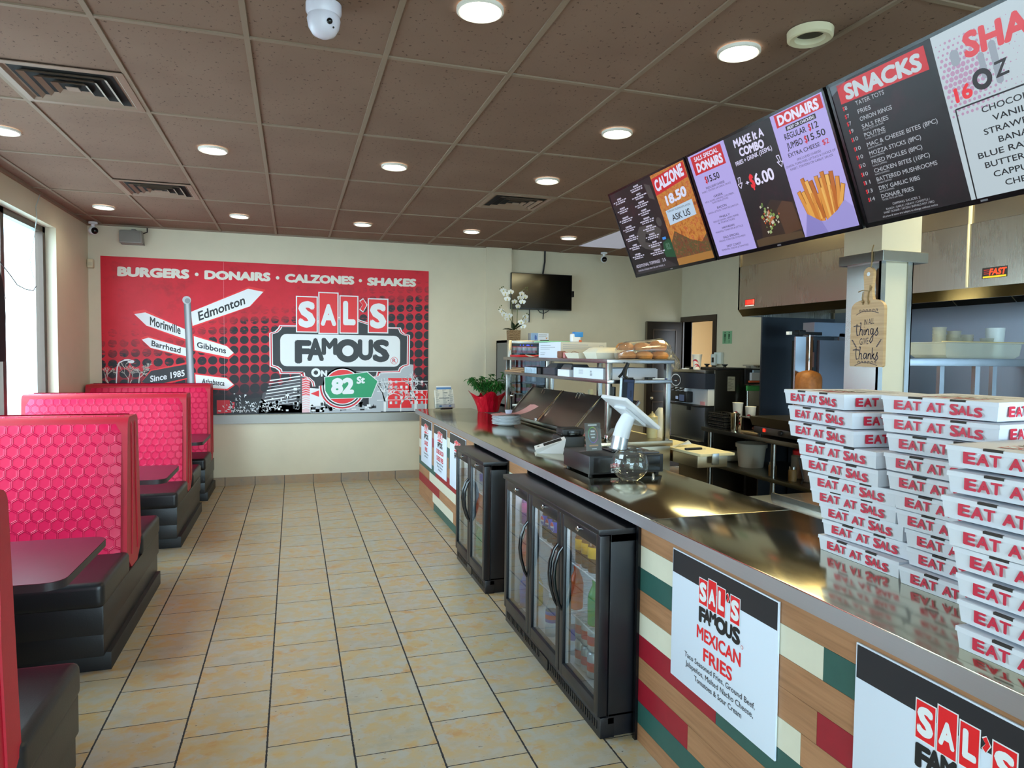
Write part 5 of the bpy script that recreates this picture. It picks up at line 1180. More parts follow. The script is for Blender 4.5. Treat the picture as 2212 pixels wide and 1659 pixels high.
# ------------------------------------------------------------------ drinks cooler on a dark cabinet by the far wall
t = thing('low_cabinet', 'dark low cabinet under the glass-door drinks cooler', 'cabinet', (2.75, 8.25, 0)); G().box(2.40, 7.92, .0, 3.40, 8.68, .955, mat('dark_cabinet', '2b2a2b', .5), .004).build('carcass', t)
FRZ = steel('cooler_trim_steel', 'a7a49e', .25, 2); FX0, FX1, FY0, FY1, FZ0, FZ1 = 2.46, 3.005, 7.93, 8.42, .956, 1.768
t = thing('drinks_cooler', 'glass-door drinks cooler full of cans with a steel door frame', 'cooler', (2.73, 8.17, FZ0)); DKC = mat('cooler_grey_shell', '5e5e5c', .4)
g = G(); g.box(FX0, FY0 + .045, FZ0, FX0 + .025, FY1, FZ1, DKC); g.box(FX1 - .025, FY0 + .045, FZ0, FX1, FY1, FZ1, DKC); g.box(FX0, FY1 - .03, FZ0, FX1, FY1, FZ1, DKC); g.box(FX0, FY0 + .045, FZ1 - .03, FX1, FY1, FZ1, DKC); g.box(FX0, FY0 + .045, FZ0, FX1, FY1, FZ0 + .03, DKC); g.build('shell', t, ang=0)
G().box(FX0 + .026, FY1 - .035, FZ0 + .03, FX1 - .026, FY1 - .031, FZ1 - .03, mat('cooler_dark_liner', '1c1d22', .5)).build('liner', t)
d = G(); fw = .052; d.box(FX0, FY0, FZ0, FX0 + fw, FY0 + .042, FZ1, FRZ, .004); d.box(FX1 - fw, FY0, FZ0, FX1, FY0 + .042, FZ1, FRZ, .004); d.box(FX0 + fw - .003, FY0, FZ1 - .042, FX1 - fw + .003, FY0 + .042, FZ1, FRZ, .003); d.box(FX0 + fw - .003, FY0, FZ0, FX1 - fw + .003, FY0 + .042, FZ0 + .042, FRZ, .003); dd = d.build('door', t)
G().box(FX0 + fw, FY0 + .02, FZ0 + .04, FX1 - fw, FY0 + .024, FZ1 - .04, thin_glass('drinks_cooler_glass', 'd6dade', 1.0)).build('glass', dd, ang=0)
G().box(FX0 + fw, FY0 + .017, FZ1 - .075, FX1 - fw, FY0 + .019, FZ1 - .042, BLACKG).build('control_strip', dd, ang=0)
g = G(); BLED = glow('cooler_display_blue', '2a2cff', 6.0)
for x in (2.62, 2.66, 2.705, 2.72, 2.77): g.box(x, FY0 + .0155, FZ1 - .063, x + (.018 if 2.7 < x < 2.73 else .006), FY0 + .0168, FZ1 - .054, BLED)
g.build('display', dd, ang=0); G().tube([(FX0 + .03, FY0 - .012, FZ0 + .3), (FX0 + .03, FY0 - .012, FZ1 - .12)], .007, CHROME, 8).build('handle', dd)
G().box(FX0 + .05, FY0 + .05, FZ1 - .05, FX1 - .05, FY0 + .06, FZ1 - .042, glow('drinks_cooler_light', 'ffe9c8', 14)).build('light_strip', t)
SZ = [1.615, 1.435, 1.262, 1.118, FZ0 + .031]
for z in SZ[:-1]: G().box(FX0 + .028, FY0 + .06, z - .008, FX1 - .028, FY1 - .04, z - .001, mat('cooler_shelf', '24242a', .4)).build('shelf', t, ang=0)
CR = mat('can_red', 'b01524', .3, .3); CDR = mat('can_dark_red', '6e1a24', .3, .3); CDK = mat('can_dark_blue', '3a2a3c', .3, .3); COR = mat('can_orange', 'd0691c', .3, .3); CTE = mat('can_teal', '1f5560', .3, .3); CGN = mat('can_green', '2f6b3a', .3, .3); CPL = mat('can_pale', 'cfc8b0', .3, .3)
FXY = FY0 + .115
for k in range(5): can('drink_can', 'red topped can with a white band on the top shelf of the drinks cooler', 2.575 + k * .066, FXY, SZ[0], CR, SILV, 'top shelf cans of the drinks cooler', .112)
for k in range(6): can('drink_can', 'red can on the second shelf of the drinks cooler', 2.553 + k * .0675, FXY, SZ[1], CR, CDR, 'red cans of the drinks cooler')
for k, (m_, nm) in enumerate(((CPL, 'pale'), (CPL, 'pale'), (CR, 'red'), (CTE, 'teal'), (SILV, 'silver'))): can('drink_can', ('pale can on the third shelf of the drinks cooler' if nm == 'pale' else nm + ' can on the third shelf of the drinks cooler'), 2.56 + k * .068, FXY, SZ[2], m_, None, 'pale cans of the drinks cooler' if nm == 'pale' else None, .085)
for k, (m_, nm) in enumerate(((COR, 'orange'), (COR, 'orange'), (CTE, 'teal'), (CGN, 'green'), (CDR, 'dark red'))): can('drink_can', nm + ' can on the fourth shelf of the drinks cooler', 2.565 + k * .068, FXY, SZ[3], m_, CPL if k < 2 else CR, 'orange cans of the drinks cooler' if nm == 'orange' else None)
for k in range(4): can('drink_can', 'dark maroon can on the bottom shelf of the drinks cooler', 2.565 + k * .072, FXY, SZ[4], CDR, PINKL if k % 2 else None, 'maroon cans of the drinks cooler')
# orchid in a woven pot on top of the cooler
OX, OY, OZ = 2.585, 8.10, FZ1 + .001
t = thing('potted_orchid', 'white orchid in a woven square pot on top of the drinks cooler', 'potted orchid', (OX, OY, OZ))
def woven():
    m, nt, p = newmat('woven_seagrass'); co = coords(nt); w = nd(nt, 'ShaderNodeTexWave'); w.bands_direction = 'Z'; w.inputs['Scale'].default_value = 26; w.inputs['Distortion'].default_value = 5; w.inputs['Detail'].default_value = 3; w.inputs['Detail Scale'].default_value = 3; nt.links.new(co, w.inputs[0])
    nt.links.new(ramp(nt, w.outputs[1], [(.1, '6b4c2c'), (.6, 'b3926a'), (1, 'c9ab84')]), p.inputs['Base Color']); p.inputs['Roughness'].default_value = .8; bump(nt, p, w.outputs[1], .8, .008); return m
G().skin([[(OX - .065, OY - .065, OZ), (OX + .065, OY - .065, OZ), (OX + .065, OY + .065, OZ), (OX - .065, OY + .065, OZ)], [(OX - .07, OY - .07, OZ + .125), (OX + .07, OY - .07, OZ + .125), (OX + .07, OY + .07, OZ + .125), (OX - .07, OY + .07, OZ + .125)]], woven()).build('woven_pot', t)
DLF = mat('orchid_leaf', '23331c', .35); g = G(); rr = random.Random(6)
for a, l, w_, up in ((2.9, .17, .06, .25), (.3, .15, .07, .9), (1.9, .13, .06, 1.3), (-.6, .12, .05, .8), (1.1, .14, .07, 1.0)): leaf(g, (OX, OY, OZ + .12), (math.cos(a), -.35, up), l, w_, DLF)
g.build('leaves', t)
st1 = [(OX - .01, OY, OZ + .12), (OX - .02, OY, OZ + .30), (OX - .03, OY, OZ + .45), (OX - .07, OY - .01, OZ + .58), (OX - .13, OY - .02, OZ + .62)]; st2 = [(OX + .04, OY, OZ + .12), (OX + .045, OY, OZ + .35), (OX + .05, OY, OZ + .50), (OX + .08, OY - .01, OZ + .60), (OX + .13, OY - .02, OZ + .63)]
g = G(); g.tube(st1, .005, mat('orchid_stem', '6d7048', .6), 6); g.tube(st2, .005, mat('orchid_stem', '6d7048', .6), 6); g.tube([(OX - .02, OY, OZ + .22), (OX - .10, OY - .02, OZ + .33), (OX - .16, OY - .03, OZ + .37)], .004, mat('orchid_stem', '6d7048'), 6); g.tube([(OX + .045, OY, OZ + .18), (OX + .10, OY - .02, OZ + .25), (OX + .14, OY - .03, OZ + .31)], .004, mat('orchid_stem', '6d7048'), 6); g.build('stems', t)
PET_ = mat('orchid_petal', 'eef0ee', .5); YC = mat('orchid_centre', 'd8c65a', .5)
for fx, fz in ((-.15, .60), (-.11, .56), (-.09, .50), (-.06, .585), (.0, .47), (.06, .52), (.10, .57), (.13, .53), (.09, .47), (.05, .415), (-.17, .35), (-.13, .31), (-.11, .26), (-.06, .30), (.08, .22), (.13, .24), (.15, .29), (.11, .17)):
    c = Vector((OX + fx + rr.uniform(-.01, .01), OY - .03 + rr.uniform(-.03, .02), OZ + fz)); n = Vector((rr.uniform(-.5, .5), -1, rr.uniform(-.5, .2))).normalized(); u = n.cross(Vector((0, 0, 1))).normalized(); v = u.cross(n); g = G()
    for k, (a, l, w_) in enumerate(((90, .038, .026), (18, .044, .042), (162, .044, .042), (215, .034, .022), (325, .034, .022))):
        d = u * math.cos(R(a)) + v * math.sin(R(a)); s = n.cross(d); P = [c + d * .004, c + d * l * .45 + s * w_ * .5 + n * .006, c + d * l * .85 + s * w_ * .35 + n * .004, c + d * l + n * .0, c + d * l * .85 - s * w_ * .35 + n * .004, c + d * l * .45 - s * w_ * .5 + n * .006]; g.poly(P, PET_)
    fl = g.build('flower', t); G().ball(tuple(c + n * .006), .008, YC, 8).build('flower_centre', fl)
g = G()
for bx, bz in ((-.17, .64), (-.19, .62), (-.15, .65), (.14, .645), (.16, .62), (.165, .65), (-.19, .40), (-.20, .37), (-.17, .42), (.16, .335), (.18, .32)): g.ball((OX + bx, OY - .03, OZ + bz), .008, mat('orchid_bud', '4f5a2a', .5), 8)
g.build('buds', t)
t = thing('glove_box', 'white and blue box of gloves lying on the drinks cooler', 'box', (2.925, 8.12, OZ)); G().box(2.80, 8.06, OZ, 3.03, 8.18, OZ + .095, CARTW).build('body', t, ang=0)
A = Art((2.80, 8.06, OZ), (1, 0, 0), (0, 0, 1)); A.rect(0, 0, .09, .095, mat('box_sky_blue', '93b6dd', .4)); A.pl([(.05, .01), (.075, .02), (.07, .06), (.05, .075), (.045, .04)], mat('glove_blue', '3d5fae', .4), 1); A.rect(.10, .07, .21, .077, GREYP); A.rect(.10, .05, .2, .055, GREYP); A.pl([(.2, .02), (.22, .04), (.19, .04)], mat('print_orange', 'e0903a', .4), 1); A.build('box_print', t, ang=0)
t = thing('phone', 'thin black phone lying at the corner of the drinks cooler', 'phone', (2.96, 7.99, OZ)); G().box(2.90, 7.965, OZ, 3.0, 8.02, OZ + .009, BLACKG, .002).build('body', t)
# switched-off television and its cables
t = thing('wall_television', 'black switched-off television mounted on the far kitchen wall', 'television', (3.26, 8.78, 2.45)); TVY = 8.70
TX0, TX1, TZ0, TZ1 = 2.735, 3.60, 2.195, 2.675
G().box(TX0, TVY, TZ0, TX1, TVY + .04, TZ1, BLACKP, .006).build('housing', t); G().box(TX0 + .008, TVY - .001, TZ0 + .018, TX1 - .008, TVY + .001, TZ1 - .008, mat('dark_screen', '050506', .12)).build('screen', t, ang=0)
G().box(3.1, TVY + .04, 2.35, 3.4, 8.83, 2.55, BLACKP).build('wall_bracket', t); G().box(3.60, 8.79, 2.39, 3.67, 8.83, 2.47, BLACKP, .003).build('bracket_end', t)
g = G(); g.tube([(3.24, 8.80, CEIL), (3.24, 8.80, 2.85), (3.21, 8.79, 2.68)], .012, CBL); g.build('cable', t)
for x, z0 in ((3.03, 2.03), (3.23, 2.08)): G().tube([(x, 8.81, 2.25), (x + .004, 8.81, 2.15), (x, 8.815, z0)], .007, CBL).build('cable', t)
G().tube([(3.14, 8.80, 2.21), (3.18, 8.80, 2.165), (3.23, 8.80, 2.155), (3.28, 8.80, 2.175), (3.32, 8.80, 2.21)], .005, CBL).build('cable', t)

# ------------------------------------------------------------------ cooking line along the kitchen wall
HX = 4.2; HOODS = steel('hood_steel', 'a59f93', .27, 2, .08); DKIN = mat('hood_inner_dark', '15130f', .5, .3)  # DKIN: near-black tone for the hood inside and filter backs
t = thing('range_hood', 'long stainless steel cooking hood hanging along the kitchen wall', 'range hood', (4.78, 2.6, 2.0))
H0, H1 = -.6, 5.86
G().box(HX, H0, 2.065, HX + .02, H1, 2.48, HOODS).build('canopy_front', t, ang=0)
G().box(HX + .012, H0, 2.484, HX + .03, H1, CEIL - .004, steel('hood_upper_steel', 'aa9f8c', .25, 2, .06)).build('upper_panel', t, ang=0)
G().skin([[(HX, H0, 2.065), (HX, H1, 2.065)], [(HX + .055, H0, 1.998), (HX + .055, H1 - .0, 1.998)], [(HX + .075, H0, 1.998), (HX + .075, H1, 1.998)], [(HX + .075, H0, 2.02), (HX + .075, H1, 2.02)]], steel('hood_lip_steel', '8f8468', .22, 1, .05), False, False, False).build('lip', t, ang=0)
G().box(HX + .0, H1 - .02, 2.065, EX - .002, H1, CEIL - .004, HOODS).build('end_panel', t, ang=0)
g = G(); g.skin([[(HX + .02, H1, 2.065), (EX, H1, 2.065)], [(HX + .055, H1, 1.998), (EX, H1, 1.998)]], HOODS, False, False, False); g.build('end_lip', t, ang=0)
G().box(HX + .02, H0, 2.46, EX - .002, H1 - .02, 2.475, DKIN).build('inner_top', t, ang=0)
f0, f1 = Vector((4.80, 0, 2.46)), Vector((EX - .05, 0, 2.045)); n_ = Vector((-(f1 - f0).z, 0, (f1 - f0).x)).normalized() * -.02
y = H0 + .02; k = 0
while y + .49 < H1:
    g = G()
    g.skin([[f0 + Vector((0, y, 0)), f1 + Vector((0, y, 0))], [f0 + Vector((0, y + .49, 0)), f1 + Vector((0, y + .49, 0))]], DKIN, False, False, False)
    for q in range(7):
        yy = y + .03 + q * .065; g.skin([[f0 - n_ + Vector((0, yy, 0)), f1 - n_ + Vector((0, yy, 0))], [f0 - n_ + Vector((0, yy + .04, 0)), f1 - n_ + Vector((0, yy + .04, 0))]], mat('filter_baffle', '2c2a27', .3, .8), False, False, False)
        g.ball(tuple(f1 - n_ * 1.2 + Vector((-.02, yy + .052, .016))), .011, mat('filter_stud', 'b7b3a8', .3, .5), 8)
    g.build('grease_filter', t, ang=0); y += .5; k += 1
def flat(x, y0, y1, z0, z1): return Art((x, y1, z0), (0, -1, 0), (0, 0, 1))
st = flat(HX, 5.60, 5.75, 2.09, 2.155)
st.rect(0, 0, .15, .066, INK, 0); st.rect(.004, .012, .146, .063, mat('sticker_red', 'e2231a', .4), 1); st.rect(.004, .001, .14, .009, PWHITE, 1)
for k in range(4): st.rect(.03, .018 + k * .011, .11, .021 + k * .011, mat('sticker_pale_red', 'f08070', .4), 2)
st.rect(.12, .02, .14, .058, mat('sticker_pale_red', 'f08070', .4), 2); st.build('warning_sticker', t, ang=0)
A = Art((HX, 3.32, 2.115), (0, -1, 0), (0, 0, 1)); A.rrect(0, 0, .165, .068, .004, INK, 0)
for k, c in enumerate(('e8221a', 'ee4a1c', 'f2701e')): A.text('FAST', (.045, .018 ), (.155, .018), (.052, .060), mat('sticker_' + c, c, .4), 1 + k, .05) if k == 1 else None
for k in range(3): A.rect(.012, .028 + k * .012, .044, .031 + k * .012, mat('sticker_red', 'e2231a', .4), 1)
A.rect(.006, .003, .158, .014, mat('sticker_yellow', 'f0c81c', .4), 1); A.build('brand_sticker', t, ang=0)
G().tube([(HX - .004, 3.42, 2.48), (HX - .004, 3.42, 2.07)], .008, mat('seam_sealant', 'c4bfa8', .6), 6).tube([(HX + .006, 3.42, 2.48), (HX + .006, 3.42, 2.97)], .012, mat('seam_sealant', 'c4bfa8', .6), 6).build('sealed_seam', t)
SPL = steel('splash_steel', 'a3adbb', .42, 2, .03)
struct('trim_2', G().box(EX - .012, -.6, .90, EX - .001, 5.83, 2.06, SPL), ang=0)
struct('partition', G().box(4.47, 5.83, .0, EX - .001, 5.85, 2.0, steel('partition_steel', '56595f', .38, 2, .06)), ang=0)

# back work table
BTX = 3.95
t = thing('steel_work_table', 'stainless work table with a lower shelf along the cooking line', 'table', (4.4, 3.6, 0))
G().box(BTX, 1.2, .848, 4.78, 6.07, .888, steel('work_table_steel', '8f8b83', .22, 1), .003).build('table_top', t)
for y in (1.3, 3.1, 4.45, 5.02, 5.98): G().tube([(BTX + .05, y, 0), (BTX + .05, y, .85)], .022, STEELZ, 12).build('leg', t)
for y in (1.3, 3.1, 5.98): G().tube([(4.72, y, 0), (4.72, y, .85)], .022, STEELZ, 12).build('leg', t)
G().box(BTX + .02, 1.25, .505, 4.76, 6.02, .54, steel('work_shelf_steel', '7d7a68', .35, 1), .003).build('lower_shelf', t)
t = thing('black_fridge', 'black under-counter fridge with vent slots behind the work table shelf', 'fridge', (5.06, 5.3, 0)); BF = mat('fridge_black_enamel', '141413', .45)
G().box(4.80, 4.8, .02, 5.34, 5.80, .84, BF, .006).build('body', t)
for k in range(6): G().box(4.795, 5.3, .60 + k * .03, 4.802, 5.7, .612 + k * .03, mat('slot_grey', '3a3a38', .5)).build('vent_slot', t)
def on(name, label, cat, x, y, z, group=None): return thing(name, label, cat, (x, y, z), 0, group)
# lower shelf goods
t = on('bucket', 'white plastic bucket on the lower shelf of the work table', 'bucket', 4.22, 5.62, .5405); G().lathe([(.001, .002), (.115, 0), (.135, .19), (.147, .19), (.148, .225), (.135, .23), (.128, .19), (.001, .19)], mat('bucket_white', 'cfc9b8', .4), 32, (4.22, 5.62, .5405), None, False, False).build('body', t)
t = on('film_roll', 'roll of clear wrapping film lying beside the white bucket', 'roll', 4.2, 5.93, .5405); G().tube([(4.06, 5.95, .598), (4.33, 5.90, .598)], .056, mat('wrap_roll', 'c8cabb', .25), 20).build('roll', t)
for i, (x, y, h, nm) in enumerate(((4.25, 4.98, .24, 'large'), (4.22, 4.80, .20, 'smaller'))):
    t = on('lidded_jar', '%s clear jar with a red lid on the lower shelf' % nm, 'jar', x, y, .5405); G().lathe([(.07, .002), (.075, .02), (.075, h * .8), (.06, h * .86)], thin_glass('jar_plastic', 'e0d6c4', 1.4, .05, .3), 22, (x, y, .5405)).build('jar_body', t); G().lathe([(.064, h * .86), (.064, h), (.03, h + .02), (.001, h + .02)], RED2, 22, (x, y, .5405)).build('lid', t)
    G().lathe([(.066, .01), (.066, h * .45)], mat('jar_contents', 'b0663a', .7), 20, (x, y, .5405)).build('contents', t)
for i, (x, y, nm) in enumerate(((4.08, 5.13, 'first'), (4.08, 4.87, 'second'))):
    t = on('spice_jar', '%s small spice jar at the front of the lower shelf' % nm, 'jar', x, y, .5405); G().lathe([(.034, 0), (.035, .09), (.028, .10)], mat('spice_brown', '8a6a3c', .5), 16, (x, y, .5405)).build('jar_body', t); G().lathe([(.03, .10), (.03, .125)], CHROME, 16, (x, y, .5405)).build('lid', t)
t = on('rag', 'crumpled dark blue rag on the lower shelf', 'rag', 4.2, 4.55, .5405); G().ball((4.2, 4.55, .565), .10, mat('rag_blue', '1f2a5c', .9), 10, (1.2, 1, .25)).build('cloth', t)
# on the table
def basket(x, y, z, label):
    t = on('basket', label, 'basket', x, y, z, 'stacked black baskets'); g = G(); BK = mat('basket_black', '1e1d1c', .5)
    for k, (a, b, zz) in enumerate(((.075, .11, .004), (.085, .12, .026), (.092, .128, .048))):
        g.tube([(x - a, y - b, z + zz), (x + a, y - b, z + zz), (x + a, y + b, z + zz), (x - a, y + b, z + zz), (x - a, y - b, z + zz)], .006, BK, 6)
    for k in range(7):
        f = -1 + k / 3
        for s in (-1, 1): g.tube([(x + .075 * f, y + .11 * s, z + .004), (x + .092 * f, y + .128 * s, z + .048)], .004, BK, 4); g.tube([(x + .075 * s, y + .11 * f, z + .004), (x + .092 * s, y + .128 * f, z + .048)], .004, BK, 4)
    g.box(x - .075, y - .11, z, x + .075, y + .11, z + .004, BK); g.build('weave', t)
for k in range(4): basket(4.07, 5.86, .889 + k * .034, ('lowest', 'second', 'third', 'topmost')[k] + ' black basket of the stack on the work table')
t = on('steel_cup', 'tall polished steel cup beside the black baskets', 'cup', 4.05, 5.66, .889); G().lathe([(.036, 0), (.042, .17), (.044, .172), (.040, .168), (.034, .01), (.001, .01)], steel('cup_steel', 'c2b9a4', .15, 2), 26, (4.05, 5.66, .889), None, True, False).build('cup_body', t)
CUPW = mat('paper_cup_white', 'efe9dd', .5); CUPR = mat('paper_cup_red', 'c2182b', .45); CUPN = mat('paper_cup_navy', '2a2240', .45)
def pcup(x, y, z, label, h=.16, r=.045):
    t = on('paper_cup', label, 'paper cup', x, y, z); G().lathe([(r * .72, 0), (r, h), (r * 1.05, h + .002), (r * 1.05, h + .006), (r * .96, h + .004), (r * .70, .008), (.001, .008)], CUPW, 28, (x, y, z), None, True, False).build('cup_body', t, ang=60)
    g = G()
    for (za, zb_, ph, m_) in ((.50, .62, 3.2, CUPR), (.58, .62, 3.3, CUPN), (.24, .32, 3.6, CUPR), (.12, .20, 3.9, CUPR), (.20, .225, 3.8, CUPN)):
        rows = [[], []]
        for i in range(13):
            a = ph - .3 + i * .15; zz = h * (za + .14 * math.sin(i / 12 * math.pi) - .012 * i); wz = h * (zb_ - za) * math.sin(i / 12 * math.pi + .02) + .0005
            for q, z2 in enumerate((zz, zz + wz)):
                rr_ = r * (.72 + .28 * z2 / h) * 1.012; rows[q].append((x + rr_ * math.cos(a), y + rr_ * math.sin(a), z + z2))
        g.skin(rows, m_, False, False, False)
    g.build('cup_print', t); return t
pcup(4.20, 5.82, .889, 'red and white paper cup standing behind the steel cup', .25, .05); pcup(4.26, 5.70, .889, 'second paper cup with a red swirl beside the work table partition', .22, .05)
t = on('bread_warmer', 'open fronted steel warmer holding a dark loaf on the work table', 'warmer', 4.3, 5.46, .889); g = G(); g.box(4.08, 5.33, 1.02, 4.46, 5.60, 1.035, STEELX, .002); g.box(4.40, 5.33, .889, 4.46, 5.60, 1.02, DKSTEEL); g.box(4.10, 5.585, .889, 4.46, 5.60, 1.02, DKSTEEL); g.build('housing', t); G().ball((4.23, 5.46, .925), .10, mat('loaf_dark_red', '5a2a1c', .6, vary=.3, vscale=20), 14, (1.1, 1.0, .34)).build('loaf', t); G().box(4.07, 5.34, .8895, 4.38, 5.58, .897, mat('tray_tan', 'b09a7a', .5)).build('tray', t)
t = on('hot_plate', 'steel hot plate with a red lamp and a black knob on the work table', 'hot plate', 4.2, 4.95, .889); GS = steel('hot_plate_steel', '8c8370', .3, 1)
G().box(4.0, 4.55, .912, 4.52, 5.30, .975, DKSTEEL, .004).build('control_box', t); g = G(); g.skin([[(3.99, 4.54, .98), (4.53, 4.54, .98), (4.53, 5.31, .98), (3.99, 5.31, .98)], [(3.97, 4.52, 1.062), (4.55, 4.52, 1.062), (4.55, 5.33, 1.062), (3.97, 5.33, 1.062)]], GS); g.build('plate_tray', t, ang=0)
G().lathe([(.022, 0), (.02, .02), (.001, .022)], BLACKP, 16, (0, 0, 0), Matrix.Translation((3.999, 4.93, .945)) @ Matrix.Rotation(R(-90), 4, 'Y')).build('knob', t); G().box(3.994, 5.14, .934, 4.0, 5.166, .962, glow('pilot_red', 'ff2a18', 2.5)).build('pilot_lamp', t)
for x in (4.04, 4.48):
    for y in (4.59, 5.26): G().lathe([(.016, 0), (.016, .026)], BLACKP, 10, (x, y, .889)).build('plate_foot', t)
g = G(); g.tube([(4.02, 4.5, .93), (3.99, 4.46, .87), (3.93, 4.62, .78), (3.92, 4.55, .62), (3.96, 4.62, .57)], .008, CBL); g = tag(g.build('power_cord'), 'black power cord looping from the hot plate past the table edge', 'cord')
# vertical broiler with its cone of meat
t = on('vertical_broiler', 'tall vertical meat broiler with a black top arm at the back of the kitchen', 'broiler', 4.6, 5.25, .889)
G().box(4.56, 5.0, .889, 5.0, 5.5, .95, STEELX, .004).build('base', t)
g = G(); g.box(4.385, 5.24, .95, 4.515, 5.26, 1.79, steel('reflector_steel', 'c9ccd0', .18, 2)); g.build('reflector', t); 
G().box(4.515, 5.22, .95, 4.56, 5.26, 1.79, mat('scorched_strip', '6d431d', .4, .4, vary=.6, vscale=5)).build('scorched_strip', t)
G().box(4.56, 5.28, .95, 4.62, 5.5, 1.76, DKIN).build('burner_gap', t)  # solid dark box stands for the shade in the gap
for k in range(4): G().box(4.585, 5.262, 1.0 + k * .17, 4.615, 5.282, 1.14 + k * .17, mat('burner_brick', '8a6058', .6)).build('burner_brick', t)
G().box(4.62, 5.20, .95, 4.915, 5.24, 1.76, steel('broiler_panel_steel', '7e8088', .32, 2)).build('side_panel', t, ang=0)
g = G(); PFX = mat('perforation_dark', '17181c', .6); g.box(4.93, 5.30, .95, 5.10, 5.32, 1.83, DKSTEEL); g.build('perforated_plate', t, ang=0)
g = G()
for a in range(3):
    for b in range(26): g.box(4.945 + a * .045, 5.296, 1.0 + b * .03, 4.968 + a * .045, 5.2995, 1.008 + b * .03, PFX)
g.build('perforations', t, ang=0)
G().box(4.64, 5.3, 1.80, 5.05, 5.45, 1.93, steel('blue_grey_steel', '9aa2ae', .3, 1)).build('motor_box', t)
G().box(4.33, 5.22, 1.805, 4.66, 5.27, 1.835, BLACKP, .004).box(4.40, 5.21, 1.80, 4.47, 5.28, 1.85, BLACKP, .008).build('top_arm', t); G().box(4.295, 5.225, 1.805, 4.33, 5.265, 1.835, WHITEP, .003).build('arm_grip', t)
G().tube([(4.43, 5.245 - .13, .95), (4.43, 5.245 - .13, 1.80)], .005, CHROME, 8).tube([(4.43, 5.245 - .13, 1.80), (4.43, 5.24, 1.815)], .006, CHROME, 8).build('spit', t)
rr = random.Random(12); rows = []
for z, r in ((.955, .06), (.98, .085), (1.1, .10), (1.25, .112), (1.36, .115), (1.42, .112), (1.455, .098), (1.475, .06), (1.485, .02)): rows.append([(4.43 + r * (1 + rr.uniform(-.03, .03)) * math.cos(2 * math.pi * i / 28), 5.115 + r * (1 + rr.uniform(-.03, .03)) * math.sin(2 * math.pi * i / 28), z) for i in range(28)])
G().skin(rows, mat('spit_meat', '9a5f2a', .55, vary=.35, vscale=16, bmp=.7, bscale=30), True, True).build('meat_cone', t, ang=60)
# overshelf with the container pan
t = on('over_shelf', 'white steel overshelf beside the pillar holding a pan of containers', 'shelf', 4.5, 3.8, .889)
G().box(3.94, 3.64, 1.552, 5.2, 3.98, 1.606, steel('overshelf_steel', 'c3c7ca', .25, 0), .003).build('shelf_board', t)
for x in (3.97, 4.62, 5.15):
    for y in (3.67, 3.95): G().box(x - .022, y - .015, .889, x + .022, y + .015, 1.552, steel('overshelf_steel', 'c3c7ca', .25, 0)).build('leg', t)
PANP = thin_glass('pan_polycarbonate', 'eef0e6', 1.6, .03, .35); AMB = thin_glass('cup_clear', 'f2efe2', 1.5, .03, .28)
t = on('clear_pan', 'clear food pan full of clear plastic cups on the overshelf', 'food pan', 4.6, 3.8, 1.607)
def rq(x0, y0, x1, y1, z): return [(x0, y0, z), (x1, y0, z), (x1, y1, z), (x0, y1, z)]
G().skin([rq(4.36, 3.68, 5.0, 3.94, 1.607), rq(4.33, 3.665, 5.03, 3.955, 1.63), rq(4.32, 3.66, 5.04, 3.96, 1.70), rq(4.32, 3.66, 5.04, 3.96, 1.712), rq(4.27, 3.63, 5.09, 3.975, 1.714), rq(4.27, 3.63, 5.09, 3.975, 1.719)], PANP, True, False).build('pan', t, ang=30)
G().box(4.25, 3.62, 1.7195, 5.1, 3.635, 1.7255, mat('pan_rim_amber', 'c9b27a', .3)).build('pan_rim', t)
for i, (x, n_, tl) in enumerate(((4.42, 7, .0), (4.50, 6, .12), (4.58, 4, 0), (4.68, 5, 0), (4.78, 3, 0), (4.88, 4, 0))):
    for k in range(n_):
        tt = on('plastic_cup', 'clear plastic cup nested in the pan on the overshelf', 'cup', x, 3.80, 1.61 + k * .024, 'clear cups in the food pan'); M = Matrix.Translation((x + tl * k * .1, 3.8, 1.612 + k * .024)); G().lathe([(.032, 0), (.045, .07), (.047, .072)], AMB, 16, (0, 0, 0), M, True, False).build('cup_body', tt)
t = on('white_tub', 'tall white tub at the right photo edge on the overshelf', 'tub', 4.98, 3.79, 1.61); G().lathe([(.05, .0), (.062, .22), (.064, .222)], mat('tub_white', 'dfe6e6', .4), 22, (4.96, 3.80, 1.613)).build('body', t)
# soft serve machine
SX0, SX1, SY0, SY1 = 4.27, 4.98, 6.5, 7.2
t = on('soft_serve_machine', 'tall steel soft serve machine with a dark blue control band', 'soft serve machine', 4.6, 6.85, 0); SFS = steel('machine_steel', '6d6a64', .3, 2, .05)
G().box(SX0 + .12, SY0, .10, SX1, SY1, 1.45, SFS, .006).build('cabinet', t); G().box(SX0 + .06, SY0 + .01, .02, SX1, SY1 - .01, .10, BLACKP).build('base', t)
G().box(SX0, SY0 + .005, .66, SX0 + .13, SY1 - .005, 1.055, steel('machine_door_steel', '8d939b', .3, 2), .004).build('lower_door', t); G().box(SX0 - .004, SY0 + .28, .99, SX0, SY0 + .36, 1.05, BLACKP, .002).build('door_latch', t)
G().box(SX0 - .06, SY0 + .01, .60, SX0 + .13, SY1 - .01, .665, BLACKP, .004).build('drip_base', t)
for k in range(8): G().box(SX0 - .055, SY0 + .06 + k * .075, .665, SX0 + .0, SY0 + .10 + k * .075, .668, mat('drip_slat', '8b8a7c', .4)).build('drip_slat', t)
rows = []
for i in range(9):
    a = -1 + i / 4; rows.append([(SX0 - .05 * (1 - a * a) + .0, SY0 + .35 + a * .348, 1.24), (SX0 - .05 * (1 - a * a), SY0 + .35 + a * .348, 1.41)])
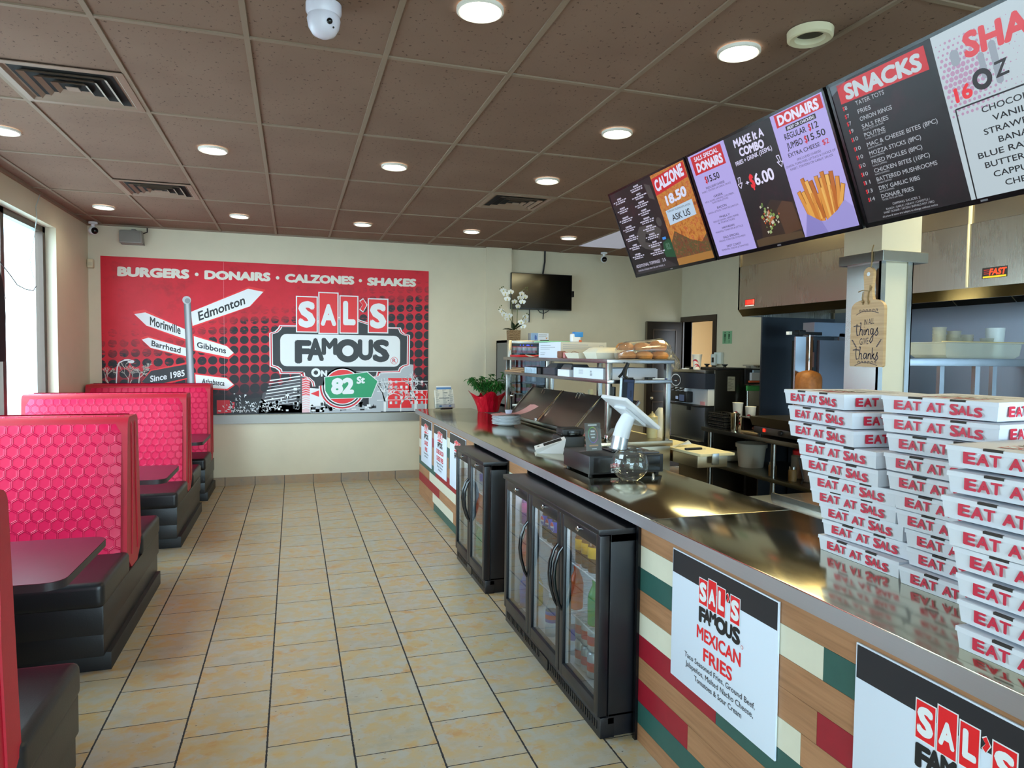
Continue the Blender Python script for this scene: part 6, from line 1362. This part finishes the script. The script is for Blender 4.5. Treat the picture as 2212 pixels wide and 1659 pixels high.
g = G(); NAVY = mat('band_navy', '262c3a', .3); g.skin(rows, NAVY, False, False, False); g.box(SX0, SY0 + .002, 1.24, SX0 + .12, SY1 - .002, 1.41, NAVY); g.build('control_band', t, ang=50)
G().box(SX0, SY0 + .01, 1.41, SX0 + .13, SY1 - .01, 1.45, STEELX, .003).build('band_cap', t)
A = Art((SX0 - .052, SY0 + .52, 1.325), (0, -1, 0), (0, 0, 1), .002, .0006); A.disc((0, 0), .105, PWHITE, 0, 32, .07); A.disc((0, 0), .095, NAVY, 1, 32, .06); A.rect(-.025, -.014, .025, -.004, PWHITE, 2); A.disc((-.06, 0), .014, mat('badge_rust', '6a4436', .4), 2, 16); A.disc((.055, -.004), .014, mat('badge_rust', '6a4436', .4), 2, 16); A.build('control_badge', t, ang=0)
G().box(SX0 + .04, SY0 + .01, 1.06, SX0 + .12, SY1 - .01, 1.24, mat('splash_white', 'd4d8de', .35)).build('splash_back', t); G().box(SX0 - .05, SY0 + .30, 1.075, SX0 + .04, SY1 - .06, 1.20, BLACKP, .012).build('dispenser', t)
for k in range(3): G().lathe([(.018, 0), (.022, .03), (.022, .05)], WHITEP, 14, (SX0 - .02, SY0 + .36 + k * .10, 1.19)).build('nozzle', t); G().tube([(SX0 - .03, SY0 + .36 + k * .10, 1.235), (SX0 - .10, SY0 + .36 + k * .10, 1.215)], .009, BLACKP, 8).build('draw_handle', t)
G().box(SX0 - .053, SY0 + .34, 1.09, SX0 - .05, SY0 + .44, 1.16, glow('machine_display', '5e7296', .35)).build('display', t); G().box(SX0 - .053, SY0 + .47, 1.105, SX0 - .05, SY0 + .52, 1.14, glow('machine_display_pale', 'a8c0e0', .5)).build('display', t)
G().box(SX0 + .036, SY0 + .06, 1.062, SX0 + .04, SY0 + .15, 1.10, mat('tag_pink', 'e0a0aa', .5)).build('pink_tag', t); G().box(SX0 - .08, SY0 + .0, 1.045, SX0 + .12, SY1, 1.06, BLACKP, .003).build('drip_tray', t)
for a, b in ((.02, .33), (.37, .68)): G().box(SX0 + .16, SY0 + a, 1.45, SX1 - .05, SY0 + b, 1.475, BLACKP, .008).build('hopper_lid', t); G().lathe([(.018, 0), (.014, .015), (.034, .03), (.034, .038), (.001, .04)], BLACKP, 16, (SX0 + .36, SY0 + (a + b) / 2, 1.475)).build('lid_knob', t)
A = Art((SX0 + .28, SY0, 1.22), (1, 0, 0), (0, 0, 1)); A.rect(0, 0, .095, .16, mat('notice_grey', '8b8c82', .5)); 
for k in range(9): A.rect(.008, .012 + k * .016, .008 + .03 + .04 * ((k * 7) % 5) / 4, .017 + k * .016, mat('notice_ink', '4c4d48', .5), 1)
A.build('notice', t, ang=0); A = Art((SX0 + .50, SY0, 1.29), (1, 0, 0), (0, 0, 1)); A.rect(0, 0, .045, .095, mat('notice_pink', 'b99a8a', .5))
for k in range(6): A.rect(.004, .01 + k * .014, .04, .014 + k * .014, mat('notice_red', '9a5a50', .5), 1)
A.build('notice', t, ang=0)
pcup(SX0 + .10, SY0 + .33, 1.451, 'red swirl paper cup standing on the soft serve machine', .165, .055)
t = on('loose_lid', 'flat white cup lid lying beside the cup on the soft serve machine', 'cup lid', SX0 + .07, SY0 + .52, 1.4505); G().lathe([(.001, .0), (.045, 0), (.046, .008), (.04, .010), (.001, .010)], WHITEP, 22, (SX0 + .07, SY0 + .52, 1.4505)).build('lid_disc', t)
t = on('cup_carrier', 'grey moulded drink carrier on the back of the soft serve machine', 'drink carrier', SX1 - .08, SY0 + .16, 1.4515); MP = mat('moulded_pulp', 'a89f90', .9, bmp=.5, bscale=80)
for k in range(4): G().lathe([(.03, 0), (.042, .045)], MP, 14, (SX1 - .04 + .085 * (k % 2), SY0 + .06 + .09 * (k // 2), 1.4515)).build('cup_well', t)
G().box(SX1 - .09, SY0 + .01, 1.4968, SX1 + .10, SY0 + .21, 1.51, MP, .004).build('carrier_top', t)
# rack of papers and a towel holder on the side of the machine
t = on('paper_rack', 'black wire rack of papers fixed to the side of the soft serve machine', 'rack', 4.87, 6.45, 1.28); RB = mat('rack_black', '1b1b1e', .4)
G().box(4.755, 6.46, 1.30, 5.0, 6.495, 1.47, RB, .004).build('tray', t); 
for z in (1.475, 1.29): G().tube([(4.75, 6.40, z), (5.0, 6.40, z), (5.0, 6.49, z)], .006, CHROME, 8).build('rail', t)
G().box(4.80, 6.42, 1.34, 4.99, 6.455, 1.425, mat('paper_pale_blue', 'c4cdd8', .5)).box(4.83, 6.43, 1.425, 4.99, 6.45, 1.455, mat('paper_blue', '8fa7bd', .5)).box(4.78, 6.42, 1.318, 4.99, 6.45, 1.338, mat('paper_orange', 'd2603a', .5)).build('paper', t)
t = on('towel_holder', 'grey towel holder with a green cloth top beside the dark partition', 'towel holder', 4.86, 6.38, .95)
g = G(); g.tube([(4.73, 6.38, .9), (4.755, 6.42, 1.27)], .01, STEELZ, 8); g.tube([(4.98, 6.38, .9), (4.965, 6.42, 1.27)], .01, STEELZ, 8); g.box(4.72, 6.36, .0, 5.0, 6.40, .905, DKSTEEL); g.build('frame', t); G().box(4.76, 6.405, 1.06, 4.955, 6.425, 1.25, mat('grey_towel', '8d908a', .9, bmp=.5, bscale=90), .006).build('towel', t); G().box(4.735, 6.40, 1.225, 4.985, 6.432, 1.285, mat('green_cloth', '3f9a55', .7, vary=.15), .010).build('green_cloth', t)
# wall things
t = on('wall_sign', 'small green sign taped to the kitchen wall beside the doorway', 'sign', EX - .003, 7.70, 1.76); G().box(EX - .004, 7.60, 1.765, EX - .001, 7.80, 1.93, mat('sign_green', '7fb38a', .5)).build('board', t, ang=0)
A = Art((EX - .004, 7.80, 1.765), (0, -1, 0), (0, 0, 1)); DG = mat('sign_dark_green', '2f5a3c', .5)
for cx in (.055, .145):
    A.pl([(cx - .022, .14), (cx, .155), (cx + .022, .14)], DG); A.rect(cx - .02, .09, cx + .02, .13, DG); A.rect(cx - .02, .06, cx - .006, .09, DG); A.rect(cx + .006, .06, cx + .02, .09, DG); A.rect(cx - .006, .012, cx + .006, .05, DG)
A.rect(.035, .045, .075, .055, DG); A.build('sign_print', t, ang=0)
t = on('wall_thermostat', 'white control box with a black display on the kitchen wall', 'control box', EX - .03, 7.88, 1.52); G().box(EX - .05, 7.76, 1.50, EX - .001, 7.925, 1.655, mat('control_box_white', 'd5e0de', .35), .012).build('body', t); G().box(EX - .085, 7.84, 1.48, EX - .05, 7.94, 1.63, mat('control_box_white', 'd5e0de', .35), .012).build('front_block', t); G().box(EX - .088, 7.865, 1.52, EX - .084, 7.91, 1.585, BLACKG).build('display', t)
# carved board hanging on the pillar
BX = 2.905
t = on('hanging_board', 'wooden cutting board sign lettered In All Things Give Thanks', 'sign', BX, 2.92, 1.56); WB = wood('board_wood', 'b08a5c', 'c79f6e', 'd3b083')
yc_, hw = 2.922, .111; pts = [(-hw + .008, 1.556), (hw - .008, 1.556), (hw, 1.564), (hw, 1.86)]
for a in range(0, 91, 15): pts.append((hw - .075 + .075 * math.cos(R(a)), 1.86 + .05 * math.sin(R(a))))
pts += [(.030, 1.93), (.026, 1.96), (.030, 2.01), (.033, 2.04)]
for a in range(20, 161, 20): pts.append((.034 * math.cos(R(a)), 2.045 + .036 * math.sin(R(a))))
left = [(-x, z) for x, z in reversed(pts[4:])][9:]
pts2 = pts + [(-.033, 2.04), (-.030, 2.01), (-.026, 1.96), (-.030, 1.93)] + [(-(hw - .075 + .075 * math.cos(R(a))), 1.86 + .05 * math.sin(R(a))) for a in range(90, -1, -15)] + [(-hw, 1.564)]
G().prism(pts2, (BX + .009, yc_, 0), (0, -1, 0), (0, 0, 1), .018, WB).build('board', t, ang=30)
A = Art((BX - .009, yc_, 0), (0, -1, 0), (0, 0, 1)); BI = mat('board_ink', '3c3440', .6)
A.disc((0, 2.045), .011, mat('hole_light', 'e8ecf2', .4), 0, 20)
A.text('IN ALL', (-.018, 1.776), (.048, 1.783), (-.018, 1.806), BI, 0, .0)
A.text('GIVE', (-.045, 1.672), (.014, 1.676), (-.045, 1.706), BI, 0, .0)
def script(words, x0, y0, s):      # brush script drawn as thick strokes
    for st_ in words: A.line([(x0 + x * s, y0 + y * s) for x, y in st_], .0055, BI, 0)
th = [[(-.1, 1.0), (.3, 1.05), (.75, 1.0)], [(.35, 1.25), (.3, .6), (.4, .05), (.6, .1)], [(.72, 1.3), (.9, 1.35), (.85, 1.0), (.72, .05)], [(.74, .4), (.95, .7), (1.08, .6), (1.05, .1), (1.2, .08)]]
ings = [[(1.3, .65), (1.3, .15), (1.42, .08)], [(1.3, .88), (1.33, .9)], [(1.5, .1), (1.55, .65), (1.56, .4), (1.75, .7), (1.88, .6), (1.86, .1), (2.0, .1)], [(2.45, .65), (2.2, .7), (2.1, .4), (2.25, .1), (2.42, .3), (2.48, .7), (2.45, -.4), (2.2, -.75), (2.05, -.55), (2.3, -.1), (2.75, .3)], [(2.75, .3), (3.0, .8), (2.95, .55), (3.1, .25), (2.9, .0), (2.7, .1)]]
anks = [[(1.7, .65), (1.45, .7), (1.3, .35), (1.45, .08), (1.65, .3), (1.72, .65), (1.7, .15), (1.82, .08)], [(1.9, .1), (1.94, .65), (1.95, .4), (2.12, .68), (2.25, .55), (2.24, .1), (2.36, .1)], [(2.45, 1.25), (2.42, .08)], [(2.44, .35), (2.68, .65), (2.5, .4), (2.72, .06), (2.85, .2)], [(2.85, .2), (3.08, .8), (3.02, .5), (3.18, .22), (2.95, -.05), (2.75, .1)]]
script(th + ings, -.085, 1.720, .052); script(th + anks, -.085, 1.592, .052)
for zz in (1.845, 1.572):
    A.line([(-.075, zz - .012), (-.03, zz + .006), (.03, zz + .004), (.075, zz - .008)], .003, BI)
    for k in range(6): x = -.055 + k * .022; A.line([(x, zz), (x + .004, zz + .014), (x + .014, zz + .012), (x + .010, zz + .002)], .0028, BI)
for s in (-1, 1): 
    for k in range(5): A.pl([(s * (.092 - k * .006), 1.70 - k * .008), (s * (.104 - k * .006), 1.698 - k * .008), (s * (.088 - k * .006), 1.690 - k * .008)], BI)
A.build('lettering', t, ang=0)
TW = mat('jute_twine', '9a7f58', .9); G().tube([(BX - .004, yc_, 2.05), (BX + .01, yc_, 2.10), (2.915, yc_, 2.17), (2.925, yc_, 2.20)], .0035, TW, 6).build('twine_loop', t)
g = G(); g.tube([(BX - .013, yc_ + .06, 1.955), (BX - .016, yc_ + .03, 1.962), (BX - .013, yc_ - .01, 1.955), (BX - .016, yc_ - .035, 1.975), (BX - .016, yc_ - .02, 1.985), (BX - .014, yc_ - .015, 1.96)], .0028, TW, 6)
for s in (.028, -.008): g.tube([(BX - .013, yc_ + s, 1.955), (BX - .013, yc_ + s + .006, 1.92), (BX - .013, yc_ + s, 1.885)], .0028, TW, 6); g.ball((BX - .016, yc_ + s, 1.90), .006, TW, 8)
g.build('twine_bow', t)

# ------------------------------------------------------------------ hanging menu screens
SCN = {}
def em(col, s=1.0):
    k = 'screen_%s_%d' % (col, int(s * 100)); return glow(k, col, s)
n_ = math.hypot(.22, .535); UY = Vector((-.22, 0, .535)) / n_; UX = Vector((0, -1, 0)); UN = UX.cross(UY)
def food_em(name, stops, scale, s=.8, warp=0):
    m, nt, p = newmat(name); co = coords(nt); p.inputs['Base Color'].default_value = (0, 0, 0, 1); p.inputs['Roughness'].default_value = .35
    nt.links.new(ramp(nt, noise(nt, scale, 6, .7, co), stops), p.inputs['Emission Color']); p.inputs['Emission Strength'].default_value = s; return m
MENUBG = food_em('menu_dark_background', [(.35, '0c0a0d'), (.55, '1c0d14'), (.7, '3c1422')], 4, .55)
PIZZA = food_em('menu_pizza_photo', [(.30, '8a3a12'), (.42, 'c26a22'), (.52, 'd99a3c'), (.60, 'c8502a'), (.70, 'e2b060'), (.8, '7a2a18')], 26, .75)
PIZZ2 = food_em('menu_topping_photo', [(.30, '3a2016'), (.45, '8a4a28'), (.55, '4c5a2a'), (.65, 'a85a38'), (.75, '2a2420')], 30, .7)
WL = em('b9aef2', .85); WHT = em('e8e8f4', 1.0); REDS = em('c81622', .9); RDB = em('e0202c', 1.0); BLKS = em('0a0a0e', .5); INKS = em('14121c', .3)
def screen(yl, L, label):
    H = .578; t = thing('menu_screen', label, 'menu screen', (2.1, yl - L / 2, 2.40), 0, 'hanging menu screens')
    P0 = Vector((2.2, yl, 2.125)); B = .012
    M = Matrix((( UX.x, UY.x, UN.x, P0.x), (UX.y, UY.y, UN.y, P0.y), (UX.z, UY.z, UN.z, P0.z), (0, 0, 0, 1)))
    g = G(M); g.box(0, 0, -.045, L, H, 0, BLACKP, .004); g.build('housing', t)
    g = G(M); g.box(0, 0, 0, L, B + .006, .003, BLACKG); g.box(0, H - B, 0, L, H, .003, BLACKG); g.box(0, 0, 0, B, H, .003, BLACKG); g.box(L - B, 0, 0, L, H, .003, BLACKG); g.build('bezel', t, ang=0)
    g = G(M); g.box(L * .5 - .012, .006, .003, L * .5 + .012, .012, .0045, mat('maker_badge', '9a9aa0', .3, .6)); g.build('badge', t, ang=0)
    yc_ = yl - L / 2; q = P0 + UY * .36 - UN * .05 + UX * L / 2
    G().tube([(q.x + .08, q.y, q.z), (q.x + .62, q.y - .05, q.z), (q.x + .66, q.y - .05, q.z + .05), (q.x + .66, q.y - .05, CEIL - .002)], .022, BLACKP, 12).box(q.x + .05, q.y - .12, q.z - .1, q.x + .10, q.y + .12, q.z + .1, BLACKP).build('ceiling_mount', t)
    A = Art(P0, UX, UY, .0004, .0004); A.rect(B, B + .006, L - B, H - B, MENUBG, 0); return t, A, H
# screen nearest the mural: calzones
t, A, H = screen(4.192, .927, 'menu screen furthest from the camera, calzone price beside a dark list')
GYS = em('5a5654', .5)
A.pl([(.46, .54), (.52, .52), (.525, .43), (.47, .45)], GYS, 1); A.pl([(.17, .25), (.25, .31), (.42, .30), (.49, .25), (.44, .20), (.30, .26), (.24, .17), (.20, .19)], GYS, 1); A.pl([(.23, .17), (.42, .12), (.43, .16), (.26, .21)], GYS, 1); A.disc((.49, .30), .028, GYS, 1)
A.pl([(.02, .02), (.10, .06), (.25, .045), (.40, .09), (.54, .02)], em('3a363a', .5), 1)
A.pl([(.461, .174), (.53, .19), (.553, .17), (.553, .07), (.445, .085), (.44, .12)], em('0f5a34', .6), 2); A.tx('82', .505, .125, .05, .04, em('5a8a70', .6), 3, .04)
A.pl([(.553, .018), (.553, .566), (.915, .566), (.915, .018)], PIZZA, 2); A.pl([(.553, .018), (.553, .16), (.62, .22), (.75, .15), (.85, .12), (.915, .16), (.915, .018)], PIZZ2, 3); A.rect(.553, .018, .915, .06, em('b9823a', .7), 4)
A.pl([(.556, .445), (.556, .545), (.905, .56), (.905, .475)], REDS, 4); A.text('CALZONE', (.574, .462), (.885, .49), (.574, .53), em('d6dcf4', 1.0), 5, .05); A.text('18.50', (.632, .368), (.855, .384), (.634, .425), em('d0d8f2', 1.0), 5, .05)
A.pl([(.597, .258), (.597, .345), (.88, .358), (.88, .272)], em('bcd4ea', .9), 4); A.text('ASK US', (.64, .276), (.83, .280), (.64, .312), INKS, 5, .012); A.tx('TURN ANY CALZONE INTO A PIZZA', .735, .331, .24, .010, INKS, 5, .0)
TXTW = em('c9c6dc', .9); rr = random.Random(21)
for cx, rows in ((.125, 7), (.37, 9)):
    for k in range(rows):
        z = (.535 if cx < .2 else .545) - k * (.062 if cx < .2 else .051)
        if cx < .2: z -= .02
        for j, (w_, h_) in enumerate(((rr.uniform(.05, .08), .010), (rr.uniform(.15, .19), .007), (rr.uniform(.09, .15), .007))):
            nseg = 6
            for q in range(nseg): A.rect(cx - w_ / 2 + w_ * q / nseg, z - j * .0125, cx - w_ / 2 + w_ * (q + rr.uniform(.6, .95)) / nseg, z - j * .0125 + h_, TXTW, 3)
A.text('ADDITIONAL TOPPINGS', (.051, .060), (.36, .062), (.051, .080), TXTW, 4, .012); A.text('2.5', (.39, .063), (.43, .063), (.39, .082), TXTW, 4, .012); A.tx('CHICKEN, DONAIR MEAT OR ANY CHEESE  4', .23, .035, .34, .010, TXTW, 4, .0); A.rect(.47, .19, .51, .205, em('3a90e8', .9), 4)
A.build('display', t, ang=0)
# middle screen: donairs and the combo
t, A, H = screen(3.253, .999, 'middle menu screen with donair prices and a cone of fries')
A.rect(.018, .018, .335, .572, WL, 1); A.rect(.675, .018, .985, .572, WL, 1)
A.rect(.04, .46, .305, .558, REDS, 2); A.text('SALS SPECIAL', (.066, .527), (.275, .525), (.068, .550), em('d8d8f0', 1), 3, .03); A.text('DONAIRS', (.066, .469), (.29, .469), (.068, .517), em('d8d8f0', 1), 3, .06)
A.text('$', (.103, .404), (.122, .404), (.103, .440), REDS, 2, .03); A.text('15.50', (.125, .404), (.227, .404), (.125, .437), INKS, 2, .02)
LN = em('55507a', .45); rr = random.Random(5)
for z, a, b, c in ((.375, 'INCLUDES CHEESE', 'SWEET, TZATZIKI OR GARLIC SAUCE', ''), (.322, 'GREEK', 'FETA, OLIVES, ONIONS, CUCUMBER,', 'TOMATOES & LETTUCE'), (.262, 'BACON', 'ONION, LETTUCE, TOMATOES & BACON', ''), (.212, 'PHILLY', 'GRILLED ONION, GREEN PEPPER', '& TOMATOES'), (.155, 'HAWAIIAN', 'PINEAPPLE, TOMATOES & LETTUCE', ''), (.105, 'SALS SPECIAL', 'ONIONS, TOMATOES, EXTRA MEAT', ''), (.056, 'EAST COAST', 'PEPPERONI, ONIONS & TOMATOES', '')):
    A.tx(a, .17, z, .04 + .008 * len(a), .011, LN, 2, .01)
    A.tx(b, .17, z - .0145, min(.27, .008 * len(b)), .0085, LN, 2, 0)
    if c: A.tx(c, .17, z - .028, .14, .0085, LN, 2, 0)
A.text('MAKE It A', (.398, .506), (.612, .503), (.400, .545), em('d8d4f0', 1), 2, .04); A.text('COMBO', (.418, .458), (.595, .455), (.420, .498), em('d8d4f0', 1), 2, .05); A.text('FRIES + DRINK (355ML)', (.37, .425), (.635, .433), (.37, .445), em('d8d4f0', 1), 2, .02)
for (x, y, s) in ((.372, .37, -1), (.645, .40, 1)):
    P = [(0, 0), (.012, -.03), (-.004, -.026), (.016, -.052), (.03, -.03), (.02, -.03), (.018, .0)]; A.line([(x + s * q[0], y + q[1]) for q in P + P[:1]], .004, em('d8d4f0', 1), 2)
A.text('+', (.398, .322), (.425, .322), (.398, .345), em('d8d4f0', 1), 2, .03); A.text('$', (.43, .300), (.462, .300), (.43, .368), RDB, 2, .04); A.text('6.00', (.465, .306), (.60, .306), (.465, .362), em('e0dcf8', 1), 2, .03)
A.pl([(.35, .02), (.35, .055), (.66, .075), (.672, .02)], em('6a5230', .5), 1); A.pl([(.40, .06), (.43, .16), (.53, .225), (.63, .195), (.672, .19), (.672, .05)], em('3a2614', .6), 2)
A.pl([(.56, .05), (.55, .17), (.60, .205), (.66, .185), (.672, .06)], em('5c3c20', .7), 3)
for k in range(70):
    a = rr.uniform(0, 6.28); r = abs(rr.gauss(0, .5)); x, y = .485 + .07 * r * math.cos(a), .135 + .085 * r * math.sin(a); s = rr.uniform(.006, .016)
    if .03 < y < .22 and .39 < x < .60: A.pl([(x, y), (x + s, y + s * .4), (x + s * .7, y + s * 1.2), (x - s * .2, y + s)], em(rr.choice(['8fae5a', 'a8c080', 'c8622a', 'd8d0b8', '5c7a3a', 'b0502a', 'e0dcc8']), .75), 4 + (k % 3))
A.rect(.70, .507, .975, .562, REDS, 2); A.text('DONAIRS', (.715, .513), (.955, .511), (.717, .556), em('dcdcf4', 1), 3, .05); A.rect(.748, .480, .925, .500, INKS, 2); A.tx('(BEEF OR CHICKEN)', .837, .484, .16, .012, em('dcdcf4', 1), 3, .02)
A.text('REGULAR', (.727, .447), (.855, .445), (.727, .472), INKS, 2, .015); A.text('$', (.87, .444), (.885, .444), (.87, .472), REDS, 2, .02); A.text('12', (.89, .445), (.925, .445), (.89, .471), INKS, 2, .015)
A.text('JUMBO', (.725, .406), (.82, .405), (.725, .433), INKS, 2, .015); A.text('$', (.832, .404), (.848, .404), (.832, .434), REDS, 2, .02); A.text('15.50', (.85, .405), (.95, .405), (.85, .432), INKS, 2, .015)
A.text('EXTRA CHEESE', (.718, .372), (.905, .371), (.718, .389), INKS, 2, .005); A.text('$2', (.92, .370), (.955, .370), (.92, .391), REDS, 2, .012)
for z, s, w_ in ((.348, '(INCLUDES CHEESE)', .14), (.332, 'ONION, TOMATOES, LETTUCE & CHOICE OF', .29), (.316, 'SWEET, TZATZIKI OR GARLIC SAUCE', .25)): A.tx(s, .83, z, w_, .009, LN, 2, 0)
FRC = ['d8923a', 'e0a44a', 'c87a2a', 'e8b45c', 'b8661e']
for k, (x0, y0, x1, y1) in enumerate(((.745, .09, .715, .22), (.765, .08, .74, .215), (.78, .08, .755, .27), (.80, .08, .775, .255), (.82, .08, .80, .25), (.84, .07, .835, .262), (.855, .08, .86, .25), (.87, .08, .872, .272), (.885, .09, .895, .255), (.90, .10, .92, .262), (.915, .11, .945, .235), (.925, .12, .965, .20), (.79, .07, .79, .20), (.85, .07, .845, .21), (.89, .08, .905, .21), (.81, .07, .82, .19), (.755, .08, .745, .16))):
    A.line([(x0, y0), (x1, y1)], .024, em('9a5a18', .8), 2 + k % 2); A.line([(x0, y0), (x1, y1 - .002)], .018, em(FRC[k % 5], .95), 4 + k % 3)
A.pl([(.685, .018), (.728, .118), (.78, .078), (.82, .066), (.90, .10), (.95, .135), (.984, .10), (.984, .018)], em('a39ce0', .85), 8); A.pl([(.685, .018), (.728, .118), (.80, .070), (.82, .018)], em('8f88cf', .85), 9)
A.build('display', t, ang=0)
# screen nearest the camera: snacks and shakes
t, A, H = screen(2.237, 1.0, 'menu screen nearest the camera listing snacks, cut by the photo edge')
SHB = em('c4d4dc', .85); A.rect(.455, .018, .985, .566, SHB, 1)
A.pl([(.012, .53), (.10, .566), (.012, .566)], em('6a7a86', .6), 1)
A.pl([(.045, .488), (.045, .575 - .015), (.427, .555), (.427, .475)], REDS, 1); A.text('SNACKS', (.073, .494), (.405, .483), (.076, .552), em('b9c6cc', 1), 2, .05)
items = [('8', 'TATER TOTS', .13), ('7', 'FRIES', .06), ('7', 'ONION RINGS', .145), ('9', 'SALS FRIES', .12), ('10', 'POUTINE', .095), ('10', 'MAC & CHEESE BITES (8PC)', .30), ('10', 'MOZZA STICKS (8PC)', .225), ('10', 'FRIED PICKLES (8PC)', .22), ('10', 'CHICKEN BITES (10PC)', .24), ('11', 'BATTERED MUSHROOMS', .26), ('13', 'DRY GARLIC RIBS', .18), ('14', 'DONAIR FRIES', .145)]
MT = em('b8bcc4', .85); zs = [.462, .431, .402, .373, .340, .303, .269, .235, .201, .167, .133, .100]
for (pr, s, w_), z in zip(items, zs):
    A.text(s, (.109, z), (.109 + w_, z - .002), (.109, z + .0155), MT, 2, .008); A.text('$', (.046, z), (.054, z), (.046, z + .015), RDB, 2, .01); A.text(pr, (.056, z), (.056 + .011 * len(pr), z), (.056, z + .0145), MT, 2, .008)
for k, z in enumerate(zs):
    if k in (3, 4, 5, 6, 7, 8, 9, 10, 11): A.tx('TATER TOTS OR FRIES' if k in (3, 4, 11) else 'RANCH DIPPING', .109, z - .010, .095 if k in (3, 4, 11) else .065, .006, MT, 2, 0, 'L')
A.tx('DIPPING SAUCES 2', .21, .066, .12, .008, MT, 2, 0); A.tx('RANCH / GARLIC / GRAVY / CHIPOTLE /', .21, .052, .19, .0075, MT, 2, 0); A.tx('SWEET DONAIR / TATZIKI / BUFFALO HOT / BBQ', .21, .040, .22, .0075, MT, 2, 0); A.tx('all prices & items are subject to change without notice', .21, .026, .24, .0075, MT, 2, 0)
PKD = em('c8a0c4', .75); rr = random.Random(31)
for i in range(16):
    for j in range(15):
        x, y = .467 + i * .0165 + (j % 2) * .008, .30 + j * .0165; d = math.hypot(x - .53, (y - .41) * .9); r = max(0, .0085 - d * .05) + (.0015 if rr.random() < .4 else 0)
        if r > .0012 and x < .72: A.disc((x, y), r, PKD, 2, 10)
for (x, z, w_, l) in ((.60, .43, .02, .05), (.64, .45, .022, .10), (.52, .47, .03, .02)): A.rrect(x - w_ / 2, z - l, x + w_ / 2, z + .03, w_ * .45, em('aab6c4', .7), 3)
A.text('SHAKES', (.552, .458), (.93, .446), (.558, .535), em('d8404a', .95), 4, .045); A.text('16', (.489, .338), (.55, .342), (.489, .385), RDB, 4, .04)
for i in range(24):
    a0, a1 = 2 * math.pi * i / 24, 2 * math.pi * (i + 1) / 24; A.pl([(.588 + .032 * math.cos(a0), .382 + .032 * math.sin(a0)), (.588 + .032 * math.cos(a1), .382 + .032 * math.sin(a1)), (.588 + .016 * math.cos(a1), .382 + .016 * math.sin(a1)), (.588 + .016 * math.cos(a0), .382 + .016 * math.sin(a0))], em('2a1c24', .4), 4)
A.text('Z', (.63, .368), (.672, .370), (.632, .415), em('2a1c24', .4), 4, .02)
A.line([(.474, .018), (.480, .320), (.96, .325), (.96, .018)], .005, INKS, 3)
DKT = em('2a3038', .3)
for k, (s, w_) in enumerate((('CHOCOLATE', .205), ('VANILLA', .15), ('STRAWBERRY', .225), ('BANANA', .145), ('BLUE RASPBERRY', .30), ('BUTTERSCOTCH', .27), ('CAPPUCCINO', .23), ('CHERRY', .13))):
    z = .282 - k * .0345; A.tx(s, .665 if k != 7 else .645, z, w_, .019, DKT, 3, .012)
A.build('display', t, ang=0)
